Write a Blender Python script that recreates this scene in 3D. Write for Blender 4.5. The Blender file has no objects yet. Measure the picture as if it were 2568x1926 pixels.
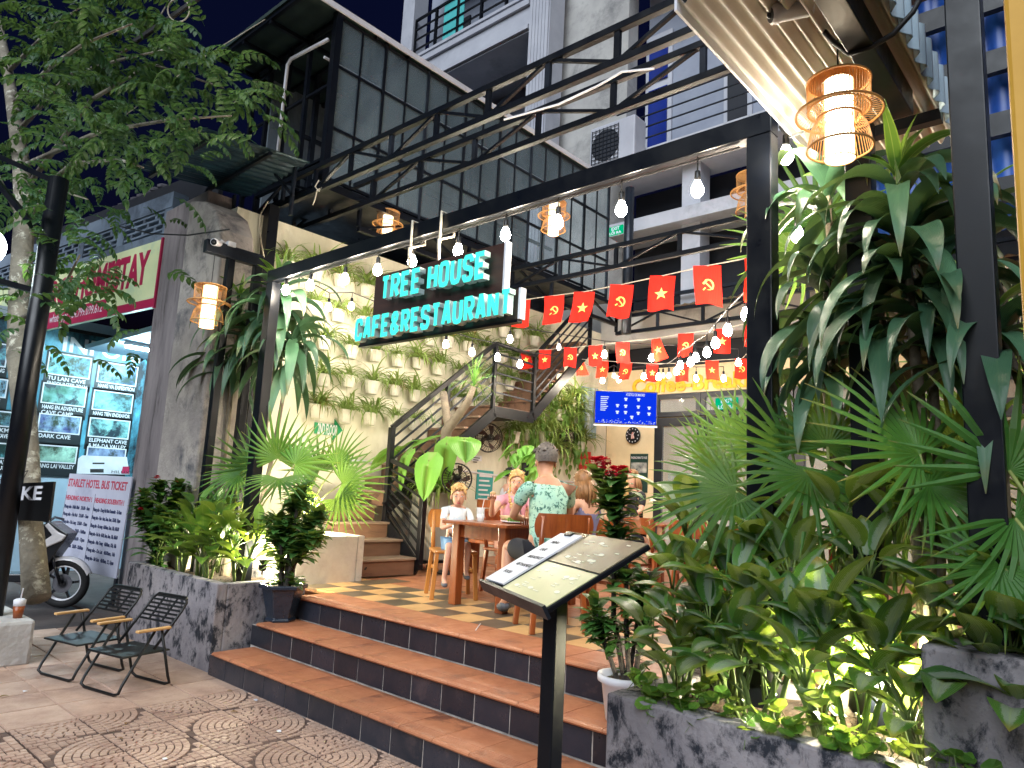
import bpy, math, random
from mathutils import Vector, Matrix
R = random.Random(7)
pi = math.pi
scene = bpy.context.scene
COL = scene.collection

# ------------------------------------------------------------------ camera
# world: X along the street front, Y into the restaurant, Z up; pavement at z = 0, eye at 1.62 m
W, H, F = 2568.0, 1926.0, 1790.0
EYE = Vector((0, 0, 1.62))
ROLL, PITCH, YAW = math.radians(2.891), math.radians(8.745), math.radians(-41.84)
ca, sa = math.cos(YAW), math.sin(YAW)
cp, sp = math.cos(PITCH), math.sin(PITCH)
cr, sr = math.cos(ROLL), math.sin(ROLL)
R0 = Vector((ca, -sa, 0)); F0 = Vector((sa, ca, 0)); U0 = Vector((0, 0, 1))
FWD = F0 * cp + U0 * sp
UPL = U0 * cp - F0 * sp
RIGHT = R0 * cr + UPL * sr
UP = UPL * cr - R0 * sr
cam = bpy.data.objects.new('camera', bpy.data.cameras.new('camera'))
COL.objects.link(cam)
cam.data.sensor_width = 36.0
cam.data.lens = 36.0 * F / W
cam.data.clip_start = 0.05
cam.data.clip_end = 500
m = Matrix((RIGHT, UP, -FWD)).transposed().to_4x4()
m.translation = EYE
cam.matrix_world = m
scene.camera = cam

# ------------------------------------------------------------------ night sky, faint street glow, exposure
world = bpy.data.worlds.new('World'); scene.world = world; world.use_nodes = True
nt = world.node_tree; nt.nodes.clear()
sky = nt.nodes.new('ShaderNodeTexSky'); sky.sky_type = 'NISHITA'; sky.sun_disc = False
sky.sun_elevation = math.radians(-3.8); sky.sun_rotation = math.radians(150); sky.air_density = 1.0; sky.dust_density = 0.3; sky.ozone_density = 3.0
hs = nt.nodes.new('ShaderNodeMix'); hs.data_type = 'RGBA'; hs.blend_type = 'MULTIPLY'; hs.inputs[0].default_value = 1
hs.inputs[7].default_value = (0.55, 0.75, 1.0, 1)
bg = nt.nodes.new('ShaderNodeBackground'); bg.inputs[1].default_value = 0.15
ow = nt.nodes.new('ShaderNodeOutputWorld')
nt.links.new(sky.outputs[0], hs.inputs[6]); nt.links.new(hs.outputs[2], bg.inputs[0]); nt.links.new(bg.outputs[0], ow.inputs[0])

sun = bpy.data.objects.new('street_glow', bpy.data.lights.new('street_glow', 'SUN'))
COL.objects.link(sun)
sun.data.energy = 0.9; sun.data.angle = math.radians(50); sun.data.color = (0.86, 0.93, 1.0)
# light travels from over the photographer's left shoulder towards the front
sun.rotation_euler = Vector((-0.25, 0.75, -0.62)).to_track_quat('-Z', 'Y').to_euler()

vs = scene.view_settings
scene.display_settings.display_device = 'sRGB'
vs.view_transform = 'Standard'; vs.look = 'None'; vs.exposure = 2.3; vs.gamma = 1.0; vs.use_curve_mapping = False
cy = scene.cycles
cy.use_denoising = True
cy.max_bounces = 7; cy.diffuse_bounces = 3; cy.glossy_bounces = 3; cy.transmission_bounces = 5; cy.transparent_max_bounces = 10
cy.sample_clamp_indirect = 4.0
cy.caustics_reflective = False; cy.caustics_refractive = False

# ------------------------------------------------------------------ placing and tagging
def ray(x, y):
    return FWD + RIGHT * ((x - W / 2) / F) - UP * ((y - H / 2) / F)
def P(x, y, X=None, Y=None, Z=None):
    """point of the place seen at photo position (x, y) on the plane X=, Y= or Z="""
    r = ray(x, y)
    if Y is not None: t = Y / r.y
    elif X is not None: t = X / r.x
    else: t = (Z - EYE.z) / r.z
    return EYE + r * t

def tag(o, label=None, cat=None, group=None, kind=None):
    if label: o['label'] = label
    if cat: o['category'] = cat
    if group: o['group'] = group
    if kind: o['kind'] = kind
    return o
def thing(name, label, cat, loc=(0, 0, 0), group=None, rot=0.0):
    o = bpy.data.objects.new(name, None); COL.objects.link(o)
    o.empty_display_size = 0.1
    o.location = loc; o.rotation_euler = (0, 0, rot)
    return tag(o, label, cat, group)
def wm(o):
    return o.matrix_basis.copy() if o.parent is None else wm(o.parent) @ o.matrix_parent_inverse @ o.matrix_basis
def adopt(o, parent, world=True):
    o.parent = parent
    if world: o.matrix_parent_inverse = wm(parent).inverted()
    return o
def copy_tree(o, parent=None):
    c = o.copy(); COL.objects.link(c)
    if parent: c.parent = parent; c.matrix_parent_inverse = o.matrix_parent_inverse.copy()
    for ch in list(o.children):
        copy_tree(ch, c)
    return c
ORD = ['first', 'second', 'third', 'fourth', 'fifth', 'sixth', 'seventh', 'eighth', 'ninth', 'tenth', 'eleventh', 'twelfth',
       'thirteenth', 'fourteenth', 'fifteenth', 'sixteenth', 'seventeenth', 'eighteenth', 'nineteenth', 'twentieth']

# ------------------------------------------------------------------ mesh builder
class MB:
    def __init__(s):
        s.v, s.f, s.mi, s.uv, s.cur = [], [], [], {}, 0
    def mat(s, i): s.cur = i; return s
    def face(s, idx): s.f.append(tuple(idx)); s.mi.append(s.cur)
    def add(s, verts): n = len(s.v); s.v += [tuple(q) for q in verts]; return n
    def hexa(s, p):
        n = s.add(p)
        for q in ((0, 3, 2, 1), (4, 5, 6, 7), (0, 1, 5, 4), (1, 2, 6, 5), (2, 3, 7, 6), (3, 0, 4, 7)): s.face([n + i for i in q])
        return s
    def box(s, x0, x1, y0, y1, z0, z1):
        return s.hexa([(x0, y0, z0), (x1, y0, z0), (x1, y1, z0), (x0, y1, z0), (x0, y0, z1), (x1, y0, z1), (x1, y1, z1), (x0, y1, z1)])
    def obox(s, c, a, b, d):
        """box about centre c with half-axes a, b, d"""
        c, a, b, d = Vector(c), Vector(a), Vector(b), Vector(d)
        return s.hexa([c - a - b - d, c + a - b - d, c + a + b - d, c - a + b - d, c - a - b + d, c + a - b + d, c + a + b + d, c - a + b + d])
    def bar(s, p0, p1, w, h=None, up=(0, 0, 1)):
        p0, p1 = Vector(p0), Vector(p1); h = h or w
        d = (p1 - p0); L = d.length; d.normalize(); u = Vector(up)
        if abs(d.dot(u)) > .98: u = Vector((0, 1, 0))
        sd = d.cross(u).normalized(); u = sd.cross(d)
        return s.obox((p0 + p1) / 2, sd * w / 2, d * L / 2, u * h / 2) if True else s
    def tube(s, pts, r, n=8, cap=True, closed=False):
        pts = [Vector(q) for q in pts]; k = len(pts)
        rr = r if isinstance(r, (list, tuple)) else [r] * k
        ref = None; rings = []
        for i, q in enumerate(pts):
            if closed: d = pts[(i + 1) % k] - pts[i - 1]
            else: d = pts[min(i + 1, k - 1)] - pts[max(i - 1, 0)]
            if d.length < 1e-9: d = Vector((0, 0, 1))
            d.normalize()
            if ref is None:
                ref = Vector((0, 0, 1)) if abs(d.z) < .9 else Vector((1, 0, 0))
            a = (ref - d * ref.dot(d))
            if a.length < 1e-5: a = d.orthogonal()
            a.normalize(); ref = a; b = d.cross(a)
            rings.append(s.add([q + (a * math.cos(2 * pi * j / n) + b * math.sin(2 * pi * j / n)) * rr[i] for j in range(n)]))
        last = k if closed else k - 1
        for i in range(last):
            A, B = rings[i], rings[(i + 1) % k]
            for j in range(n): s.face((A + j, A + (j + 1) % n, B + (j + 1) % n, B + j))
        if cap and not closed:
            s.face([rings[0] + j for j in reversed(range(n))]); s.face([rings[-1] + j for j in range(n)])
        return s
    def lathe(s, prof, c=(0, 0, 0), n=16, axis=None, cap=True, sx=1, sy=1):
        c = Vector(c); rings = []
        if axis is None: A, B, D = Vector((1, 0, 0)), Vector((0, 1, 0)), Vector((0, 0, 1))
        else:
            D = Vector(axis).normalized(); A = D.orthogonal().normalized(); B = D.cross(A)
        for r, z in prof:
            rings.append(s.add([c + D * z + (A * math.cos(2 * pi * j / n) * sx + B * math.sin(2 * pi * j / n) * sy) * max(r, 1e-4) for j in range(n)]))
        for i in range(len(prof) - 1):
            a, b = rings[i], rings[i + 1]
            for j in range(n): s.face((a + j, a + (j + 1) % n, b + (j + 1) % n, b + j))
        if cap:
            s.face([rings[0] + j for j in reversed(range(n))]); s.face([rings[-1] + j for j in range(n)])
        return s
    def ball(s, c, r, n=12, k=8, sc=(1, 1, 1)):
        c = Vector(c); rings = []
        for i in range(1, k):
            t = pi * i / k
            rings.append(s.add([(c.x + r * sc[0] * math.sin(t) * math.cos(2 * pi * j / n), c.y + r * sc[1] * math.sin(t) * math.sin(2 * pi * j / n), c.z + r * sc[2] * math.cos(t)) for j in range(n)]))
        a = s.add([(c.x, c.y, c.z + r * sc[2]), (c.x, c.y, c.z - r * sc[2])])
        for i in range(len(rings) - 1):
            for j in range(n): s.face((rings[i] + j, rings[i + 1] + j, rings[i + 1] + (j + 1) % n, rings[i] + (j + 1) % n))
        for j in range(n):
            s.face((a, rings[0] + j, rings[0] + (j + 1) % n)); s.face((a + 1, rings[-1] + (j + 1) % n, rings[-1] + j))
        return s
    def prism(s, pts, off):
        off = Vector(off); n = len(pts); a = s.add(pts); b = s.add([Vector(q) + off for q in pts])
        s.face([a + i for i in reversed(range(n))]); s.face([b + i for i in range(n)])
        for i in range(n): s.face((a + i, a + (i + 1) % n, b + (i + 1) % n, b + i))
        return s
    def grid(s, rows, uvs=None):
        """rows of equal-length point lists"""
        nc = len(rows[0]); base = []
        for i, r in enumerate(rows):
            b = s.add(r); base.append(b)
            if uvs:
                for j in range(nc): s.uv[b + j] = uvs(i, j)
        for i in range(len(rows) - 1):
            for j in range(nc - 1): s.face((base[i] + j, base[i] + j + 1, base[i + 1] + j + 1, base[i + 1] + j))
        return s
    def merge(s, o, M4=None):
        n = len(s.v)
        s.v += [tuple(M4 @ Vector(q)) for q in o.v] if M4 is not None else o.v
        s.f += [tuple(n + i for i in q) for q in o.f]; s.mi += o.mi
        for k, u in o.uv.items(): s.uv[n + k] = u
        return s
    def mesh(s, name, mats, smooth=False):
        me = bpy.data.meshes.new(name); me.from_pydata(s.v, [], s.f)
        for q in (mats if isinstance(mats, (list, tuple)) else [mats]): me.materials.append(q)
        if any(s.mi): me.polygons.foreach_set('material_index', s.mi)
        if smooth: me.polygons.foreach_set('use_smooth', [True] * len(s.f))
        if s.uv:
            uv = me.uv_layers.new(name='UVMap'); li = [0] * len(me.loops); me.loops.foreach_get('vertex_index', li)
            flat = []
            for i in li: flat += s.uv.get(i, (0.0, 0.0))
            uv.data.foreach_set('uv', flat)
        me.update()
        return me
    def build(s, name, mats, parent=None, smooth=False, world=True, bevel=0, seg=2):
        return place(name, s.mesh(name, mats, smooth), parent, world=world, bevel=bevel, seg=seg)
def place(name, me, parent=None, M4=None, world=True, bevel=0, seg=2):
    o = bpy.data.objects.new(name, me); COL.objects.link(o)
    if M4 is not None: o.matrix_basis = M4
    if parent is not None: adopt(o, parent, world)
    if bevel:
        b = o.modifiers.new('bevel', 'BEVEL'); b.width = bevel; b.segments = seg; b.limit_method = 'ANGLE'; b.angle_limit = 0.7
    return o
def TRS(loc, rz=0, rx=0, ry=0, s=1.0):
    S = Matrix.Diagonal((s, s, s, 1)) if not isinstance(s, (tuple, list)) else Matrix.Diagonal((*s, 1))
    return Matrix.Translation(loc) @ Matrix.Rotation(rz, 4, 'Z') @ Matrix.Rotation(ry, 4, 'Y') @ Matrix.Rotation(rx, 4, 'X') @ S
def frame(o, xa, up):
    """matrix whose x axis is xa and whose y axis is up, for writing on a surface"""
    x = Vector(xa).normalized(); z = x.cross(Vector(up)).normalized(); y = z.cross(x)
    q = Matrix((x, y, z)).transposed().to_4x4(); q.translation = Vector(o)
    return q
def text_mesh(txt, size, mat, depth=0.002, bold=0.0, sx=1.0, align='LEFT', shear=0.0, space=1.0, fit=None):
    cu = bpy.data.curves.new('txt', 'FONT'); cu.body = txt; cu.size = size; cu.extrude = depth; cu.offset = bold; cu.align_x = align
    cu.shear = shear; cu.space_character = space; cu.resolution_u = 3
    ob = bpy.data.objects.new('txt', cu); COL.objects.link(ob)
    dg = bpy.context.evaluated_depsgraph_get()
    me = bpy.data.meshes.new_from_object(ob.evaluated_get(dg)); bpy.data.objects.remove(ob)
    if fit:
        xs = [q.co.x for q in me.vertices]
        if xs: sx = fit / max(1e-6, (max(xs) - min(xs)))
    for q in me.vertices: q.co.x *= sx
    me.materials.clear()
    for k in (mat if isinstance(mat, (list, tuple)) else [mat]): me.materials.append(k)
    return me
def write(parent, name, txt, M4, size, mat, **kw):
    return place(name, text_mesh(txt, size, mat, **kw), parent, M4)

# ------------------------------------------------------------------ materials
def srgb(r, g, b):
    f = lambda c: (c / 255 / 12.92) if c / 255 <= .04045 else ((c / 255 + .055) / 1.055) ** 2.4
    return (f(r), f(g), f(b), 1)
def newmat(name):
    q = bpy.data.materials.new(name); q.use_nodes = True; t = q.node_tree; t.nodes.clear()
    out = t.nodes.new('ShaderNodeOutputMaterial')
    return q, t, out
def M(name, c, c2=None, scale=4.0, rough=.6, metal=0.0, bump=0.0, bscale=None, spec=.5, rnd=0.0, stain=None, sscale=1.5, slo=.5, shi=.65, stretch=None, ccoat=0.0, rvar=0.0):
    """procedural surface: two-colour mottling, optional stains with a shape of their own, per-piece variation, fine relief"""
    q, t, out = newmat(name); N = t.nodes.new; L = t.links.new
    b = N('ShaderNodeBsdfPrincipled'); L(b.outputs[0], out.inputs[0])
    b.inputs['Roughness'].default_value = rough; b.inputs['Metallic'].default_value = metal
    b.inputs['Specular IOR Level'].default_value = spec
    if ccoat: b.inputs['Coat Weight'].default_value = ccoat; b.inputs['Coat Roughness'].default_value = .15
    tc = N('ShaderNodeTexCoord'); src = tc.outputs['Object']
    if stretch:
        mp = N('ShaderNodeMapping'); mp.inputs['Scale'].default_value = stretch; L(src, mp.inputs[0]); src = mp.outputs[0]
    oi = N('ShaderNodeObjectInfo')
    # shift the pattern from piece to piece
    ad = N('ShaderNodeVectorMath'); ad.operation = 'ADD'; cx = N('ShaderNodeCombineXYZ'); ml = N('ShaderNodeMath'); ml.operation = 'MULTIPLY'; ml.inputs[1].default_value = 37.0
    L(oi.outputs['Random'], ml.inputs[0])
    for i in range(3): L(ml.outputs[0], cx.inputs[i])
    L(src, ad.inputs[0]); L(cx.outputs[0], ad.inputs[1]); src = ad.outputs[0]
    col = None
    n1 = N('ShaderNodeTexNoise'); n1.inputs['Scale'].default_value = scale; n1.inputs['Detail'].default_value = 7; n1.inputs['Roughness'].default_value = .65
    L(src, n1.inputs['Vector'])
    mx = N('ShaderNodeMix'); mx.data_type = 'RGBA'
    rp = N('ShaderNodeMapRange'); rp.inputs[1].default_value = .33; rp.inputs[2].default_value = .67; L(n1.outputs[0], rp.inputs[0])
    L(rp.outputs[0], mx.inputs[0]); mx.inputs[6].default_value = c
    mx.inputs[7].default_value = c2 if c2 else tuple(x * .82 for x in c[:3]) + (1,)
    col = mx.outputs[2]
    if stain:
        n2 = N('ShaderNodeTexNoise'); n2.inputs['Scale'].default_value = sscale; n2.inputs['Detail'].default_value = 10; n2.inputs['Roughness'].default_value = .72
        n2.inputs['Distortion'].default_value = .3
        L(src, n2.inputs['Vector'])
        r2 = N('ShaderNodeMapRange'); r2.inputs[1].default_value = slo; r2.inputs[2].default_value = shi; L(n2.outputs[0], r2.inputs[0])
        m2 = N('ShaderNodeMix'); m2.data_type = 'RGBA'; L(r2.outputs[0], m2.inputs[0]); L(col, m2.inputs[6]); m2.inputs[7].default_value = stain; col = m2.outputs[2]
    if rnd:
        hv = N('ShaderNodeHueSaturation'); mr = N('ShaderNodeMapRange'); mr.inputs[3].default_value = 1 - rnd; mr.inputs[4].default_value = 1 + rnd
        L(oi.outputs['Random'], mr.inputs[0]); L(mr.outputs[0], hv.inputs['Value']); L(col, hv.inputs['Color']); col = hv.outputs[0]
    L(col, b.inputs['Base Color'])
    if rvar:
        rr = N('ShaderNodeMapRange'); rr.inputs[3].default_value = max(.02, rough - rvar); rr.inputs[4].default_value = min(1, rough + rvar); rr.inputs[1].default_value = .3; rr.inputs[2].default_value = .7
        L(n1.outputs[0], rr.inputs[0]); L(rr.outputs[0], b.inputs['Roughness'])
    if bump:
        n3 = N('ShaderNodeTexNoise'); n3.inputs['Scale'].default_value = bscale or scale * 6; n3.inputs['Detail'].default_value = 5; L(src, n3.inputs['Vector'])
        bp = N('ShaderNodeBump'); bp.inputs['Strength'].default_value = bump; bp.inputs['Distance'].default_value = .02; L(n3.outputs[0], bp.inputs['Height']); L(bp.outputs[0], b.inputs['Normal'])
    return q
def emit(name, c, k, c2=None):
    q, t, out = newmat(name); e = t.nodes.new('ShaderNodeEmission'); e.inputs[0].default_value = c; e.inputs[1].default_value = k
    t.links.new(e.outputs[0], out.inputs[0]); return q
def leafmat(name, c, c2, rough=.38, trans=.35, tc=None, rib=.25, silver=None, rnd=.25, edge=None, tip=None):
    """leaf: u across (0..1), v along (0..1); paler midrib, optional silver feathering or pale edge; light shines through"""
    q, t, out = newmat(name); N = t.nodes.new; L = t.links.new
    b = N('ShaderNodeBsdfPrincipled'); b.inputs['Roughness'].default_value = rough; b.inputs['Specular IOR Level'].default_value = .45
    tr = N('ShaderNodeBsdfTranslucent'); ms = N('ShaderNodeMixShader'); ms.inputs[0].default_value = trans
    L(b.outputs[0], ms.inputs[1]); L(tr.outputs[0], ms.inputs[2]); L(ms.outputs[0], out.inputs[0])
    uv = N('ShaderNodeUVMap'); uv.uv_map = 'UVMap'; sx = N('ShaderNodeSeparateXYZ'); L(uv.outputs[0], sx.inputs[0])
    oi = N('ShaderNodeObjectInfo'); tcn = N('ShaderNodeTexCoord')
    n1 = N('ShaderNodeTexNoise'); n1.inputs['Scale'].default_value = 9; n1.inputs['Detail'].default_value = 4; L(tcn.outputs['Object'], n1.inputs['Vector'])
    av = N('ShaderNodeMath'); av.operation = 'MULTIPLY_ADD'; av.inputs[1].default_value = .6; L(oi.outputs['Random'], av.inputs[0])
    sc = N('ShaderNodeMath'); sc.operation = 'MULTIPLY'; sc.inputs[1].default_value = .5; L(n1.outputs[0], sc.inputs[0]); L(sc.outputs[0], av.inputs[2])
    mx = N('ShaderNodeMix'); mx.data_type = 'RGBA'; L(av.outputs[0], mx.inputs[0]); mx.inputs[6].default_value = c; mx.inputs[7].default_value = c2
    col = mx.outputs[2]
    ab = N('ShaderNodeMath'); ab.operation = 'SUBTRACT'; ab.inputs[1].default_value = .5; L(sx.outputs[0], ab.inputs[0])
    a2 = N('ShaderNodeMath'); a2.operation = 'ABSOLUTE'; L(ab.outputs[0], a2.inputs[0])
    if silver:
        w = N('ShaderNodeTexNoise'); w.inputs['Scale'].default_value = 26; w.inputs['Detail'].default_value = 3; L(uv.outputs[0], w.inputs['Vector'])
        wd = N('ShaderNodeMath'); wd.operation = 'MULTIPLY_ADD'; wd.inputs[1].default_value = .34; L(w.outputs[0], wd.inputs[0]); L(a2.outputs[0], wd.inputs[2])
        rr = N('ShaderNodeMapRange'); rr.inputs[1].default_value = .36; rr.inputs[2].default_value = .40; rr.inputs[3].default_value = 1; rr.inputs[4].default_value = 0; L(wd.outputs[0], rr.inputs[0])
        vv = N('ShaderNodeMapRange'); vv.inputs[1].default_value = .95; vv.inputs[2].default_value = .8; L(sx.outputs[1], vv.inputs[0])
        mm = N('ShaderNodeMath'); mm.operation = 'MULTIPLY'; L(rr.outputs[0], mm.inputs[0]); L(vv.outputs[0], mm.inputs[1])
        m3 = N('ShaderNodeMix'); m3.data_type = 'RGBA'; L(mm.outputs[0], m3.inputs[0]); L(col, m3.inputs[6]); m3.inputs[7].default_value = silver; col = m3.outputs[2]
    if edge:
        rr = N('ShaderNodeMapRange'); rr.inputs[1].default_value = .38; rr.inputs[2].default_value = .45; L(a2.outputs[0], rr.inputs[0])
        m3 = N('ShaderNodeMix'); m3.data_type = 'RGBA'; L(rr.outputs[0], m3.inputs[0]); L(col, m3.inputs[6]); m3.inputs[7].default_value = edge; col = m3.outputs[2]
    if rib:
        rr = N('ShaderNodeMapRange'); rr.inputs[1].default_value = .05; rr.inputs[2].default_value = .0; rr.inputs[4].default_value = rib; L(a2.outputs[0], rr.inputs[0])
        m3 = N('ShaderNodeMix'); m3.data_type = 'RGBA'; L(rr.outputs[0], m3.inputs[0]); L(col, m3.inputs[6]); m3.inputs[7].default_value = (.35, .45, .15, 1); col = m3.outputs[2]
    if tip:                      # browned, dried tips on some leaves
        nz = N('ShaderNodeTexNoise'); nz.inputs['Scale'].default_value = 7; L(tcn.outputs['Object'], nz.inputs['Vector'])
        ws = N('ShaderNodeMath'); ws.operation = 'MULTIPLY_ADD'; ws.inputs[1].default_value = .30; L(nz.outputs[0], ws.inputs[0]); L(sx.outputs[1], ws.inputs[2])
        wo = N('ShaderNodeMath'); wo.operation = 'MULTIPLY_ADD'; wo.inputs[1].default_value = .22; L(oi.outputs['Random'], wo.inputs[0]); L(ws.outputs[0], wo.inputs[2])
        rr = N('ShaderNodeMapRange'); rr.inputs[1].default_value = 1.15; rr.inputs[2].default_value = 1.36; L(wo.outputs[0], rr.inputs[0])
        m3 = N('ShaderNodeMix'); m3.data_type = 'RGBA'; L(rr.outputs[0], m3.inputs[0]); L(col, m3.inputs[6]); m3.inputs[7].default_value = tip; col = m3.outputs[2]
    hv = N('ShaderNodeHueSaturation'); mr = N('ShaderNodeMapRange'); mr.inputs[3].default_value = 1 - rnd; mr.inputs[4].default_value = 1 + rnd
    L(oi.outputs['Random'], mr.inputs[0]); L(mr.outputs[0], hv.inputs['Value']); L(col, hv.inputs['Color']); col = hv.outputs[0]
    L(col, b.inputs['Base Color'])
    tm = N('ShaderNodeMix'); tm.data_type = 'RGBA'; tm.blend_type = 'MIX'; tm.inputs[0].default_value = .7; L(col, tm.inputs[6]); tm.inputs[7].default_value = tc or (.30, .42, .05, 1)
    L(tm.outputs[2], tr.inputs[0])
    # parallel veins
    wv = N('ShaderNodeTexWave'); wv.bands_direction = 'X'; wv.inputs['Scale'].default_value = 5; wv.inputs['Distortion'].default_value = .4; L(uv.outputs[0], wv.inputs['Vector'])
    bp = N('ShaderNodeBump'); bp.inputs['Strength'].default_value = .25; bp.inputs['Distance'].default_value = .01; L(wv.outputs['Fac'], bp.inputs['Height']); L(bp.outputs[0], b.inputs['Normal'])
    return q
def glassmat(name, tint=(.8, .9, .95, 1), alpha=.25, rough=.06, dirt=None):
    """pane: mostly see-through with a reflecting film and dirt"""
    q, t, out = newmat(name); N = t.nodes.new; L = t.links.new
    g = N('ShaderNodeBsdfPrincipled'); g.inputs['Base Color'].default_value = tint; g.inputs['Roughness'].default_value = rough
    tr = N('ShaderNodeBsdfTransparent'); tr.inputs[0].default_value = (.93, .96, .97, 1)
    ms = N('ShaderNodeMixShader'); n = N('ShaderNodeTexNoise'); n.inputs['Scale'].default_value = 1.2; n.inputs['Detail'].default_value = 8; n.inputs['Roughness'].default_value = .7
    tc = N('ShaderNodeTexCoord'); mp = N('ShaderNodeMapping'); mp.inputs['Scale'].default_value = (1, 1, .35); L(tc.outputs['Object'], mp.inputs[0]); L(mp.outputs[0], n.inputs['Vector'])
    mr = N('ShaderNodeMapRange'); mr.inputs[1].default_value = .3; mr.inputs[2].default_value = .7; mr.inputs[3].default_value = alpha * .6; mr.inputs[4].default_value = alpha * 1.5
    L(n.outputs[0], mr.inputs[0]); L(mr.outputs[0], ms.inputs[0]); L(tr.outputs[0], ms.inputs[1]); L(g.outputs[0], ms.inputs[2]); L(ms.outputs[0], out.inputs[0])
    return q
# ------------------------------------------------------------------ surfaces used all over
m_paver = M('paver', srgb(198, 168, 148), srgb(164, 134, 118), 3.0, .62, bump=.35, bscale=60, rnd=.10, stain=srgb(120, 84, 74), sscale=2.2, slo=.56, shi=.74, rvar=.18)
m_joint = M('paver_joint', srgb(110, 88, 78), srgb(80, 64, 58), 20, .9)
m_ground = M('ground_concrete', srgb(88, 78, 74), srgb(58, 52, 52), 2, .9, bump=.3)
m_riser = M('black_tile', srgb(46, 46, 54), srgb(28, 34, 44), 5, .34, bump=.08, rnd=.25, stain=srgb(78, 66, 68), sscale=3, slo=.58, shi=.75, rvar=.12)
m_grout = M('grout', srgb(176, 168, 160), srgb(120, 110, 106), 9, .9)
m_terra = M('terracotta_tile', srgb(180, 120, 86), srgb(154, 96, 68), 3.5, .42, bump=.10, rnd=.10, stain=srgb(112, 70, 54), sscale=2.2, slo=.55, shi=.68, rvar=.12)
m_yellow = M('yellow_tile', srgb(212, 170, 116), srgb(190, 148, 98), 5, .36, rnd=.08, stain=srgb(170, 116, 60), sscale=3, slo=.6, shi=.8)
m_dark = M('olive_tile', srgb(108, 94, 76), srgb(84, 74, 62), 5, .36, rnd=.15)
m_conc = M('weathered_concrete', srgb(150, 144, 146), srgb(118, 114, 120), 3, .85, bump=.5, bscale=30, stain=srgb(30, 34, 44), sscale=9.5, slo=.49, shi=.60, stretch=(1, 1, .7))
m_conc2 = M('pale_concrete', srgb(184, 174, 164), srgb(146, 138, 134), 2.0, .85, bump=.5, bscale=24, stain=srgb(78, 78, 84), sscale=2.6, slo=.50, shi=.68)
m_white_wall = M('limewashed_wall', srgb(205, 198, 190), srgb(182, 172, 166), 2.2, .8, bump=.3, bscale=18, stain=srgb(120, 112, 104), sscale=1.8, slo=.6, shi=.8)
m_plaster = M('stained_plaster', srgb(228, 224, 206), srgb(206, 202, 182), 1.8, .85, bump=.35, bscale=14, stain=srgb(160, 156, 130), sscale=1.6, slo=.52, shi=.74, stretch=(1, 1, .45))
m_soil = M('soil', srgb(70, 52, 36), srgb(38, 28, 20), 14, .95, bump=.8, bscale=40)
m_steel = M('black_steel', srgb(9, 13, 21), srgb(6, 9, 15), 6, .36, spec=.4, rvar=.1, stain=srgb(40, 30, 26), sscale=2.5, slo=.66, shi=.78)
m_steel2 = M('grey_steel', srgb(46, 52, 62), srgb(28, 32, 40), 5, .35, metal=.4, rvar=.1)
m_wood = M('varnished_wood', srgb(150, 78, 34), srgb(112, 52, 22), 3.5, .32, bump=.06, stretch=(6, 6, .7), rnd=.12, ccoat=.3)
m_wood2 = M('pale_wood', srgb(206, 156, 92), srgb(178, 128, 70), 3, .36, stretch=(6, 1, 6), rnd=.1, ccoat=.2)
m_white = M('white_paint', srgb(226, 226, 230), srgb(206, 206, 214), 3, .5, stain=srgb(170, 170, 176), sscale=3, slo=.6, shi=.8)
m_black = M('black_plastic', srgb(9, 10, 12), srgb(6, 7, 8), 8, .4)
m_cable = M('cable_rubber', srgb(20, 20, 22), None, 8, .6)
m_rope = M('rope', srgb(206, 198, 180), srgb(170, 160, 140), 40, .9)
m_alu = M('dark_aluminium', srgb(46, 48, 54), srgb(38, 40, 46), 3, .4, metal=.3)

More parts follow.
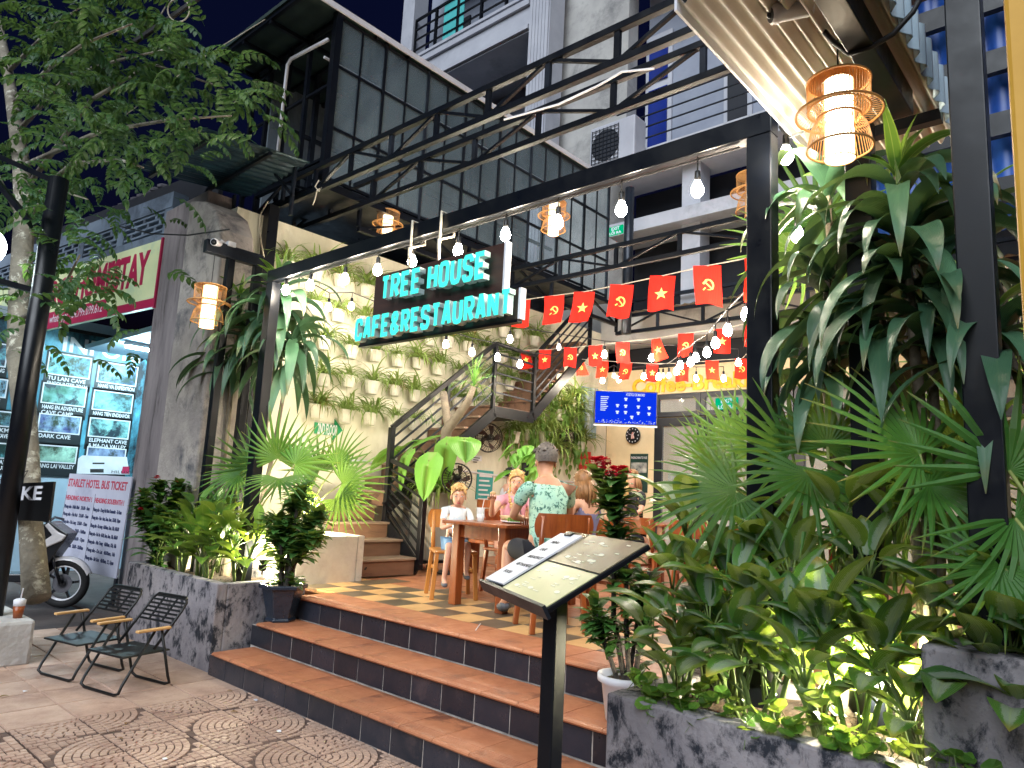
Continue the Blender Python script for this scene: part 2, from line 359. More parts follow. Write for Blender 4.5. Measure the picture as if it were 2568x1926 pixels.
# ------------------------------------------------------------------ pavement of fan-stamped pavers
pav = tag(MB().box(-30, 14, -14, 3.3, -.32, -.02).build('pavement', m_ground), kind='structure')
def frustum(b, q, zt, zb, inset=.0035):
    c = Vector((sum(p[0] for p in q) / 4, sum(p[1] for p in q) / 4))
    top = []
    for p in q:
        d = c - Vector(p); d = d.normalized() * inset if d.length > 1e-6 else d
        top.append((p[0] + d.x, p[1] + d.y, zt))
    n = b.add(top + [(p[0], p[1], zb) for p in q])
    b.face((n, n + 1, n + 2, n + 3))
    for i in range(4): j = (i + 1) % 4; b.face((n + 4 + i, n + 4 + j, n + j, n + i))
def fan_slab():
    b = MB(); s = .394; rg = random.Random(3)
    b.mat(1).box(.003, s, .003, s, -.03, -.007); b.mat(0)
    edges = [.012, .05, .09, .135, .18, .225, .27, .315, .36]
    for i in range(len(edges) - 1):
        r0, r1 = edges[i] + .0026, edges[i + 1] - .0026
        n = max(2, int(round((r0 + r1) / 2 * pi / 2 / .06)))
        off = 0 if i % 2 else .5 / n
        ts = [max(0, min(1, (k + off) / n)) for k in range(-1, n + 1)]
        for k in range(len(ts) - 1):
            a0, a1 = ts[k] * pi / 2 + .0036 / r1, ts[k + 1] * pi / 2 - .0036 / r1
            if a1 - a0 < .05: continue
            j = rg.uniform(-.0012, .0012)
            frustum(b, [(max(.005, r0 * math.cos(a0)), max(.005, r0 * math.sin(a0))), (max(.005, r1 * math.cos(a0)), max(.005, r1 * math.sin(a0))), (max(.005, r1 * math.cos(a1)), max(.005, r1 * math.sin(a1))), (max(.005, r0 * math.cos(a1)), max(.005, r0 * math.sin(a1)))], j, -.016)
    for iy in range(8):
        for ix in range(6):
            x0 = ix * .066 + (iy % 2) * .033; x1 = min(s, x0 + .061); y0 = iy * .0493; y1 = y0 + .0445
            x0 = max(x0, .004)
            # push the inner corner out of the last ring
            d = math.hypot(x0, y0)
            if d < .366:
                if math.hypot(x1, y1) < .372: continue
                x0 = max(x0, math.sqrt(max(0, .366 ** 2 - y0 ** 2)))
            if x1 - x0 < .008: continue
            frustum(b, [(x0, y0 + .003), (x1, y0 + .003), (x1, y1 + .002), (x0, y1 + .002)], rg.uniform(-.0012, .0012), -.016)
    return b.mesh('fan_paver', [m_paver, m_joint])
def plain_slab():
    b = MB(); b.mat(1).box(.001, .399, .001, .399, -.03, -.012); b.mat(0)
    frustum(b, [(.004, .004), (.396, .004), (.396, .396), (.004, .396)], 0, -.014, .006)
    return b.mesh('plain_paver', [m_paver, m_joint])
me_fan, me_plain = fan_slab(), plain_slab()
nx = 0
for i in range(-10, 9):
    for j in range(-4, 3):
        x, y = -4.65 + .4 * i, 1.92 + .4 * j
        if y > 2.75 or x > -1.6: continue
        plain = x < -5.6
        # each group of four slabs turns its fan towards the shared corner
        cxn = x if i % 2 == 0 else x + .4
        cyn = y if j % 2 == 0 else y + .4
        ang = {(0, 0): 0, (1, 0): pi / 2, (1, 1): pi, (0, 1): -pi / 2}[(i % 2, j % 2)]
        z = R.uniform(-.002, .002)
        if plain: place('paver', me_plain, pav, Matrix.Translation((x, y, z)))
        else: place('paver', me_fan, pav, Matrix.Translation((cxn, cyn, z)) @ Matrix.Rotation(ang, 4, 'Z'))

# ------------------------------------------------------------------ the three entrance steps, tiled
XL, XR = -6.0, -1.5
RY = [3.06, 3.42, 3.79]; RZ = [.2, .405, .61]
b = MB(); b.box(XL, XR, 3.075, 3.9, -.3, .165); b.box(XL, XR, 3.435, 3.9, .165, .372); b.box(XL, XR, 3.805, 4.2, .372, .577)
steps = tag(b.build('steps', m_grout), kind='structure')
for k in range(3):
    z0 = 0 if k == 0 else RZ[k - 1]; z1 = RZ[k] - .032
    x = XL + .004; first = [-5.71, -5.656, -5.53][k]
    joints = [XL] + [first + .3 * i for i in range(20) if first + .3 * i < XR - .05] + [XR]
    for i in range(len(joints) - 1):
        a, c = joints[i] + .0045, joints[i + 1] - .0045
        y = RY[k] + .009 + R.uniform(-.0015, .0015)
        MB().box(a, c, y, y + .0085, z0 + .004, z1 - .004).build('riser_tile', m_riser, steps, bevel=.003, seg=1)
def tread_profile(depth, th=.03):
    pts = [(0.012, -th), (0.0, -th + .006), (-.006, -th / 2), (0.0, -.006), (.010, 0)]
    y = .035
    for g in range(5):
        pts += [(y, 0), (y + .0015, -.003), (y + .0045, -.003), (y + .006, 0)]; y += .017
    pts += [(depth, 0), (depth, -th)]
    return pts
def tread_mesh(depth, w=.296):
    b = MB(); pr = tread_profile(depth); n = len(pr)
    a = b.add([(0, p[0], p[1]) for p in pr]); c = b.add([(w, p[0], p[1]) for p in pr])
    for i in range(n): j = (i + 1) % n; b.face((a + i, c + i, c + j, a + j))
    b.face([a + i for i in range(n)]); b.face([c + i for i in reversed(range(n))])
    return b.mesh('tread_tile', m_terra)
for k in range(3):
    depth = [.375, .385, .40][k]; me = tread_mesh(depth)
    first = [-5.9, -5.87, -5.86][k]
    for i in range(-1, 15):
        x = first + .3 * i
        if x > XR - .1 or x < XL - .12: continue
        place('tread_tile', me, steps, Matrix.Translation((x + .002, RY[k] - .022, RZ[k] + R.uniform(-.001, .001))))

# ------------------------------------------------------------------ terrace floor
floor = tag(MB().box(-8.2, 4, 4.1, 14.5, .3, .588).build('terrace_floor', m_terra), kind='structure')
tile_m = {}
def tile_mesh(mt):
    if mt not in tile_m: tile_m[mt] = MB().box(.0015, .2985, .0015, .2985, -.02, 0).mesh('floor_tile', mt)
    return tile_m[mt]
for j in range(0, 10):
    for i in range(-8, 9):
        x, y = -4.66 + .3 * i, 4.172 + .3 * j
        if y > 4.9 and x < -6.7: continue
        if j > 5 and (i > 4 or i < -6): continue
        if j < 3: mt = m_dark if (i + j) % 2 == 0 else m_yellow
        elif j == 3 and i % 3 == 0: mt = m_dark
        else: mt = m_terra
        place('floor_tile', tile_mesh(mt), floor, Matrix.Translation((x, y, .61 + R.uniform(-.0008, .0008))))
# white drinking straw dropped on the top step
s0 = thing('drinking_straw', 'white drinking straw lying on the top step', 'straw', P(1200, 1572, Z=.617))
MB().tube([P(1193, 1580, Z=.616), P(1205, 1564, Z=.616)], .0035, 6).build('straw_tube', m_white, s0)

# ------------------------------------------------------------------ left planter, low white planter, pillar and left wall
def trough(name, label, x0, x1, y0, y1, z0, z1, mat, soil_z, th=.1):
    t = thing(name, label, 'planter', ((x0 + x1) / 2, (y0 + y1) / 2, z0))
    b = MB(); b.box(x0, x1, y0, y0 + th, z0, z1); b.box(x0, x1, y1 - th, y1, z0, z1); b.box(x0, x0 + th, y0 + th, y1 - th, z0, z1 - .004); b.box(x1 - th, x1, y0 + th, y1 - th, z0, z1 - .004)
    b.build('wall', mat, t, bevel=.012)
    b = MB(); rows = []
    n, k = 14, 8
    for j in range(k + 1):
        rows.append([(x0 + th + (x1 - x0 - 2 * th) * i / n, y0 + th + (y1 - y0 - 2 * th) * j / k, soil_z + R.uniform(-.02, .03)) for i in range(n + 1)])
    b.grid(rows).build('soil', m_soil, t, smooth=True)
    return t
trough('planter_box', 'black-stained concrete planter of the palm and broad-leaved bushes left of the steps', -8.0, -6.06, 3.10, 3.98, -.02, .73, m_conc, .66)
trough('planter_box', 'low limewashed planter wall beside the brown stair', -7.45, -6.44, 4.0, 4.92, .58, 1.09, m_white_wall, 1.0, .09)
pil = thing('concrete_pillar', 'tall plastered concrete pillar behind the small bamboo lantern', 'pillar', (-8.1, 3.7, 0))
MB().prism([(-8.57, 3.5, -.1), (-7.60, 3.5, -.1), (-7.60, 3.5, 4.1), (-7.68, 3.5, 4.42), (-7.86, 3.5, 4.68), (-8.15, 3.5, 4.86), (-8.57, 3.5, 4.97)], (0, .42, 0)).build('shaft', m_conc2, pil, bevel=.03)
MB().tube([(-8.63, 3.44, .55), (-8.63, 3.62, .55)], .05, 10).build('drain_pipe', m_conc, pil)
lw = thing('boundary_wall', 'beige stained wall hung with rows of white plant pots', 'wall', (-8.4, 8, 0))
MB().box(-8.57, -8.2, 3.93, 12.1, -.1, 4.95).build('wall_face', m_plaster, lw)
MB().tube([(-8.18, 5.0, 1.98), (-8.18, 6.4, 1.96), (-8.18, 7.9, 1.95), (-8.18, 9.2, 1.9), (-8.18, 12, 1.9)], .016, 6).build('conduit', m_white, lw)

# right planter
trough('planter_box', 'long mould-stained concrete planter right of the steps', -1.92, 1.6, 2.90, 3.85, -.02, .745, m_conc, .67, .13)
blk = thing('concrete_block', 'concrete footing under the right-hand black post', 'footing', (-.3, 3.2, 0))
MB().box(-.66, .55, 3.02, 3.42, .6, 1.16).build('footing', m_conc, blk, bevel=.02)
# ------------------------------------------------------------------ black sign frame and posts at the front
fr = thing('portal_frame', 'black steel portal frame over the steps carrying the neon sign', 'frame', (-4, 3.6, .6))
MB().box(-6.60, -1.40, 3.55, 3.65, 3.62, 3.745).build('beam', m_steel, fr, bevel=.006)
MB().box(-6.60, -6.48, 3.548, 3.652, .6, 3.618).build('post', m_steel, fr, bevel=.006)
MB().box(-1.54, -1.402, 3.548, 3.652, .6, 3.618).build('post', m_steel, fr, bevel=.006)
def post(name, label, x, y, z0, z1, w=.1, d=.1):
    return tag(MB().box(x - w / 2, x + w / 2, y - d / 2, y + d / 2, z0, z1).build(name, m_steel, bevel=.006), label, 'post')
q = P(2162, 600, Y=3.56)
post('steel_post', 'black steel post behind the large hanging bamboo lantern', q.x, 3.56, .55, 3.52, .12, .10)
q = P(2462, 900, Y=3.2)
post('steel_post', 'black steel post standing on the concrete footing at the right edge', q.x, 3.2, 1.16, 5.2, .125, .1)
ga = thing('gate_frame', 'black rectangular steel frame with the camera arm in the left planter', 'frame', (-7.3, 3.5, .7))
yr, yl = P(650, 640, X=-7.3).y, P(515, 605, X=-7.3).y
zt = P(650, 640, X=-7.3).z
MB().box(-7.34, -7.26, yl, yr + .04, zt - .14, zt).build('arm', m_steel2, ga, bevel=.006)
MB().box(-7.338, -7.262, yr - .05, yr + .038, .6, zt - .142).build('post', m_steel, ga, bevel=.006)
MB().box(-7.338, -7.262, yr - .36, yr - .28, .6, zt - .142).build('post', m_steel, ga, bevel=.006)
post('steel_column', 'black steel column holding up the roof trusses beside the plastered pillar', -8.05, 4.3, .6, 5.05, .14, .14)

def truss(name, label, y0, z0a, z1a, x0, x1, y1=None, z0b=None, z1b=None, step=.72, w=.06):
    """parallel-chord truss from x0 to x1"""
    y1 = y0 if y1 is None else y1; z0b = z0a if z0b is None else z0b; z1b = z1a if z1b is None else z1b
    t = thing(name, label, 'truss', ((x0 + x1) / 2, y0, z0a))
    lo = lambda u: Vector((x0 + (x1 - x0) * u, y0 + (y1 - y0) * u, z0a + (z0b - z0a) * u))
    hi = lambda u: Vector((x0 + (x1 - x0) * u, y0 + (y1 - y0) * u, z1a + (z1b - z1a) * u))
    MB().bar(hi(0), hi(1), w, w * 1.05).build('top_chord', m_steel, t, bevel=.004)
    MB().bar(lo(0), lo(1), w, w * 1.05).build('bottom_chord', m_steel, t, bevel=.004)
    n = max(2, int(round(((x1 - x0) ** 2 + (y1 - y0) ** 2) ** .5 / step)))
    e = Vector((0, 0, w * .53))
    for i in range(n + 1):
        u = i / n
        MB().bar(lo(u) + e, hi(u) - e, w * .9, w * .6, up=(0, 1, 0)).build('upright', m_steel2 if i % 3 == 1 else m_steel, t)
        if i < n:
            a, c = (lo(u), hi(u + 1 / n)) if i % 2 == 0 else (hi(u), lo(u + 1 / n))
            d = (c - a).normalized() * .05
            MB().bar(a + d, c - d, w * .55, w * .5).build('diagonal', m_steel, t)
    return t
truss('roof_truss', 'black lattice truss nearest the street, running up to the awning', 4.42, 5.10, 5.40, -8.75, .6)
truss('roof_truss', 'second black lattice truss just behind the nearest one', 5.02, 5.10, 5.40, -8.75, 1.0, step=.86)
truss('roof_truss', 'black lattice truss crossing the courtyard above the front row of flags', 8.0, 4.80, 5.10, -7.30, 1.5, step=.95)
truss('roof_truss', 'farthest black lattice truss below the small corrugated canopy', 11.0, 4.68, 4.99, -7.30, 1.5, step=.85)
truss('roof_truss', 'black lattice truss along the foot of the glazed gallery above the stair', 5.1, 4.85, 5.22, -7.32, -7.30, y1=11.0, step=.95)
cb = thing('electric_cable', 'white cable sagging along the roof trusses', 'cable', (-3, 4.4, 5.2))
MB().tube([P(x, y, Y=4.36) for x, y in ((1265, 300), (1400, 262), (1500, 215), (1560, 180), (1640, 172))], .010, 6).build('cable_run', m_white, cb)

# ------------------------------------------------------------------ glazed gallery on the upper floor
m_pane = glassmat('dirty_pane', (.24, .32, .38, 1), .24, .10)
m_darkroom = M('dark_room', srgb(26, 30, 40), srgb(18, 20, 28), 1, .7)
m_lilac_early = M('pale_inner_panel', srgb(150, 158, 168), srgb(120, 128, 140), 1, .7)
gal = thing('glazed_gallery', 'long glazed upper gallery with dark frames and dirty panes', 'gallery', (-8.3, 7.5, 5.3))
GX, Y0, Y1, Z0, Z1 = -7.35, 4.55, 10.7, 5.32, 7.56
b = MB(); b.box(-9.6, GX + .05, Y0 - .55, Y1, Z1, Z1 + .05); b.build('roof_sheet', M('roof_green', srgb(40, 58, 52), srgb(28, 40, 40), 3, .6), gal)
MB().box(GX + .051, GX + .075, Y0 - .55, Y1, Z1 - .02, Z1 + .055).build('white_trim', m_white, gal)
MB().box(-9.4, GX + .03, Y0, Y1, Z0 - .12, Z0 - .02).build('deck', m_steel, gal)
MB().box(-9.55, -9.42, Y0 + .3, Y1, Z0, Z1 - .01).build('inner_wall', M('grey_plaster', srgb(130, 140, 148), srgb(90, 100, 110), 1.0, .8, stain=srgb(38, 46, 54), sscale=.8, slo=.45, shi=.65, stretch=(1, 1.6, .35)), gal)
for i in range(9):
    y = Y0 - .5 + i * .55
    if i < 4: MB().bar((-9.55, y, Z1 - .03), (GX + .04, y, Z1 - .03), .05).build('purlin', m_steel, gal)
for x in (-8.1, -8.8, -9.45): MB().bar((x, Y0 - .52, Z1 - .085), (x, Y0 + 1.2, Z1 - .085), .05).build('purlin', m_steel, gal)
zs = [5.35, 6.02, 6.85, 7.50]
ys = [Y0 + (Y1 - Y0) * i / 8 for i in range(9)]
for i, y in enumerate(ys):
    MB().bar((GX, y, Z0 - .02), (GX, y, Z1 - .002), .09 if i == 0 else .045, .09 if i == 0 else .035).build('mullion', m_steel if i % 3 != 2 else m_steel2, gal)
for i in range(8): MB().bar((GX + .001, (ys[i] + ys[i + 1]) / 2, Z0), (GX + .001, (ys[i] + ys[i + 1]) / 2, Z1 - .04), .02, .025).build('glazing_bar', m_steel, gal)
for z in zs: MB().bar((GX - .002, Y0 + .06, z), (GX - .002, Y1, z), .032, .035).build('rail', m_steel, gal)
for i in range(8):
    for k in range(3):
        MB().box(GX - .006, GX - .001, ys[i] + .01, ys[i + 1] - .01, zs[k] + .005, zs[k + 1] - .005).build('pane', m_pane, gal)
for x in (-7.95, -8.45, -8.95, -9.4): MB().bar((x, Y0, Z0 - .02), (x, Y0, Z1 - .05), .06, .05).build('mullion', m_steel, gal)
for z in (5.6, 6.6, 7.35): MB().bar((-9.4, Y0 + .002, z), (GX - .05, Y0 + .002, z), .035).build('rail', m_steel, gal)
MB().tube([(-8.42, Y0 - .06, 5.62), (-8.40, Y0 - .06, 7.22), (-8.32, Y0 - .06, 7.28), (-7.45, Y0 - .06, 7.2)], .024, 8).build('downpipe', m_white, gal, smooth=True)
for i in range(6):
    MB().bar((-8.7, Y0 + .6 + i * 1.05, Z0 - .02), (-8.7, Y0 + .6 + i * 1.05, Z1 - .05), .07).build('inner_post', m_steel2, gal)
MB().bar((-8.7, Y0 + .3, 6.5), (-8.7, Y1, 6.5), .05).build('inner_rail', m_steel2, gal); MB().bar((-8.7, Y0 + .3, 5.9), (-8.7, Y1, 5.9), .04).build('inner_rail', m_steel2, gal)
for i in range(3): MB().box(-9.419, -9.40, Y0 + 1.0 + i * 1.9, Y0 + 2.1 + i * 1.9, 5.6, 7.0).build('inner_window', m_darkroom if i % 2 else m_lilac_early, gal)
MB().tube([(GX - .25, Y0, 7.05), (GX - .25, Y1, 7.05)], .02, 6).build('conduit', m_white, gal)
st = thing('drain_pipe', 'grey steel downpipe at the far end of the glazed gallery', 'pipe', (-6.95, 10.8, 4.6))
MB().tube([(-6.95, 10.8, 4.6), (-6.95, 10.8, 7.4)], .09, 12).build('pipe_run', m_steel2, st, smooth=True)

# small corrugated canopy in front of the pillar
def corrugated(a, bb, c, d, n, amp, th=.004, sub=6):
    """sheet a-b-c-d, ridges running from a-b towards d-c"""
    a, bb, c, d = map(Vector, (a, bb, c, d)); nn = (bb - a).cross(d - a).normalized(); mb = MB()
    k = n * sub; r0, r1 = [], []
    for i in range(k + 1):
        u = i / k; o = nn * amp * math.sin(2 * pi * n * u)
        r0.append(a.lerp(bb, u) + o); r1.append(d.lerp(c, u) + o)
    mb.grid([r0, r1]); mb.grid([[p + nn * th for p in r1], [p + nn * th for p in r0]])
    return mb
m_teal = M('teal_sheet', srgb(38, 66, 78), srgb(26, 46, 60), 4, .35, metal=.35, rvar=.12)
cn = thing('corrugated_canopy', 'small dark teal corrugated canopy by the tree', 'canopy', (-8.7, 3.6, 5.0))
cA, cB, cC, cD = P(342, 424, Y=3.05), P(505, 318, Y=3.05), P(778, 406, Y=4.3), P(622, 494, Y=4.3)
corrugated(cA, cB, cC, cD, 12, .018).build('sheet', m_teal, cn, smooth=True)
for u in (.12, .62):
    MB().bar(cA.lerp(cD, u) - Vector((0, 0, .05)), cB.lerp(cC, u) - Vector((0, 0, .05)), .04).build('purlin', m_steel, cn)
p1 = P(665, 405, Y=4.2); p2 = P(735, 492, Y=4.2); p3 = P(728, 540, Y=4.2); p4 = P(740, 420, Y=4.2)
MB().bar(p1, p2, .03).build('strut', m_steel2, cn); MB().bar(p4, p3, .05, .03).build('strut', m_steel2, cn)
p1 = P(545, 500, Y=4.05); p2 = P(580, 555, Y=4.05); MB().bar(p1, p2, .03).build('strut', m_steel2, cn); MB().bar(P(588, 490, Y=4.05), P(582, 595, Y=4.05), .05, .03).build('strut', m_steel2, cn)

# ------------------------------------------------------------------ main building at the back of the courtyard
BY = 12.1
m_beige = M('beige_render', srgb(228, 206, 164), srgb(210, 188, 148), 1.6, .8, stain=srgb(178, 150, 116), sscale=1.2, slo=.6, shi=.8)
m_grey = M('grey_render', srgb(176, 174, 170), srgb(150, 148, 146), 1.2, .85, stain=srgb(98, 98, 100), sscale=.9, slo=.52, shi=.74)
m_lilac = M('lilac_render', srgb(148, 154, 168), srgb(126, 132, 148), .8, .7)
m_lilac2 = M('white_render', srgb(184, 186, 194), srgb(160, 162, 172), .9, .6, stain=srgb(130, 134, 142), sscale=.7, slo=.55, shi=.75)
m_bluewin = M('blue_window', srgb(26, 48, 130), srgb(18, 36, 104), 1.0, .25)
mb_ = thing('cafe_building', 'pale rendered building behind the courtyard with shop front and balconies', 'building', (-4, 13, .6))
dL, dR = P(1640, 1250, Y=BY).x, 1.0          # shop front from the clock wall to behind the palms
zb = P(1640, 990, Y=BY).z; zl = P(1700, 1047, Y=BY).z; zs_ = P(1640, 925, Y=BY).z
MB().box(-8.19, dL, BY, BY + .25, .5, zb).build('wall', m_beige, mb_)
MB().box(-8.19, 3, BY - .02, BY + .23, zb, zs_).build('sign_band', m_beige, mb_)
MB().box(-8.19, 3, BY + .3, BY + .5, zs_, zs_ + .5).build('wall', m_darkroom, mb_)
MB().box(-8.19, 3, BY - .3, BY + .25, zs_ + .5, 5.2).build('wall', m_grey, mb_)
MB().box(dL - .02, 3, BY + 2.4, BY + 2.6, .5, 4.2).build('wall', m_beige, mb_)
MB().box(dL - .3, dL - .05, BY + .26, BY + 2.4, .5, 4.2).build('wall', m_beige, mb_)
MB().box(-8.19, 3, BY + .26, BY + 2.6, zs_ - .1, zs_ - .05).build('ceiling', m_white, mb_)
m_shopglass = glassmat('shop_glass', (.85, .85, .8, 1), .16, .04)
sfr = []
def win(x0, x1, z0, z1, y=BY - .03, fw=.09, bar=None):
    w = MB(); w.box(x0, x1, y, y + .08, z0, z0 + fw); w.box(x0, x1, y, y + .08, z1 - fw, z1); w.box(x0, x0 + fw, y, y + .08, z0 + fw, z1 - fw); w.box(x1 - fw, x1, y, y + .08, z0 + fw, z1 - fw)
    o = w.build('window', m_alu, mb_)
    MB().box(x0 + fw, x1 - fw, y + .035, y + .045, z0 + fw, z1 - fw).build('pane', m_shopglass, o)
    return o
d2 = P(1757, 1100, Y=BY).x
win(dL, d2, zl + .02, zb - .01); win(d2 + .01, d2 + 1.7, zl + .02, zb - .01); win(d2 + 1.72, 1, zl + .02, zb - .01)
o = win(dL, d2 + .1, .6, zl, fw=.16); MB().box(d2 - .12, d2 - .06, BY - .07, BY - .031, 1.4, 1.9).build('door_handle', m_steel2, o)
win(d2 + .12, d2 + 1.7, .6, zl, fw=.16); win(d2 + 1.72, 1, .6, zl, fw=.16)
m_letter_y = M('yellow_letter', srgb(240, 190, 40), srgb(222, 168, 30), 4, .4)
lt = P(1448, 985, Y=BY - .03); rt = P(1900, 948, Y=BY - .03)
write(mb_, 'shop_lettering', 'Coffee-Breakfast', frame((P(1585, 980, Y=BY - .035).x, BY - .035, zb + .045), (1, 0, 0), (0, 0, 1)), .40, m_letter_y, depth=.012, bold=.014, fit=P(1950, 960, Y=BY - .035).x - P(1585, 980, Y=BY - .035).x)
m_ink = M('dark_ink', srgb(40, 36, 34), None, 5, .6)
for tx, px, wpx in (('HOUSE', 1634, 41), ('COFFEE', 1681, 39)):
    q = P(px, 1092, Y=BY + 2.38); write(mb_, 'wall_lettering', tx, frame((q.x, BY + 2.385, q.z), (1, 0, 0), (0, 0, 1)), .22, m_ink, depth=.003, bold=.008, fit=P(px + wpx, 1092, Y=BY + 2.38).x - q.x)
for k, (x, y, w, h, tx) in enumerate(((dL + .28, 1.6, .3, .55, ''), (dL + .78, 1.45, .45, .62, ''))):
    if h > .2: MB().box(x, x + w, BY + .02, BY + .028, y, y + h).build('window_notice', M('notice%d' % k, srgb(120, 130, 120), srgb(60, 64, 60), 3, .5), mb_)
    if tx: write(mb_, 'door_lettering', tx, frame((x + .03, BY - .021, y + .02), (1, 0, 0), (0, 0, 1)), .11, m_ink, depth=.001, fit=w * .85)
# upper storeys
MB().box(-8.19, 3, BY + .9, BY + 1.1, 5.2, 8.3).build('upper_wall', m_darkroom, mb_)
xw = P(1725, 650, Y=BY).x
MB().box(xw - .2, xw + .2, BY + .1, BY + .5, 5.2, 8.3).build('column', m_lilac2, mb_)
MB().box(-8.19, 3, BY - .15, BY + .8, 7.05, 7.32).build('slab', m_lilac2, mb_)
MB().box(-8.19, 3, BY - .15, BY + .8, 8.3, 8.8).build('slab', m_lilac2, mb_)
MB().box(-8.19, 3, BY - .05, BY + .02, 5.6, 5.66).build('railing_bar', m_steel2, mb_)
MB().box(-8.19, 3, BY + 1.3, BY + 1.5, 8.8, 13.6).build('upper_wall', m_lilac, mb_)
for z in (9.05, 9.3, 9.55, 9.8): MB().tube([(-8.1, BY - .1, z), (3, BY - .1, z)], .02, 6).build('railing_bar', m_steel2, mb_)
for px, py0, py1 in ((1650, 270, 350), (1850, 150, 290)):
    q0 = P(px - 22, py1, Y=BY + 1.28); q1 = P(px + 26, py0, Y=BY + 1.28)
    o = MB().box(q0.x - .1, q1.x + .1, BY + 1.24, BY + 1.29, 8.82, 12.4).build('window', m_lilac2, mb_)
    MB().box(q0.x, q1.x, BY + 1.20, BY + 1.235, 8.9, 11.0).build('shutter', m_bluewin if px < 1700 else m_darkroom, o)
    MB().box(q0.x, q1.x, BY + 1.20, BY + 1.235, 11.2, 12.2).build('shutter', m_bluewin if px < 1700 else m_darkroom, o)
MB().box(-8.19, 3, BY + .1, BY + 1.6, 13.6, 14.2).build('slab', m_lilac2, mb_)
MB().box(-10.2, -8.25, BY + .5, BY + .9, 4.8, 19).build('upper_wall', m_grey, mb_)
# tall white house at the left of it
th_ = thing('white_house', 'tall white house with fluted column and dark balcony railing above the gallery', 'house', (-13, 13, 0))
b = MB(); cx0 = -10.55; cw = .55
for i in range(6): b.box(cx0 + i * .1, cx0 + i * .1 + .085, BY - .35, BY + .2, 4.5, 20)
b.box(cx0 - .02, cx0 + .6, BY - .30, BY + .25, 4.5, 20); b.build('column', m_lilac2, th_)
b = MB(); b.box(-15.6, cx0 - .03, BY - .3, BY + 1.5, 12.75, 13.72); b.box(-15.7, cx0 - .03, BY - .38, BY + 1.5, 13.45, 13.60); b.box(-15.7, cx0 - .03, BY - .38, BY + 1.5, 12.8, 12.92); b.box(-15.65, cx0 - .03, BY - .34, BY + 1.5, 13.72, 13.80); b.build('balcony_slab', m_lilac2, th_)
MB().box(-16.5, cx0 - .03, BY + 1.5, BY + 1.8, 4.5, 20).build('wall', m_lilac, th_)
MB().box(-15.6, cx0 - .03, BY - .3, BY + 1.5, 17.2, 17.5).build('ceiling', m_lilac, th_)
MB().box(-14.2, -12.6, BY + .1, BY + 1.2, 17.12, 17.19).build('ceiling_panel', M('green_panel', srgb(70, 130, 90), None, 3, .6), th_)
MB().box(-15.62, -15.1, BY - .3, BY + .2, 13.8, 17.2).build('column', m_lilac2, th_)
for x in (-14.1, -12.2): 
    o = MB().box(x - .16, x + .16, BY + 1.46, BY + 1.499, 11.6, 11.9).build('vent', m_grey, th_); MB().box(x - .11, x + .11, BY + 1.45, BY + 1.459, 11.66, 11.84).build('vent_grille', m_darkroom, o)
for z in (14.1, 14.42, 14.74, 15.05): MB().bar((-15.1, BY - .2, z), (cx0, BY - .2, z), .06 if z > 15 else .04).build('railing_bar', m_steel, th_)
for i in range(6): MB().bar((-15.1 + i * .9, BY - .2, 13.8), (-15.1 + i * .9, BY - .2, 15.02), .07).build('railing_post', m_steel, th_)
MB().box(-13.9, -13.1, BY - .19, BY - .17, 13.85, 15.0).build('railing_pane', M('teal_glass', srgb(90, 190, 190), None, 2, .2), th_)
MB().box(-15.1, -14.6, BY + 1.44, BY + 1.499, 13.9, 16).build('window', m_darkroom, th_)
MB().box(-12, -10.9, BY + 1.44, BY + 1.499, 13.9, 17).build('door', m_darkroom, th_)
# canopy under the upper floor, lit from below
cf = thing('corrugated_canopy', 'brown corrugated canopy above the shop sign', 'canopy', (-4, 11.7, 5.1))
corrugated((-7.2, 11.15, 5.10), (3, 11.15, 5.10), (3, 12.05, 5.30), (-7.2, 12.05, 5.30), 60, .018, sub=4).build('sheet', M('brown_sheet', srgb(150, 136, 110), srgb(112, 98, 78), 3, .5), cf, smooth=True)
# air conditioner
q = P(1545, 370, Y=BY - .45)
ac = thing('air_conditioner', 'boxy grey outdoor air-conditioner unit below the balcony rail', 'air conditioner', (q.x, BY - .4, 8.3))
MB().box(q.x - .55, q.x + .55, BY - .62, BY - .18, 8.42, 9.35).build('case', m_lilac2, ac, bevel=.03)
b = MB()
for i in range(9): b.bar((q.x - .48, BY - .64, 8.52 + i * .09), (q.x + .18, BY - .64, 8.52 + i * .09), .012)
for i in range(8): b.bar((q.x - .48 + i * .094, BY - .645, 8.5), (q.x - .48 + i * .094, BY - .645, 9.26), .012)
b.build('grille', m_steel2, ac)
MB().lathe([(.34, 0), (.34, .012)], (q.x - .15, BY - .622, 8.88), 20, axis=(0, -1, 0)).build('fan_opening', m_darkroom, ac)
MB().bar((q.x - .4, BY - .6, 8.38), (q.x - .4, BY, 8.38), .05).build('bracket', m_steel2, ac); MB().bar((q.x + .4, BY - .6, 8.38), (q.x + .4, BY, 8.38), .05).build('bracket', m_steel2, ac)

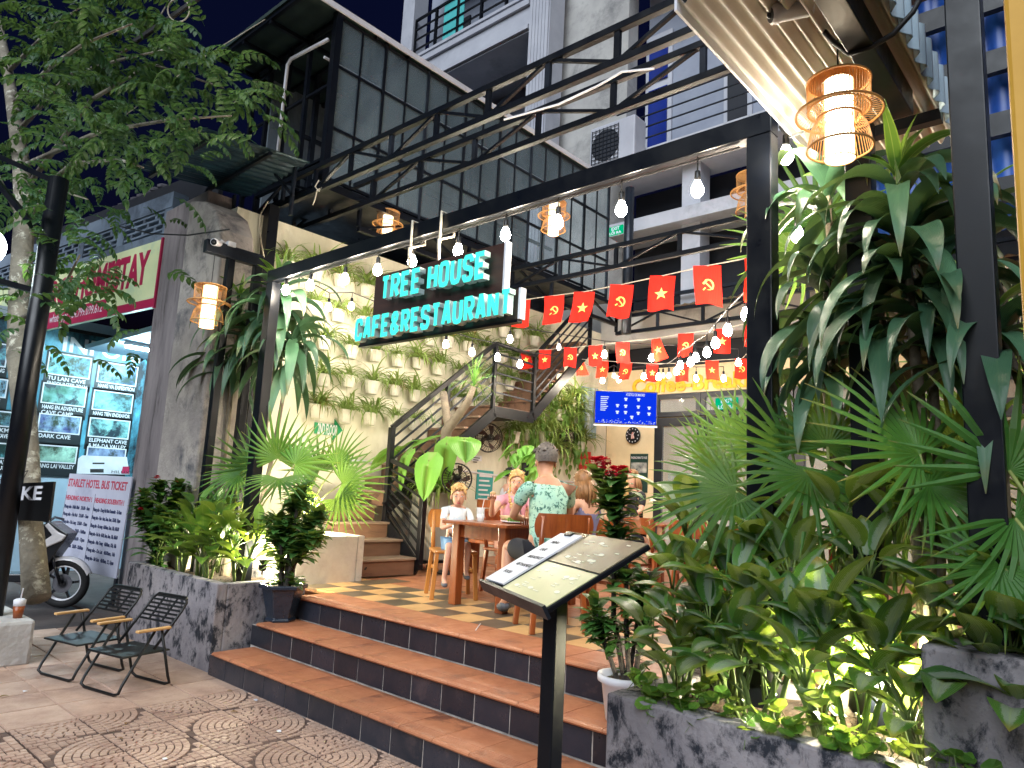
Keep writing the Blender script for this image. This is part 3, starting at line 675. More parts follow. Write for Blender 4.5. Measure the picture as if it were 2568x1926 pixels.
# ------------------------------------------------------------------ awning at the upper right
m_awn = M('cream_sheet', srgb(206, 196, 184), srgb(186, 176, 166), 2, .55)
AZ = 3.68
xr = P(2330, 200, Z=AZ).x
aw = thing('corrugated_awning', 'cream corrugated awning above the big bamboo lantern', 'awning', (-.8, 3, AZ))
corrugated((-1.36, 2.42, AZ), (xr, 2.42, AZ), (xr, 4.3, AZ), (-1.36, 4.3, AZ), 11, .022, sub=8).build('sheet', m_awn, aw, smooth=True)
MB().box(-1.362, -1.35, 2.42, 4.3, AZ - .03, AZ + .03).build('edge_strip', m_white, aw)
corrugated((xr + .02, 1.2, AZ + .14), (xr + .02, 4.6, AZ + .14), (xr + .02, 4.6, AZ - .06), (xr + .02, 1.2, AZ - .06), 26, .018, sub=6).build('valance', M('blue_white_sheet', srgb(196, 214, 224), srgb(170, 194, 210), 3, .4), aw, smooth=True)
qb = P(2120, 30, Z=AZ - .1)
MB().box(qb.x - .05, qb.x + .05, 2.0, 3.62, AZ - .16, AZ - .03).build('beam', m_steel, aw, bevel=.005)
MB().bar((-1.3, 3.9, AZ - .06), (xr, 3.9, AZ - .06), .06).build('beam', m_steel, aw)
# blue shutters of the next house
ns = thing('blue_shutter_wall', 'bright blue corrugated wall behind dark slats at the top right', 'wall', (.4, 7, 3))
corrugated((-2.2, 7.5, 4.2), (3.6, 7.5, 4.2), (3.6, 7.5, 10.5), (-2.2, 7.5, 10.5), 30, .03, sub=4).build('panel', M('blue_sheet', srgb(34, 80, 160), srgb(24, 56, 124), 2, .4), ns, smooth=True)
for i in range(9): MB().box(-2.2, 3.6, 7.28, 7.36, 4.4 + i * .62, 4.62 + i * .62).build('slat', m_steel, ns)
# yellow post close to the camera
q0 = P(2521, 100, Y=1.75)
tag(MB().box(q0.x, q0.x + .3, 1.75, 1.85, -.02, 4.6).build('yellow_post', M('yellow_paint', srgb(214, 164, 60), srgb(196, 146, 46), 3, .6), bevel=.01), 'yellow painted post cut by the right edge of the view', 'post')
# ------------------------------------------------------------------ neon sign
m_neon = emit('teal_neon', (0.05, 0.70, 0.55, 1), .42)
m_lside = M('letter_return', srgb(220, 240, 236), srgb(180, 214, 210), 4, .4)
m_board = M('dark_woodgrain_board', srgb(66, 40, 32), srgb(44, 28, 26), 3, .45, stretch=(1, 1, 9))
sg = thing('neon_sign', 'glowing teal letter sign reading TREE HOUSE CAFE&RESTAURANT on dark boards', 'sign', (-4.6, 3.45, 2.6))
SY = 3.46
def board(px):
    q = [P(x, y, Y=SY) for x, y in px]
    x0, x1 = min(v.x for v in q), max(v.x for v in q); z0, z1 = min(v.z for v in q), max(v.z for v in q)
    return x0, x1, z0, z1
u0, u1 = P(943, 690, Y=SY), P(1268, 612, Y=SY); u2 = P(1266, 724, Y=SY)
l0, l1 = P(902, 862, Y=SY), P(1300, 806, Y=SY); l2 = P(1300, 724, Y=SY)
zsplit = l2.z
o = MB().box(u0.x, u1.x, SY, SY + .03, zsplit + .003, (u0.z + u1.z) / 2).build('board', m_board, sg); 
MB().box(l0.x, l1.x, SY - .002, SY + .032, (l0.z + l1.z) / 2, zsplit).build('board', m_board, sg)
MB().box(u1.x + .001, u1.x + .022, SY - .012, SY + .04, zsplit + .004, (u0.z + u1.z) / 2 + .006).build('edge_strip', m_white, sg)
MB().box(l1.x + .001, l1.x + .022, SY - .012, SY + .04, (l0.z + l1.z) / 2, zsplit + .002).build('edge_strip', m_white, sg)
MB().box(l0.x, l1.x, SY - .012, SY + .04, (l0.z + l1.z) / 2 - .02, (l0.z + l1.z) / 2 - .001).build('edge_strip', m_steel, sg)
GLYPH = {'T': [[(0, 1), (1, 1)], [(.5, .9), (.5, 0)]], 'R': [[(0, 0), (0, 1), (.75, 1), (1, .85), (1, .62), (.75, .47), (.1, .47)], [(.5, .45), (1, 0)]], 'E': [[(1, 1), (0, 1), (0, 0), (1, 0)], [(.1, .52), (.85, .52)]], 'H': [[(0, 0), (0, 1)], [(1, 0), (1, 1)], [(.1, .5), (.9, .5)]],
         'O': [[(.5, 1), (.85, .97), (1, .82), (1, .18), (.85, .03), (.5, 0), (.15, .03), (0, .18), (0, .82), (.15, .97), (.5, 1)]], 'U': [[(0, 1), (0, .2), (.18, .03), (.5, 0), (.82, .03), (1, .2), (1, 1)]], 'S': [[(1, .76), (1, .88), (.82, 1), (.2, 1), (0, .86), (0, .66), (.15, .55), (.85, .45), (1, .34), (1, .14), (.8, 0), (.18, 0), (0, .12), (0, .24)]],
         'C': [[(1, .7), (1, .84), (.82, 1), (.2, 1), (0, .84), (0, .16), (.2, 0), (.82, 0), (1, .16), (1, .3)]], 'A': [[(0, 0), (.42, 1), (.58, 1), (1, 0)], [(.2, .27), (.8, .27)]], 'F': [[(1, 1), (0, 1), (0, 0)], [(.1, .52), (.85, .52)]], 'N': [[(0, 0), (0, 1)], [(0.03, .97), (.97, .03)], [(1, 0), (1, 1)]], '&': [[(1, 0), (.12, .7), (.12, .9), (.3, 1), (.6, 1), (.75, .88), (.7, .7), (.05, .38), (0, .14), (.2, 0), (.6, 0), (.95, .35)]]}
def stroke(b, pts, w, z0, z1):
    """polyline of constant width with mitred corners, standing from z0 to z1"""
    pts = [Vector((x, y, 0)) for x, y in pts]; n = len(pts); closed = (pts[0] - pts[-1]).length < 1e-6; A, B = [], []
    for i in range(n):
        d0 = (pts[i] - pts[i - 1]) if i else ((pts[-1] - pts[-2]) if closed else pts[1] - pts[0]); d1 = (pts[i + 1] - pts[i]) if i < n - 1 else ((pts[1] - pts[0]) if closed else d0)
        d0, d1 = d0.normalized(), d1.normalized(); n0, n1 = Vector((-d0.y, d0.x, 0)), Vector((-d1.y, d1.x, 0)); mm = (n0 + n1); mm = mm.normalized() if mm.length > .1 else n0
        k = min(1.5, 1 / max(.4, mm.dot(n0))); A.append(pts[i] + mm * w / 2 * k); B.append(pts[i] - mm * w / 2 * k)
    for i in range(n - 1):
        q = [A[i], B[i], B[i + 1], A[i + 1]]; nn = b.add([v + Vector((0, 0, z0)) for v in q] + [v + Vector((0, 0, z1)) for v in q])
        b.mat(0).face((nn + 4, nn + 5, nn + 6, nn + 7)); b.mat(1)
        b.face((nn, nn + 4, nn + 7, nn + 3)); b.face((nn + 1, nn + 2, nn + 6, nn + 5))
        if i == 0 and not closed: b.face((nn, nn + 1, nn + 5, nn + 4))
        if i == n - 2 and not closed: b.face((nn + 2, nn + 3, nn + 7, nn + 6))
def neon(txt, x0, x1, zb, zt):
    """each letter is a part of its own"""
    wt = [{' ': .5, '&': 1.1}.get(c, 1.0) for c in txt]; tot = sum(wt); x = x0; hh_ = zt - zb
    for c, w in zip(txt, wt):
        cw = (x1 - x0) * w / tot
        if c != ' ':
            sw = min(hh_ * .19, cw * .31); b = MB(); lw_ = cw * .90
            for k, pl_ in enumerate(GLYPH[c]): stroke(b, [(sw / 2 + px * (lw_ - sw), sw / 2 + py * (hh_ - sw)) for px, py in pl_], sw, -.028, .03 - .0006 * k)
            place('letter', b.mesh('letter', [m_neon, m_lside]), sg, frame((x + cw * .035, SY - .065, zb), (1, 0, 0), (0, 0, 1)))
        x += cw
hh = (u0.z + u1.z) / 2
NY = SY - .095
def row(txt, lb, lt, rb, rt):
    a, c, d, e = [P(*q, Y=NY) for q in (lb, lt, rb, rt)]
    neon(txt, a.x, d.x, (a.z + d.z) / 2, (c.z + e.z) / 2)
row('TREE HOUSE', (952, 750), (953, 690), (1219, 703), (1222, 632))
row('CAFE&RESTAURANT', (887, 852), (890, 796), (1282, 796), (1284, 727))
for x, y in ((1032, 600), (1105, 575)):
    t = P(x, y, Y=3.54); z1 = hh
    MB().tube([(t.x, 3.54, z1 - .02), (t.x + .01, 3.53, 3.60), (t.x + .01, 3.53, 3.76), (t.x + .01, 3.67, 3.76), (t.x + .015, 3.67, 3.60), (t.x + .03, 3.50, 3.52), (t.x + .035, 3.50, 3.42)], .011, 6).build('rope', m_rope, sg, smooth=True)

# ------------------------------------------------------------------ light bulbs and their strings
m_bulb = emit('lit_bulb', (1.0, 0.88, 0.70, 1), 90)
m_bulb_off = M('white_bulb', srgb(235, 238, 245), None, 3, .15)
def bulb_meshes():
    s = MB().lathe([(.006, .085), (.014, .08), (.016, .04), (.013, .03)], n=8).mesh('socket', m_black, True)
    pr = [(.004, -.052), (.016, -.049), (.026, -.038), (.031, -.022), (.029, -.004), (.020, .016), (.014, .03)]
    return s, MB().lathe(pr, n=12).mesh('glass', m_bulb, True), MB().lathe(pr, n=12).mesh('glass', m_bulb_off, True)
me_sock, me_lit, me_off = bulb_meshes()
def bulb(p, label, group, lit=True, s=1.2):
    t = thing('light_bulb', label, 'light bulb', p, group)
    place('socket', me_sock, t, Matrix.Diagonal((s, s, s, 1)), world=False); place('glass', me_lit if lit else me_off, t, Matrix.Diagonal((s, s, s, 1)), world=False)
    return t
def string(label, pts, bulbs, desc, group, s=1.2, drop=.08):
    """wire through pts; bulbs = [(point, lit)]"""
    t = thing('light_string', label, 'string light', pts[0])
    b = MB(); b.tube(pts, .007, 5)
    b.build('cable', m_cable, t)
    for i, (p, lit) in enumerate(bulbs):
        bulb(p, '%s, %s from the left' % (('lit ' if lit else 'unlit white ') + desc, ORD[i]), group, lit, s)
        MB().tube([p + Vector((0, 0, .08 * s)), p + Vector((0, 0, .08 * s + drop))], .005, 5).build('lead', m_cable, t)
BYF = 3.60
bl = [P(x, y, Y=BYF) for x, y in ((717, 724), (778, 712), (865, 696), (947, 673), (1034, 651), (1149, 624), (1268, 583), (1399, 553), (1558, 519), (1749, 469))]
string('black cable of bulbs along the underside of the sign frame', [(-6.45, BYF, 3.605), (-4, BYF, 3.607), (-1.6, BYF, 3.605)], [(p, True) for p in bl], 'warm bulb hanging under the sign-frame beam', 'bulbs under the sign frame', drop=.10)
def S(lst): return [P(x, y, Y=Y) for x, y, Y in lst]
g1 = S([(824, 768, 4.9), (881, 766, 5.2), (1118, 861, 6.0), (1184, 881, 6.3), (1248, 894, 6.6), (1304, 911, 6.9)])
string('slack cable of bulbs in front of the potted wall', [q + Vector((0, 0, .17)) for q in [P(735, 720, Y=4.4)] + g1 + [P(1400, 925, Y=7.4)]], [(p, True) for p in g1], 'bulb strung in front of the potted wall', 'bulbs by the potted wall')
g2 = S([(1279, 848, 7.0), (1402, 868, 7.6), (1516, 886, 7.9), (1634, 895, 8.2), (1852, 907, 8.8)])
string('cable of bulbs crossing the courtyard at mid height', [q + Vector((0, 0, .17)) for q in g2], [(p, i != 1) for i, p in enumerate(g2)], 'bulb on the cable crossing the courtyard', 'bulbs across the courtyard')
z7 = lambda x, y: (1200 + x * .3857, 560 + y * .3857)
g3 = [P(*z7(x, y), Y=Y) for x, y, Y in ((1075, 990, 9.4), (1170, 993, 9.1), (1238, 985, 8.7), (1288, 955, 8.2), (1312, 915, 7.7), (1378, 895, 7.2), (1412, 865, 6.8), (1485, 830, 6.4), (1540, 770, 5.9), (1620, 685, 5.4), (1740, 580, 4.9))]
string('steep cable of bulbs climbing towards the right frame post', [q + Vector((0, 0, .17)) for q in g3] + [P(1895, 705, Y=4.2)], [(p, i != 2) for i, p in enumerate(g3)], 'bulb on the cable climbing to the frame post', 'bulbs climbing to the post')
g4 = [(P(*z7(x, y), Y=10.2), l) for x, y, l in ((535, 948, 0), (650, 960, 1), (807, 1018, 1), (880, 985, 0), (912, 1010, 1), (1200, 985, 0), (1415, 1003, 1), (1593, 1003, 1))]
string('farthest cable of bulbs in front of the shop sign', [q + Vector((0, 0, .17)) for q, _ in g4], [(p, bool(l)) for p, l in g4], 'bulb on the cable before the shop sign', 'bulbs before the shop sign')
g5 = [P(1971, 383, Y=3.5), P(2000, 583, Y=4.2)]
string('short cable from the frame corner to the lantern', [P(1955, 318, Y=3.55), P(1975, 345, Y=3.5), P(2050, 318, Y=3.4)], [(g5[0], True)], 'bulb beside the frame corner post', 'bulbs right of the frame', drop=.01)
bulb(g5[1], 'lit bulb glowing among the leaves right of the frame post', 'bulbs right of the frame')

# ------------------------------------------------------------------ bamboo lanterns
m_bamboo = M('bamboo_strip', srgb(216, 164, 100), srgb(186, 128, 68), 12, .5)
m_shade = emit('lamp_shade_glow', (1.0, 0.80, 0.50, 1), 1.6)
m_shade2 = emit('lamp_shade_core', (1.0, 0.86, 0.62, 1), 3.6)
m_dimshade = M('paper_shade', srgb(230, 216, 190), None, 4, .7)
def lantern(label, c, s, top, lit=True, glow=m_shade):
    """c: centre of the wide ring; s: ring radius; top: height of the hook"""
    t = thing('bamboo_lantern', label, 'lantern', c, 'bamboo lanterns')
    c = Vector(c); h = s
    MB().lathe([(.34 * h, -1.12 * h), (.335 * h, .98 * h)], c, 24, cap=False).build('shade', glow if lit else m_dimshade, t, smooth=True)
    b = MB()
    for r, z in ((.36, -1.13), (.36, .99)): b.tube([c + Vector((r * h * math.cos(a), r * h * math.sin(a), z * h)) for a in [2 * pi * i / 24 for i in range(24)]], .018 * h, 5, closed=True)
    for i in range(36):
        a = 2 * pi * i / 36; d = Vector((math.cos(a), math.sin(a), 0)); b.tube([c + d * .352 * h + Vector((0, 0, -1.12 * h)), c + d * .352 * h + Vector((0, 0, .98 * h))], .010 * h, 4)
    tag(b.build('shade_ribs', m_bamboo, t), kind='stuff')
    b = MB()
    def ring(r, z, w=.03): b.tube([c + Vector((r * h * math.cos(a), r * h * math.sin(a), z * h)) for a in [2 * pi * i / 32 for i in range(32)]], w * h, 6, closed=True)
    ring(.74, .92); ring(.72, .18); ring(1.0, .08, .035); ring(.5, -.05); ring(.76, -.85)
    b.build('hoops', m_bamboo, t, smooth=True)
    b = MB()
    for i in range(54):
        a = 2 * pi * i / 54; d = Vector((math.cos(a), math.sin(a), 0)); e = Vector((math.cos(a + .22), math.sin(a + .22), 0)); zz = Vector((0, 0, h))
        b.tube([c + d * .74 * h + zz * .92, c + d * .73 * h + zz * .55, c + d * .72 * h + zz * .18], .009 * h, 4)
        b.tube([c + d * 1.0 * h + zz * .08, c + e * .72 * h + zz * .17, c + e * .45 * h + zz * .0], .009 * h, 4)
        b.tube([c + e * .45 * h + zz * .0, c + d * .66 * h - zz * .35, c + d * .76 * h - zz * .85], .009 * h, 4)
    tag(b.build('cage', m_bamboo, t), kind='stuff')
    MB().lathe([(.74 * h, .93 * h), (.40 * h, 1.02 * h), (.1 * h, 1.12 * h), (.03 * h, 1.16 * h)], c, 20).build('cap', m_bamboo, t, smooth=True)
    MB().tube([c + Vector((0, 0, 1.14 * h)), Vector((c.x, c.y, top))], .004, 5).build('cord', m_cable, t)
    return t
lantern('large lit bamboo lantern hanging under the cream awning', P(2104, 292, Y=3.0), .172, 3.64, glow=m_shade2)
q = P(524, 765, X=-7.3); lantern('lit bamboo lantern hanging from the camera arm at the pillar', q, .215, zt - .14)
lantern('lit bamboo lantern under the gallery, above the sign beam', P(972, 566, Y=5.6), .2, 5.1)
lantern('unlit bamboo lantern deep in the courtyard beside the frame post', P(1888, 487, Y=8.0), .26, 4.85, lit=False)
lantern('reflection of a lit bamboo lantern in the gallery panes, built as a lantern', P(1389, 545, Y=6.6), .2, 5.15)  # only a reflection in the glass, modelled as one more solid lantern

# ------------------------------------------------------------------ security cameras
def cctv(label, c, d, mount):
    t = thing('security_camera', label, 'camera', c); c = Vector(c); d = Vector(d).normalized()
    MB().lathe([(.022, -.09), (.034, -.085), (.036, .05), (.040, .055), (.040, .085), (.033, .09)], c, 16, axis=d).build('housing', m_white, t, smooth=True)
    MB().lathe([(.031, .0905), (.031, .093)], c, 16, axis=d).build('lens_plate', m_black, t); MB().ball(c + d * .093, .014, 10, 6).build('lens', m_alu, t, smooth=True)
    MB().tube([c - d * .06, c - d * .09 + Vector((0, 0, .05)), Vector(mount)], .012, 6).build('bracket', m_white, t, smooth=True)
    mo = Vector(mount); MB().box(mo.x - .05, mo.x + .05, mo.y - .045, mo.y + .045, mo.z - .01, mo.z + .045).build('junction_box', m_white, t, bevel=.006)
    return t
cctv('white bullet security camera under the awning', P(1985, 28, Y=2.75), (-.75, -.65, -.25), P(2045, 15, Y=2.85))
q = P(545, 610, X=-7.25); cctv('white security camera on the end of the black arm by the pillar', q, (.5, -.55, -.15), q + Vector((-.04, .16, .02)))
ct = thing('electric_cable', 'black cable looping beneath the awning beam', 'cable', P(2100, 100, Y=2.9))
MB().tube([P(x, y, Y=2.95) for x, y in ((2050, 60), (2090, 105), (2130, 135), (2180, 120), (2240, 85), (2290, 30), (2310, -10))], .012, 6).build('cable_run', m_cable, ct, smooth=True)
wr = thing('overhead_wire', 'thin overhead wire from the tree to the gallery roof', 'wire', P(300, 300, Y=3.2))
MB().tube([P(245, 340, Y=2.6), P(500, 150, Y=3.4), P(760, -10, Y=4.4)], .006, 5).build('wire_run', m_rope, wr)
wr = thing('cable_bundle', 'thick black cable bundle with a white coil crossing the tree top', 'cable', P(430, 40, Y=2.9))
MB().tube([P(330, 110, Y=2.4), P(420, 50, Y=2.7), P(520, -20, Y=3.0)], .03, 7).build('cable_run', m_cable, wr)
cc = P(448, 25, Y=2.75); MB().tube([cc + RIGHT * .12 * math.cos(a) + UP * .13 * math.sin(a) for a in [2 * pi * i / 20 for i in range(20)]], .008, 5, closed=True).build('coil', m_rope, wr)
wr = thing('overhead_wire', 'thin black wire strung from the sheet-roofed house to the steel column', 'wire', P(400, 560, Y=3.3))
MB().tube([P(300, 568, Y=3.3), P(380, 586, Y=3.3), P(470, 590, Y=3.35), P(575, 575, Y=3.5)], .009, 5).build('wire_run', m_cable, wr)

# ------------------------------------------------------------------ flags
m_red = M('red_cloth', srgb(226, 38, 24), srgb(206, 30, 20), 5, .75)
m_red = leafmat('red_flag_cloth', srgb(228, 40, 26), srgb(216, 34, 22), rough=.8, trans=.35, tc=srgb(235, 50, 24), rib=0, rnd=.06)
m_gold = M('gold_print', srgb(250, 226, 120), srgb(244, 214, 100), 5, .7)
def star(b, r, z):
    pts = [(r * (1 if i % 2 == 0 else .39) * math.sin(pi * i / 5), r * (1 if i % 2 == 0 else .39) * math.cos(pi * i / 5), z) for i in range(10)]
    b.prism(pts, (0, 0, .0015))
def hammer_sickle(b, r, z):
    n = 12; outer = []; inner = []
    for i in range(n + 1):
        a = math.radians(125 - 235 * i / n)
        outer.append((r * .82 * math.cos(a) + .05 * r, r * .86 * math.sin(a) + .05 * r, z))
        w = .24 * math.sin(pi * min(1, (i + 1.2) / (n + 1))) ** .8 + .02
        inner.append(((r * .82 - w * r) * math.cos(a) + .05 * r - .02 * r, (r * .86 - w * r) * math.sin(a) + .05 * r, z))
    for i in range(n): b.prism([inner[i], inner[i + 1], outer[i + 1], outer[i]], (0, 0, .0015))
    def rect(cx, cy, l, w, a):
        d = Vector((math.cos(a), math.sin(a), 0)) * l / 2; e = Vector((-math.sin(a), math.cos(a), 0)) * w / 2; c = Vector((cx, cy, z + .0004))
        b.prism([c - d - e, c + d - e, c + d + e, c - d + e], (0, 0, .0015))
    rect(-.58 * r, -.62 * r, .5 * r, .2 * r, math.radians(45))
    rect(.10 * r, -.10 * r, 1.5 * r, .2 * r, math.radians(-45))
    rect(-.42 * r, .42 * r, .75 * r, .32 * r, math.radians(45))
def flag_mesh(w, h, seed, curl=0.0):
    rg = random.Random(seed); ph, p2 = rg.uniform(0, 6), rg.uniform(0, 6); k1, k2, sh = rg.uniform(.05, .12), rg.uniform(.06, .14), rg.uniform(-.10, .10); nn = 10; crn = rg.choice((-1, 1)) * rg.uniform(0, .25)
    def f(u, v):
        x = w * (u - .5) * (1 - .08 * v * math.sin(ph) ** 2) + .03 * w * math.sin(3 * v + ph) + sh * w * v
        z = k1 * w * v * math.sin(6.5 * u + ph) + k2 * w * math.sin(3.2 * v + p2) * v + curl * v * (u - .3) * w + crn * w * max(0, v - .6) * max(0, u - .5) * 4
        return (x, -h * v * (1 - .03 * math.sin(5 * u + p2)), z)
    b = MB(); b.grid([[f(i / 8, j / nn) for i in range(9)] for j in range(nn + 1)], lambda i, j: (j / 8, i / nn)); return b.mesh('cloth', m_red, True), f
def flags(rowname, lst, w, h, label_row, face=(.45, -.9, 0)):
    fx = Vector((-face[1], face[0], 0)).normalized()
    names = {'s': 'red flag with yellow star', 'h': 'red flag with yellow hammer and sickle'}
    tops = []
    for i, (p, k, curl) in enumerate(lst):
        t = thing('bunting_flag', '%s, %s from the left in the %s' % (names[k], ORD[i], label_row), 'flag', p, rowname)
        rz = R.uniform(-.12, .12) + (1.0 if curl else 0); tilt = R.uniform(-.06, .06) + (.35 if curl else 0)
        M4 = frame((0, 0, 0), Matrix.Rotation(rz, 3, 'Z') @ fx, (0, 0, 1)) @ Matrix.Rotation(tilt, 4, 'Z')
        me, f = flag_mesh(w, h, i * 7 + len(lst), .6 if curl else R.uniform(-.12, .12)); place('cloth', me, t, M4, world=False)
        b = MB(); (star if k == 's' else hammer_sickle)(b, w * (.27 if k == 's' else .25), 0)
        for n_, (x_, y_, z_) in enumerate(b.v):
            c_ = f(x_ / w + .5, .52 - y_ / h); b.v[n_] = (c_[0], c_[1], c_[2] + z_ + .004)
        place('emblem', b.mesh('emblem', m_gold), t, M4, world=False)
        tops.append(p)
    ln = thing('string_of_bunting', 'white cord of the %s of flags' % label_row, 'cord', tops[0], )
    MB().tube([tops[0] + Vector((-.6, 0, .05))] + tops + [tops[-1] + Vector((.5, -.3, .25))], .005, 5).build('cord_run', m_rope, ln)
F1 = [(275, 500, 's', 0), (490, 470, 'h', 0), (685, 445, 's', 0), (930, 398, 'h', 0), (1200, 340, 's', 0), (1490, 275, 'h', 0), (1770, 222, 's', 1)]
flags('front row of flags', [(P(*z7(x, y), Y=5.9 - .18 * i), k, c) for i, (x, y, k, c) in enumerate(F1)], .215, .315, 'front row')
F2 = [(300, 825, 's', 1), (432, 822, 's', 0), (600, 808, 'h', 0), (762, 793, 's', 0), (940, 770, 'h', 0), (1150, 748, 's', 1), (1345, 715, 'h', 0), (1590, 685, 's', 0), (1790, 640, 'h', 0)]
flags('middle row of flags', [(P(*z7(x, y), Y=8.6 - .1 * i), k, c) for i, (x, y, k, c) in enumerate(F2)], .195, .30, 'middle row')
F3 = [(650, 882, 'h', 1), (805, 893, 's', 0), (960, 905, 'h', 0), (1130, 912, 's', 0), (1330, 910, 'h', 0), (1520, 892, 's', 0), (1712, 880, 'h', 0)]
flags('back row of flags', [(P(*z7(x, y), Y=10.0), k, c) for x, y, k, c in F3], .20, .30, 'back row')

# ------------------------------------------------------------------ television, clock, posters and notices
m_screen = emit('tv_screen_blue', (.004, .04, .85, 1), .20)
m_tvink = emit('tv_print', (.75, .85, 1, 1), .22)
tc_ = P(1569, 1024, Y=10.6); fw = FWD.copy(); fw.z = 0; rv = Vector((tc_.x, tc_.y, 0)).normalized(); rx = Vector((rv.y, -rv.x, 0)); rx = (rx + Vector((.0, .06, 0))).normalized()
tv = thing('television', 'wall-mounted television showing a blue football line-up', 'television', tc_)
dep = (tc_ - EYE).dot(FWD); tw, thh = 157 * dep / F, 88 * dep / F
T4 = frame(tc_, rx, (0, 0, 1))
def on(T, b): return MB().merge(b, T)
on(T4, MB().box(-tw / 2, tw / 2, -thh / 2, thh / 2, -.06, 0)).build('case', m_black, tv, bevel=.006)
on(T4, MB().box(-tw / 2 + .02, tw / 2 - .02, -thh / 2 + .035, thh / 2 - .02, .001, .003)).build('screen', m_screen, tv)
on(T4, MB().box(-tw / 2, tw / 2, -thh / 2 - .012, -thh / 2 + .010, -.055, .006)).build('trim', m_white, tv)
on(T4, MB().box(-.12, .12, -.1, .12, -.30, -.062)).build('wall_mount', m_steel, tv)
write(tv, 'screen_lettering', 'ATLÉTICO DE MADRID', T4 @ Matrix.Translation((-.0 * tw, thh * .36, .004)), .065, m_tvink, depth=.0005, bold=.001, fit=.30 * tw)
for i in range(8):
    wl = tw * (.13, .12, .10, .11, .09, .12, .10, .08)[i]; on(T4, MB().box(-.40 * tw, -.40 * tw + wl, thh * (.30 - .055 * i), thh * (.325 - .055 * i), .0035, .0045)).build('screen_list_line', m_tvink, tv)
b = MB()
for cx, cyy in ((.0, .26), (.2, .26), (-.13, .07), (0, .06), (.2, .05), (.37, .03), (-.13, -.12), (0, -.12), (.2, -.13), (.37, -.14), (.1, -.25)):
    x, y = cx * tw, cyy * thh; u = .026 * tw
    b.prism([(x - u * .6, y - u, .004), (x + u * .6, y - u, .004), (x + u * .6, y + .2 * u, .004), (x + u * 1.15, y + .1 * u, .004), (x + u * .9, y + u * .9, .004), (x - u * .9, y + u * .9, .004), (x - u * 1.15, y + .1 * u, .004), (x - u * .6, y + .2 * u, .004)], (0, 0, .001))
tag(on(T4, b).build('shirt_icons', m_tvink, tv), kind='stuff')
b = MB()
for i in range(90):
    x = R.uniform(-.46, .46) * tw; y = -thh / 2 + .04 + abs(R.gauss(0, .03)); b.box(x, x + R.uniform(.004, .018), y, y + R.uniform(.004, .012), .0035, .0045)
tag(on(T4, b).build('screen_crowd', m_tvink, tv), kind='stuff')

q = P(1588, 1092, Y=BY - .03)
ck = thing('wall_clock', 'round black wall clock with white numerals below the television', 'clock', q)
MB().lathe([(.165, 0), (.165, .02), (.155, .026)], q, 28, axis=(0, -1, 0)).build('case', m_black, ck, smooth=False)
for i in range(12):
    a = pi * i / 6; MB().box(q.x + .13 * math.sin(a) - .008, q.x + .13 * math.sin(a) + .008, q.y - .031, q.y - .0265, q.z + .13 * math.cos(a) - .012, q.z + .13 * math.cos(a) + .012).build('hour_mark', m_white, ck)
b = MB(); b.prism([(q.x - .03, q.y - .027, q.z - .07), (q.x + .045, q.y - .027, q.z - .06), (q.x + .03, q.y - .027, q.z + .0), (q.x + .018, q.y - .027, q.z + .07), (q.x - .012, q.y - .027, q.z + .06), (q.x - .03, q.y - .027, q.z + .0)], (0, -.002, 0)); b.build('dial_print', M('dial_print', srgb(235, 220, 205), srgb(190, 70, 60), 18, .5), ck)
MB().bar((q.x, q.y - .034, q.z), (q.x + .05, q.y - .034, q.z + .06), .008).build('hand', m_white, ck); MB().bar((q.x, q.y - .036, q.z), (q.x - .09, q.y - .036, q.z + .03), .006).build('hand', m_white, ck)

def wall_sheet(name, label, cat, X, px, mat, th=.012):
    """flat sheet on the left wall (plane X), corners given in the photo"""
    pts = [P(x, y, X=X) for x, y in px]; ya = [p.y for p in pts]; za = [p.z for p in pts]
    t = thing(name, label, cat, (X, sum(ya) / len(ya), sum(za) / len(za)))
    MB().prism(pts, (-th, 0, 0)).build('sheet', mat, t)
    return t, min(ya), max(ya), min(za), max(za)
m_fall = M('waterfall_print', srgb(210, 226, 228), srgb(60, 130, 170), 2.6, .5, stretch=(1, 3, .5), stain=srgb(70, 96, 66), sscale=1.6, slo=.5, shi=.62)
wall_sheet('waterfall_poster', 'tall waterfall poster on the wall beside the television', 'poster', -8.18, (((1452, 967)), (1500, 975), (1494, 1102), (1449, 1089)), m_fall)
t, ya, yb, za, zb_ = wall_sheet('menu_notice', 'teal notice sheet of white writing on the wall behind the boy', 'notice', -8.18, ((1198, 1178), (1238, 1182), (1233, 1254), (1193, 1252)), M('teal_sheet_print', srgb(60, 160, 160), srgb(50, 140, 142), 3, .6))
for i in range(9):
    wl = (yb - ya) * (.8 if i == 0 else (.62, .7, .55, .66, .6, .72, .5, .64)[i - 1]); zc = zb_ - .11 - .075 * i; MB().box(-8.178, -8.174, ya + .05, ya + .05 + wl, zc, zc + (.055 if i == 0 else .028)).build('print_line', m_white, t)
t, ya, yb, za, zb_ = wall_sheet('paper_notice', 'small white printed notice on the wall under the stair', 'notice', -8.18, ((1184, 1142), (1208, 1143), (1208, 1157), (1184, 1156)), m_white)
for i in range(3): MB().box(-8.179, -8.176, ya + .03, yb - .05 - .03 * i, zb_ - .05 - .035 * i, zb_ - .035 - .035 * i).build('print_line', m_ink, t)
t, ya, yb, za, zb_ = wall_sheet('fire_call_box', 'red fire-instruction board near the far corner', 'board', -8.17, ((1453, 1130), (1482, 1134), (1481, 1180), (1452, 1178)), M('red_board', srgb(220, 40, 40), srgb(196, 30, 34), 4, .4), .04)
MB().box(-8.168, -8.165, ya + .05, yb - .05, za + .1, zb_ - .2).build('print', M('pale_print', srgb(240, 160, 150), srgb(220, 80, 70), 9, .5), t)
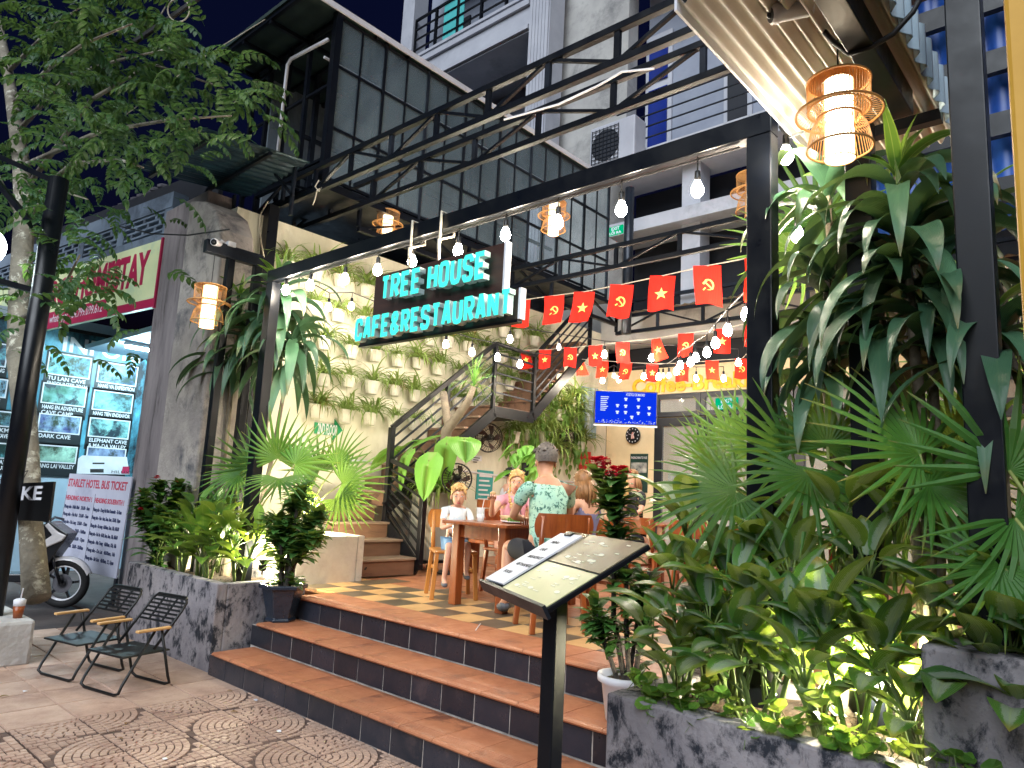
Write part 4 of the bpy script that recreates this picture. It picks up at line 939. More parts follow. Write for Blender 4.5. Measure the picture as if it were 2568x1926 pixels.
m_green = M('green_sheet', srgb(24, 148, 92), srgb(20, 132, 82), 3, .5)
z5 = lambda x, y: (560 + x * .3888, 560 + y * .3888)
t, ya, yb, za, zb_ = wall_sheet('arrow_sign', 'green arrow sign reading 2ND FLOOR on the potted wall', 'sign', -8.17, [z5(*q) for q in ((592, 1282), (717, 1302), (720, 1262), (770, 1336), (704, 1402), (708, 1370), (588, 1356))], m_green)
q = P(*z5(606, 1346), X=-8.168); write(t, 'sign_lettering', '2ND FLOOR', frame((-8.166, q.y, q.z - .02), (0, 1, 0), (0, 0, 1)), .20, m_white, depth=.001, bold=.004, fit=P(*z5(735, 1340), X=-8.168).y - q.y)
def exit_sign(label, c, xa, s=1.0, k=2.2):
    t = thing('exit_sign', label, 'sign', c); T = frame(c, xa, (0, 0, 1))
    on(T, MB().box(-.17 * s, .17 * s, -.085 * s, .085 * s, -.02, 0)).build('panel', emit('exit_green', (.0, .42, .18, 1), .24), t)
    write(t, 'sign_lettering', 'EXIT', T @ Matrix.Translation((-.09 * s, .01 * s, .002)), .085 * s, m_tvink, depth=.0005, bold=.002, fit=.18 * s)
    write(t, 'sign_lettering', 'LỐI RA', T @ Matrix.Translation((-.13 * s, -.07 * s, .002)), .07 * s, m_tvink, depth=.0005, bold=.002, fit=.26 * s)
exit_sign('green exit sign glowing over the shop door', P(1822, 1012, Y=BY - .12), (1, 0, 0), 1.25)
exit_sign('small green exit sign behind the gallery panes', P(1543, 578, Y=10.75), (1, 0, 0), 1.0)
# tour poster on the shop wall
q = P(1602, 1168, Y=BY - .02); q2 = P(1625, 1200, Y=BY - .02); t = thing('tour_poster', 'dark green tour poster titled PHONG NHA TO HUE left of the shop door', 'poster', q)
x0, x1, z0, z1 = P(1580, 1180, Y=BY - .02).x, P(1624, 1180, Y=BY - .02).x, P(1600, 1235, Y=BY - .02).z, P(1600, 1138, Y=BY - .02).z
MB().box(x0, x1, BY - .02, BY - .005, z0, z1).build('sheet', M('poster_green', srgb(24, 62, 54), srgb(18, 48, 42), 3, .5), t)
MB().box(x0 + .02, x1 - .02, BY - .024, BY - .021, z0 + .38, z1 - .17).build('picture', M('poster_pic', srgb(190, 190, 180), srgb(50, 60, 70), 7, .5), t)
MB().box(x0 + .02, x1 - .2, BY - .024, BY - .021, z0 + .06, z0 + .3).build('picture', M('poster_pic2', srgb(230, 180, 50), srgb(60, 60, 60), 6, .5), t)
write(t, 'poster_lettering', 'PHONG NHA TO HUE', frame((x0 + .02, BY - .022, z1 - .1), (1, 0, 0), (0, 0, 1)), .07, m_white, depth=.001, fit=(x1 - x0) * .9)

# ------------------------------------------------------------------ fans
def fan(label, c, d, r, stand=None):
    t = thing('electric_fan', label, 'fan', c); c = Vector(c); d = Vector(d).normalized(); a = d.orthogonal().normalized(); e = d.cross(a)
    b = MB(); 
    for k, (rr, off) in enumerate(((1, 0), (.96, .05), (.62, .075), (.25, .085), (.96, -.05))): b.tube([c + (a * math.cos(x) + e * math.sin(x)) * r * rr + d * r * off * 3 for x in [2 * pi * i / 28 for i in range(28)]], .006, 5, closed=True)
    for i in range(30):
        x = 2 * pi * i / 30; u = a * math.cos(x) + e * math.sin(x); b.tube([c + u * r * .12 + d * r * .26, c + u * r * .62 + d * r * .22, c + u * r], .0035, 4)
    tag(b.build('guard', m_black, t), kind='stuff')
    for i in range(5):
        x = 2 * pi * i / 5; pts = []
        for k in range(6):
            v = k / 5; ang = x + .55 * v; w = .28 + .25 * math.sin(pi * v * .9)
            u0 = a * math.cos(ang) + e * math.sin(ang); u1 = a * math.cos(ang + w) + e * math.sin(ang + w); rad = r * (.16 + .72 * v); pts.append([c + u0 * rad + d * r * .05, c + u1 * rad - d * r * .1])
        MB().grid(pts).build('blade', M('fan_blade', srgb(86, 56, 48), srgb(70, 44, 40), 4, .4) if i == 0 else bpy.data.materials['fan_blade'], t, smooth=True)
    MB().lathe([(.16 * r, .12 * r), (.18 * r, -.1 * r), (.22 * r, -.35 * r), (.12 * r, -.7 * r)], c, 14, axis=d).build('motor', m_black, t, smooth=True)
    if stand: MB().tube([c - d * r * .5, c - d * r * .5 + Vector((0, 0, -.15)), Vector((c.x, c.y, stand + .03)) - d * r * .5], .018, 8).build('stand', m_black, t); MB().lathe([(.2, 0), (.2, .02), (.03, .05)], Vector((c.x, c.y, stand)) - d * r * .5, 18).build('foot_plate', m_black, t)
    else: MB().bar(c - d * r * .6, c - d * r * 1.15 + Vector((0, 0, -.08)), .05).build('wall_bracket', m_black, t)
    return t
fan('wall fan with brown blades and round guard under the stair landing', P(1226, 1098, X=-7.95), (.9, -.35, -.1), .235)
fan('black-guarded pedestal fan behind the boy', P(1146, 1200, Y=6.3), (.75, -.6, 0), .19, .61)
fan('dark fan hung on the leafy wall behind the man', P(1415, 1100, X=-7.9), (.85, -.5, -.15), .2)
# ------------------------------------------------------------------ brown stair and its black railings
m_tread = M('brown_stair_board', srgb(128, 96, 76), srgb(104, 76, 60), 3, .5, stain=srgb(70, 50, 42), sscale=1.6, slo=.52, shi=.62, stretch=(3, .6, 3), rnd=.1)
m_tread2 = M('tread_board', srgb(150, 128, 108), srgb(124, 104, 88), 4, .5, stretch=(4, .6, 4))
sr = thing('stair', 'brown stair with wooden treads climbing the potted wall', 'stair', (-7.4, 6.5, .61))
h = .194
sx = lambda k: -6.70 - .28 * (k - 1)
for k in range(1, 5):
    z = .61 + h * k; x = sx(k); xe = -8.19 if k == 4 else x - .31
    MB().box(x - .02, x, 4.98, 5.88, z - h, z - .03).build('riser', m_tread, sr)
    if k < 3: MB().lathe([(.022, 0), (.022, .002)], (x + .001, 5.16, z - .1), 12, axis=(1, 0, 0), sx=1, sy=.6).build('knot_hole', m_ink, sr)
    MB().box(xe, x + .025, 4.97, 5.90, z - .03, z).build('tread', m_tread2, sr, bevel=.006)
for k in range(5, 13):
    z = .61 + h * k; y = 5.90 + .275 * (k - 5); last = k == 12
    MB().box(-8.19, -7.38, y, y + .02, z - h, z - .03).build('riser', m_tread, sr)
    MB().box(-8.19, -7.37, y - .025, (y + .30) if not last else y + 1.15, z - .03, z).build('tread', m_tread if last else m_tread2, sr, bevel=.006)
zl_ = .61 + h * 12; yl_ = 5.90 + .275 * 7; y2 = yl_ + .92
for k in range(1, 8):
    z = zl_ + .2 * k; y = y2 + .2 * (k - 1)
    MB().box(-8.19, -7.38, y, y + .02, z - .2, z - .03).build('riser', m_tread, sr)
    MB().box(-8.19, -7.37, y - .02, y + .23, z - .03, z).build('tread', m_tread, sr)
yt, zt2 = y2 + 1.5, zl_ + 1.4
MB().bar((-7.35, 5.9, 1.36), (-7.35, yl_, zl_ - .12), .05, .16).build('stringer', m_steel, sr)
MB().bar((-7.35, yl_ - .01, zl_ - .1), (-7.35, y2, zl_ - .1), .05, .16).build('stringer', m_steel, sr)
MB().bar((-7.35, y2 - .02, zl_ - .08), (-7.35, yt, zt2 - .08), .05, .16).build('stringer', m_steel, sr)
MB().box(-8.19, -7.37, yl_ + .02, y2 - .02, zl_ - .13, zl_ - .034).build('landing_underside', m_steel, sr)
MB().bar((-6.66, 5.91, .66), (-7.40, 5.91, 1.22), .03, .16).build('stringer', m_steel, sr)
rl = thing('stair_railing', 'black steel railing of parallel bars along the brown stair', 'railing', (-7.35, 7, 1))
n1b, n1t = Vector((-6.66, 5.92, .66)), P(1058, 1194, Y=5.92); n1t.x = -6.66
n2b, n2t = Vector((-7.36, 5.92, 1.0)), Vector((-7.36, 5.92, 2.40))
MB().bar(n1b, n1t, .07).build('newel', m_steel, rl, bevel=.004); MB().bar(n2b, n2t, .07).build('newel', m_steel, rl, bevel=.004)
MB().bar(n1t, n2t - Vector((0, 0, .42)), .05, .05).build('handrail', m_steel, rl)
for i in range(7):
    u = (i + 1) / 8; MB().bar(n1b.lerp(n1t, u) , (n2b + Vector((0, 0, .28))).lerp(n2t - Vector((0, 0, .45)), u), .022).build('rail_bar', m_steel, rl)
pA, pB, pC, pD = n2t, Vector((-7.36, yl_ - .02, zl_ + .95)), Vector((-7.36, y2, zl_ + .92)), Vector((-7.36, yt, zt2 + .92))
MB().bar(pA, pB, .05, .06).build('handrail', m_steel, rl); MB().bar(pB, pC, .05, .05).build('handrail', m_steel, rl); MB().bar(pC, pD, .05, .05).build('handrail', m_steel, rl)
for p, z in ((pB, zl_ - .1), (pC, zl_ - .1), (pA.lerp(pB, .5), 1.36 + .77), (pD, zt2 - .1)):
    MB().bar((p.x + .002, p.y, z), (p.x + .002, p.y, p.z - .026), .055).build('baluster_post', m_steel, rl)
for i in range(5):
    d = Vector((0, 0, -.15 * (i + 1)))
    for a, c in ((pA, pB), (pB, pC), (pC, pD)): MB().bar(a + d, c + d, .02, .025).build('rail_bar', m_steel2, rl)

# ------------------------------------------------------------------ wall pots with spider plants
m_pot = M('white_pot', srgb(216, 212, 198), srgb(196, 192, 176), 5, .6, stain=srgb(150, 140, 112), sscale=5, slo=.55, shi=.75, rnd=.08)
m_spider = leafmat('spider_leaf', srgb(108, 140, 56), srgb(150, 172, 96), .5, .35, rib=.5, tc=(.30, .40, .10, 1))
m_spider_dry = leafmat('dry_leaf', srgb(140, 110, 60), srgb(120, 90, 50), .6, .3, rib=0)
def blade(b, base, az, el, L, w, droop, n=6, fold=.25, tw=0.0, prof=None):
    """strap leaf as a strip of quads, v along the leaf"""
    base = Vector(base); p = base.copy(); d0 = Vector((math.cos(az), math.sin(az), 0)); side = Vector((-math.sin(az), math.cos(az), 0)); rows = []; ang = el
    for i in range(n + 1):
        v = i / n
        ww = w * (prof(v) if prof else (min(1, .35 + 3 * v) * (1 - v ** 3) + .02))
        up = Vector((-math.sin(ang) * d0.x, -math.sin(ang) * d0.y, math.cos(ang)))
        s2 = side * math.cos(tw * v) + up * math.sin(tw * v)
        rows.append([p - s2 * ww / 2 + up * ww * fold, p.copy(), p + s2 * ww / 2 + up * ww * fold])
        st = L / n; p = p + d0 * math.cos(ang) * st + Vector((0, 0, math.sin(ang) * st)); ang -= droop / n
    b.grid(rows, lambda i, j: (j / 2, i / n)); return b
def spider(seed, n=52, L=.34, w=.016):
    rg = random.Random(seed); b = MB()
    for i in range(n): blade(b, (rg.uniform(-.05, .05), rg.uniform(-.04, .04), 0), rg.uniform(0, 2 * pi), rg.uniform(.35, 1.35), L * rg.uniform(.6, 1.25), w * rg.uniform(.8, 1.3), rg.uniform(1.2, 3.0), 6, .2)
    return b.mesh('foliage', m_spider)
sp_me = [spider(i) for i in range(5)]
sp_dry = spider(77, 16, .3, .012); sp_dry.materials.clear(); sp_dry.materials.append(m_spider_dry)
b = MB(); pr = [(.085, -.2), (.10, -.19), (.125, -.06), (.14, 0), (.148, .0), (.148, .015), (.13, .015)]
b.lathe(pr, n=12, sx=.75, sy=1.0); b.mat(1); b.lathe([(.128, .0), (.01, .004)], n=12, sx=.75, cap=False)
pot_me = b.mesh('pot', [m_pot, m_soil])
rowz = {0: 4.42, 1: 3.97, 2: 3.52, 3: 3.07, 4: 2.62}
rown = ['top', 'second', 'third', 'fourth', 'lowest']
for r, z in rowz.items():
    k = 0
    for i in range(-3, 11):
        y = 5.68 + .41 * i + (.18 if r in (0, 1) else 0)
        if r == 4 and not (5.2 < y < 7.0): continue
        if r < 4 and y > 9.6: continue
        if r in (2, 3) and y < 5.2: continue
        if r == 1 and y < 5.0: continue
        t = thing('wall_pot', 'white wall pot with spider plant, %s from the street in the %s row' % (ORD[k], rown[r]), 'plant pot', (-8.08, y + R.uniform(-.03, .03), z + R.uniform(-.025, .025)), 'spider plant pots on the wall'); k += 1
        place('pot', pot_me, t, TRS((0, 0, 0), R.uniform(-.15, .15), R.uniform(-.06, .06), 0, s=R.uniform(.72, .86)), world=False); s = R.uniform(.8, 1.6)
        place('foliage', sp_me[R.randrange(5)], t, TRS((.02, 0, .0), R.uniform(0, 6), s=s), world=False)
        if R.random() < .25: place('dry_foliage', sp_dry, t, TRS((.05, .02, -.02), R.uniform(0, 6), s=s * .9), world=False)
m_pothos = leafmat('pothos_leaf', srgb(88, 138, 58), srgb(120, 160, 80), .4, .35)
def ovate(L, w, n=6, fold=.12, droop=.5, base=.0):
    b = MB(); prof = lambda v: math.sin(pi * min(1, v * .93 + .07) ** .8) ** .9
    return blade(b, (0, 0, 0), 0, .2, L, w, droop, n, fold, prof=prof)
def heart(L, w, droop=.6, n=8):
    """heart leaf hanging from its stalk at the origin, tip towards +x"""
    b = MB(); rows = []
    for i in range(n + 1):
        v = i / n; x = -L * .28 + L * 1.28 * v
        if v < .25: hw = w * .5 * math.sqrt(max(0, 1 - ((v - .25) / .27) ** 2)); inner = w * .16 * (1 - v / .25)
        else: hw = w * .5 * math.cos((v - .25) / .75 * pi / 2) ** .75; inner = 0
        z = -droop * max(0, x) ** 1.5 * .9 / L ** .5
        rows.append([(x, -max(hw, inner + .001), z - hw * .12), (x, -(hw + inner) / 2, z), (x, -inner, z - .03 * w), (x, inner, z - .03 * w), (x, (hw + inner) / 2, z), (x, max(hw, inner + .001), z - hw * .12)])
    b.grid(rows, lambda i, j: ((0, .25, .5, .5, .75, 1)[j], i / n)); return b
ph_me = [heart(.11, .09).mesh('leaf', m_pothos), heart(.14, .10, .9).mesh('leaf', m_pothos)]
# leafy hanging pots under the landing and round the far corner
lush = []
for k, (px, py, s) in enumerate(sorted(((1365, 1085, 1.5), (1405, 1030, 1.6), (1440, 1000, 1.5), (1385, 1130, 1.6), (1330, 1080, 1.4), (1425, 1085, 1.5), (1445, 1040, 1.4), (1290, 1085, 1.3), (1455, 1110, 1.3), (1345, 1035, 1.2), (1380, 985, 1.2)))):
    q = P(px, py, X=-7.98)
    t = thing('wall_pot', 'lush trailing plant pot on the wall under the stair, %s counted from the street' % ORD[k], 'plant pot', q, 'trailing pots under the stair')
    place('pot', pot_me, t, Matrix.Diagonal((.9, .9, .9, 1)), world=False)
    place('foliage', sp_me[k % 5], t, TRS((0, 0, 0), k * 1.3, s=s), world=False); place('foliage', sp_me[(k + 2) % 5], t, TRS((.03, .03, .03), k * 2.3, s=s * 1.15), world=False)
    b = MB()
    for j in range(9):
        a = R.uniform(0, 6.28); d = R.uniform(.2, .7); pts = [Vector((0, 0, 0)), Vector((.12 * math.cos(a), .14 * math.sin(a), .03)), Vector((.16 * math.cos(a), .18 * math.sin(a), -d * .5)), Vector((.17 * math.cos(a) + R.uniform(-.05, .05), .2 * math.sin(a), -d))]
        b.tube(pts, .004, 4)
        for u in range(5):
            w = u / 4; pt = pts[1].lerp(pts[3], w); lf = heart(.09, .07, .8, 4); b.merge(lf, TRS(pt, R.uniform(0, 6.28), 0, .8, s=R.uniform(.8, 1.3)))
    place('vines', b.mesh('vines', m_pothos), t, world=False)

# ------------------------------------------------------------------ furniture
def legs4(t, x0, x1, y0, y1, z0, z1, w, mat, splay=0):
    for x, y, sx_, sy_ in ((x0, y0, -1, -1), (x1, y0, 1, -1), (x0, y1, -1, 1), (x1, y1, 1, 1)):
        MB().bar((x + sx_ * splay, y + sy_ * splay, z0), (x, y, z1), w, w).build('leg', mat, t, bevel=.006, world=False)
tb = thing('dining_table', 'varnished wooden table where the family sits eating', 'table', (-4.49, 5.19, .61))
MB().box(-.40, .40, -.60, .60, .715, .745).build('table_top', m_wood, tb, bevel=.008, world=False)
b = MB(); b.box(-.31, .31, -.50, -.475, .60, .714); b.box(-.31, .31, .475, .50, .60, .714); b.box(-.31, -.285, -.474, .474, .60, .714); b.box(.285, .31, -.474, .474, .60, .714); b.build('apron', m_wood, tb, world=False)
legs4(tb, -.285, .285, -.485, .485, 0, .714, .085, m_wood)
def chair(label, loc, rot, mat=m_wood, group='wooden dining chairs', seat=.45, hb=.80):
    """faces +x"""
    t = thing('dining_chair', label, 'chair', loc, group, rot)
    b = MB(); n = 8
    MB().box(-.21, .21, -.21, .21, seat - .03, seat).build('seat', mat, t, bevel=.012, world=False)
    legs4(t, -.18, .18, -.18, .18, 0, seat - .03, .04, mat, .03)
    for s in (-1, 1): MB().bar((-.19, s * .17, seat - .18), (.19, s * .17, seat - .18), .022, .03).build('stretcher', mat, t, world=False)
    for s in (-1, 1):
        MB().tube([(-.19, s * .17, seat - .02), (-.235, s * .175, seat + .15), (-.27, s * .18, hb)], [.02, .022, .016], 8).build('back_post', mat, t, smooth=True, world=False)
    rows = []
    for j in range(5):
        z = hb - .16 + .18 * j / 4; rows.append([(-.255 - .02 * (j / 4) - .06 * (1 - (2 * i / n - 1) ** 2) + .03, (2 * i / n - 1) * .235 * (1 - .12 * abs(j / 2 - 1) ** 2), z) for i in range(n + 1)])
    bb = MB(); bb.grid(rows); bb.grid([[(x - .018, y, z) for x, y, z in r] for r in reversed(rows)])
    bb.build('backrest', mat, t, smooth=True, world=False)
    return t
chair('varnished wooden chair under the man in the leaf-print shirt', (-3.52, 4.50, .61), math.radians(148), hb=.86)
chair('pale wooden chair under the boy', (-5.12, 4.98, .61), math.radians(-35), M('honey_wood', srgb(190, 128, 60), srgb(160, 100, 44), 3, .35, stretch=(5, 5, 1), ccoat=.2))
chair('wooden chair under the girl in the lavender top', (-3.72, 5.32, .61), math.radians(175))
chair('wooden chair under the woman in pink', (-5.02, 5.72, .61), math.radians(-8))
bn = thing('bench', 'orange varnished bench with slatted high back behind the woman', 'bench', (-5.7, 6.5, .61))
for i in range(4): MB().box(-6.5, -4.9, 6.70, 6.74, 1.10 + .11 * i, 1.20 + .11 * i).build('back_slat', m_wood, bn)
MB().box(-6.5, -4.9, 6.25, 6.69, 1.02, 1.06).build('seat', m_wood, bn, bevel=.008)
for x in (-6.46, -5.7, -4.94): MB().box(x - .035, x + .035, 6.27, 6.72, .61, 1.018).build('leg', m_wood, bn)
# tables, chairs and bench farther in, right of the family
bt = thing('dining_table', 'wooden table of the far guests before the shop front', 'table', (-4.9, 8.0, .61))
MB().box(-.6, .6, -.4, .4, .715, .745).build('table_top', m_wood, bt, bevel=.008, world=False); legs4(bt, -.52, .52, -.32, .32, 0, .714, .07, m_wood)
for k, (x, y, a, nm) in enumerate(((-3.72, 7.3, 100, 'beside the flowering pot'), (-4.3, 7.35, 80, 'in front of the far guests'), (-5.6, 8.0, 0, 'at the left end of the far table'), (-3.1, 6.4, 190, 'behind the palm leaves'))):
    chair('wooden chair %s' % nm, (x, y, .61), math.radians(a))
bt = thing('dining_table', 'wooden table half hidden behind the right-hand palms', 'table', (-2.6, 6.6, .61))
MB().box(-.5, .5, -.4, .4, .715, .745).build('table_top', m_wood, bt, bevel=.008, world=False); legs4(bt, -.42, .42, -.32, .32, 0, .714, .07, m_wood)

# tableware
TZ = 1.356
m_glass = glassmat('drinking_glass', (.95, .97, 1, 1), .3, .05)
m_bowl = M('bowl_paper', srgb(206, 176, 132), srgb(186, 154, 110), 6, .6)
def item(name, label, cat, px, build):
    q = P(*px, Z=TZ); t = thing(name, label, cat, (q.x, q.y, TZ)); build(t); return t
def g_(t):
    MB().lathe([(.03, 0), (.034, .002), (.04, .12), (.038, .12), (.032, .006)], n=16).build('tumbler', m_glass, t, smooth=True, world=False)
    MB().lathe([(.030, .008), (.032, .03)], n=14).build('drink', M('iced_drink', srgb(180, 190, 150), None, 9, .3), t, world=False)
    MB().tube([(0, 0, .02), (.03, .01, .2)], .004, 6).build('straw', m_white, t, world=False)
q = Vector((-4.72, 4.92, TZ)); t = thing('drinking_glass', 'tall drinking glass with a straw near the boy', 'glass', q); g_(t)
t = thing('drinking_glass', 'low water glass on the table near the boy', 'glass', (-4.60, 4.80, TZ)); MB().lathe([(.03, 0), (.036, .07), (.034, .07), (.028, .005)], n=16).build('tumbler', m_glass, t, smooth=True, world=False)
t = thing('food_bowl', 'brown paper bowl of food on the family table', 'bowl', (-4.52, 5.12, TZ))
MB().lathe([(.06, 0), (.07, .002), (.105, .06), (.10, .06), (.06, .01)], n=20).build('bowl', m_bowl, t, smooth=True, world=False)
def plate(label, c, food):
    t = thing('plate', label, 'plate', c); MB().lathe([(.06, 0), (.08, .004), (.13, .016), (.127, .018), (.075, .008)], n=22).build('dish', m_white, t, smooth=True, world=False)
    if food:
        b = MB()
        for i in range(26): blade(b, (R.uniform(-.05, .05), R.uniform(-.05, .05), .012), R.uniform(0, 6.28), R.uniform(.2, 1.2), R.uniform(.04, .08), .03, 1.4, 3)
        tag(b.build('salad', m_pothos, t, world=False), kind='stuff')
plate('white plate of green salad beside the paper bowl', (-4.36, 5.0, TZ), True)
plate('white plate of greens in front of the woman', (-4.66, 5.42, TZ), True)
plate('empty white plate at the far end of the family table', (-4.40, 5.5, TZ), False)
t = thing('serving_board', 'wooden serving board under the salad plate', 'board', (-4.36, 4.98, TZ)); MB().box(-.15, .15, -.12, .12, -.008, -.002).build('board_plank', m_wood2, t, world=False)
t = thing('paper_menu', 'white paper menu lying by the salad', 'paper', (-4.25, 5.25, TZ)); MB().box(-.1, .1, -.14, .14, -.004, .0).build('sheet', m_white, t, world=False)
bg_ = thing('shoulder_bag', 'brown fabric bag with straps on the floor under the table', 'bag', (-4.72, 5.35, .61))
MB().lathe([(.10, 0), (.15, .05), (.16, .16), (.12, .26), (.10, .28)], n=14, sx=1.2, sy=.8).build('bag_body', M('bag_cloth', srgb(120, 96, 70), srgb(86, 66, 50), 6, .8), bg_, smooth=True, world=False)
MB().tube([(-.1, 0, .26), (-.08, .02, .42), (.06, .03, .44), (.1, 0, .26)], .012, 6).build('strap', M('bag_strap', srgb(90, 66, 44), None, 6, .7), bg_, smooth=True, world=False)

# metal planters on castors beside the stair
m_zinc = M('zinc_sheet', srgb(168, 166, 156), srgb(140, 138, 132), 2.5, .5, stain=srgb(150, 110, 80), sscale=2, slo=.55, shi=.7, stretch=(2, 2, .4))
def zinc(label, x, y, w, d, hh_):
    t = thing('planter_box', label, 'planter', (x, y, .61))
    MB().box(-w / 2, w / 2, -d / 2, d / 2, .12, hh_).build('box', m_zinc, t, bevel=.008, world=False); MB().box(-w / 2 + .02, w / 2 - .02, -d / 2 + .02, d / 2 - .02, hh_, hh_ + .004).build('soil', m_soil, t, world=False)
    b = MB()
    b.box(-w / 2 - .01, w / 2 + .01, -d / 2 - .01, d / 2 + .01, .085, .118); b.build('trolley', m_steel, t, world=False)
    for sx_ in (-1, 1):
        for sy_ in (-1, 1): MB().lathe([(.04, -.015), (.04, .015)], (sx_ * (w / 2 - .05), sy_ * (d / 2 - .05), .042), 14, axis=(0, 1, 0)).build('castor', m_black, t, world=False)
    return t
zq = P(1078, 1425, Z=.61)
zinc('rusty zinc planter on castors beside the stair newel', zq.x, zq.y, .42, .42, .98)
zinc('zinc planter behind the lower stair railing', zq.x - .62, zq.y + .12, .5, .42, .98)
for k, (dx, dy) in enumerate(((-.62, .12), (-.5, .05), (0, 0), (.08, .06))):
    t = thing('spider_plant', 'spider plant in the zinc planter, %s of four from the stair' % ORD[k], 'plant', (zq.x + dx, zq.y + dy, 1.6), 'spider plants in the zinc planters')
    place('foliage', sp_me[k], t, TRS((0, 0, 0), k, s=1.5), world=False); place('foliage', sp_me[(k + 1) % 5], t, TRS((.03, 0, .02), k + 2, s=1.6), world=False)

# ------------------------------------------------------------------ menu stand
mc = Vector((-1.71, 2.23, 1.365)); e1 = Vector((.57, -.305, 0)).normalized() * 1.0; e3 = (Vector((.305, .57, 0)).normalized() * .40 + Vector((0, 0, .225))).normalized()
MT = frame(mc, e1, e3) @ Matrix.Diagonal((.93, .93, .93, 1))   # x along the lower edge, y up the slope
ms = thing('menu_stand', 'black post holding a tilted double menu board in front of the steps', 'menu stand', (-1.71, 2.22, 0))
on(MT, MB().box(-.36, .36, -.235, .235, -.024, -.003)).build('tray', m_steel, ms, bevel=.004)
on(MT, MB().box(-.365, .365, -.25, -.236, -.04, .012)).build('lip', m_steel2, ms)
MB().box(-1.742, -1.678, 2.185, 2.255, 0, 1.31).build('post', m_steel, ms, bevel=.005); MB().box(-1.86, -1.56, 2.07, 2.37, 0, .012).build('foot_plate', m_steel, ms)
m_page = M('menu_page', srgb(206, 204, 158), srgb(188, 186, 140), 3, .3, ccoat=.5)
m_page2 = M('menu_page_dark', srgb(180, 170, 130), srgb(120, 108, 84), 2, .25, ccoat=.6)
m_pagetxt = M('menu_print', srgb(236, 236, 214), None, 5, .5)
for x0, x1, y0, y1, mm in ((-.12, .355, -.232, -.005, m_page), (-.12, .355, .005, .232, m_page2)):
    pg = on(MT, MB().box(x0, x1, y0, y1, -.002, .001)).build('menu_page', mm, ms)
    b = MB()
    for i in range(22):
        x, y = R.uniform(x0 + .03, x1 - .06), R.uniform(y0 + .02, y1 - .02)
        if i % 4: b.box(x, x + R.uniform(.02, .06), y, y + .005, .0014, .0022)
        else: b.prism([(x + .022 * math.cos(a), y + .009 * math.sin(a), .0014) for a in [2 * pi * j / 12 for j in range(12)]], (0, 0, .0008))
    tag(on(MT, b).build('menu_print', m_pagetxt, pg), kind='stuff')
CT = MT @ Matrix.Translation((-.245, -.01, .006)) @ Matrix.Rotation(.04, 4, 'Z')
cbd = thing('clipboard', 'white clipboard menu sheet lying on the left of the menu board', 'clipboard', CT.translation)
on(CT, MB().box(-.105, .105, -.21, .21, -.004, .004)).build('sheet', m_white, cbd); on(CT, MB().box(-.03, .03, .19, .215, .004, .012)).build('clip', m_black, cbd)
for i, tx in enumerate(('MENU', 'CAFE', 'BREAKFAST', 'VIETNAMESE', 'FOOD')): write(cbd, 'menu_lettering', tx, CT @ Matrix.Translation((-.05, .12 - .065 * i, .005)), .028, m_ink, depth=.0004)
on(MT, MB().box(-.355, -.13, .06, .232, -.002, .002)).build('foil_sheet', M('crumpled_foil', srgb(190, 176, 150), srgb(150, 130, 100), 14, .2, metal=.7, bump=.8), ms)
# ------------------------------------------------------------------ leaves
m_palm = leafmat('palm_leaf', srgb(46, 94, 40), srgb(80, 134, 56), .36, .38, rib=.3, tc=(.34, .50, .07, 1), rnd=.25, tip=srgb(150, 130, 70))
m_petiole = M('leaf_stalk', srgb(150, 160, 90), srgb(110, 120, 60), 8, .5)
m_drac = leafmat('dracaena_leaf', srgb(54, 92, 72), srgb(84, 122, 90), .28, .16, rib=.06, tc=(.16, .26, .05, 1), rnd=.3, tip=srgb(120, 104, 62))
m_drac2 = leafmat('striped_dracaena_leaf', srgb(60, 110, 40), srgb(80, 130, 50), .30, .35, rib=.9, tc=(.3, .45, .06, 1), edge=srgb(150, 180, 80), rnd=.2)
m_agl = leafmat('silver_leaf', srgb(44, 90, 46), srgb(78, 124, 52), .28, .34, silver=srgb(132, 150, 128), rib=.3, tc=(.42, .52, .06, 1), rnd=.3, tip=srgb(150, 124, 60))
m_broad = leafmat('broad_green_leaf', srgb(52, 100, 40), srgb(92, 138, 52), .32, .35, rib=.4, tc=(.40, .50, .06, 1), rnd=.3)
m_alo = leafmat('elephant_ear_leaf', srgb(104, 168, 62), srgb(132, 190, 82), .35, .35, rib=.5, tc=(.36, .52, .10, 1), rnd=.1)
m_small = leafmat('small_green_leaf', srgb(40, 80, 40), srgb(60, 104, 48), .35, .25, rib=.2, rnd=.3)
m_stem = M('green_stem', srgb(104, 124, 62), srgb(76, 92, 46), 10, .6)
m_bark = M('grey_bark', srgb(140, 128, 110), srgb(100, 90, 78), 6, .9, bump=.6, bscale=40)
m_thorn = M('thorny_stem', srgb(74, 66, 58), srgb(48, 44, 42), 14, .9, bump=.8, bscale=60)
m_flower = leafmat('red_petal', srgb(206, 24, 52), srgb(170, 16, 40), .6, .3, rib=0, tc=srgb(220, 30, 50))

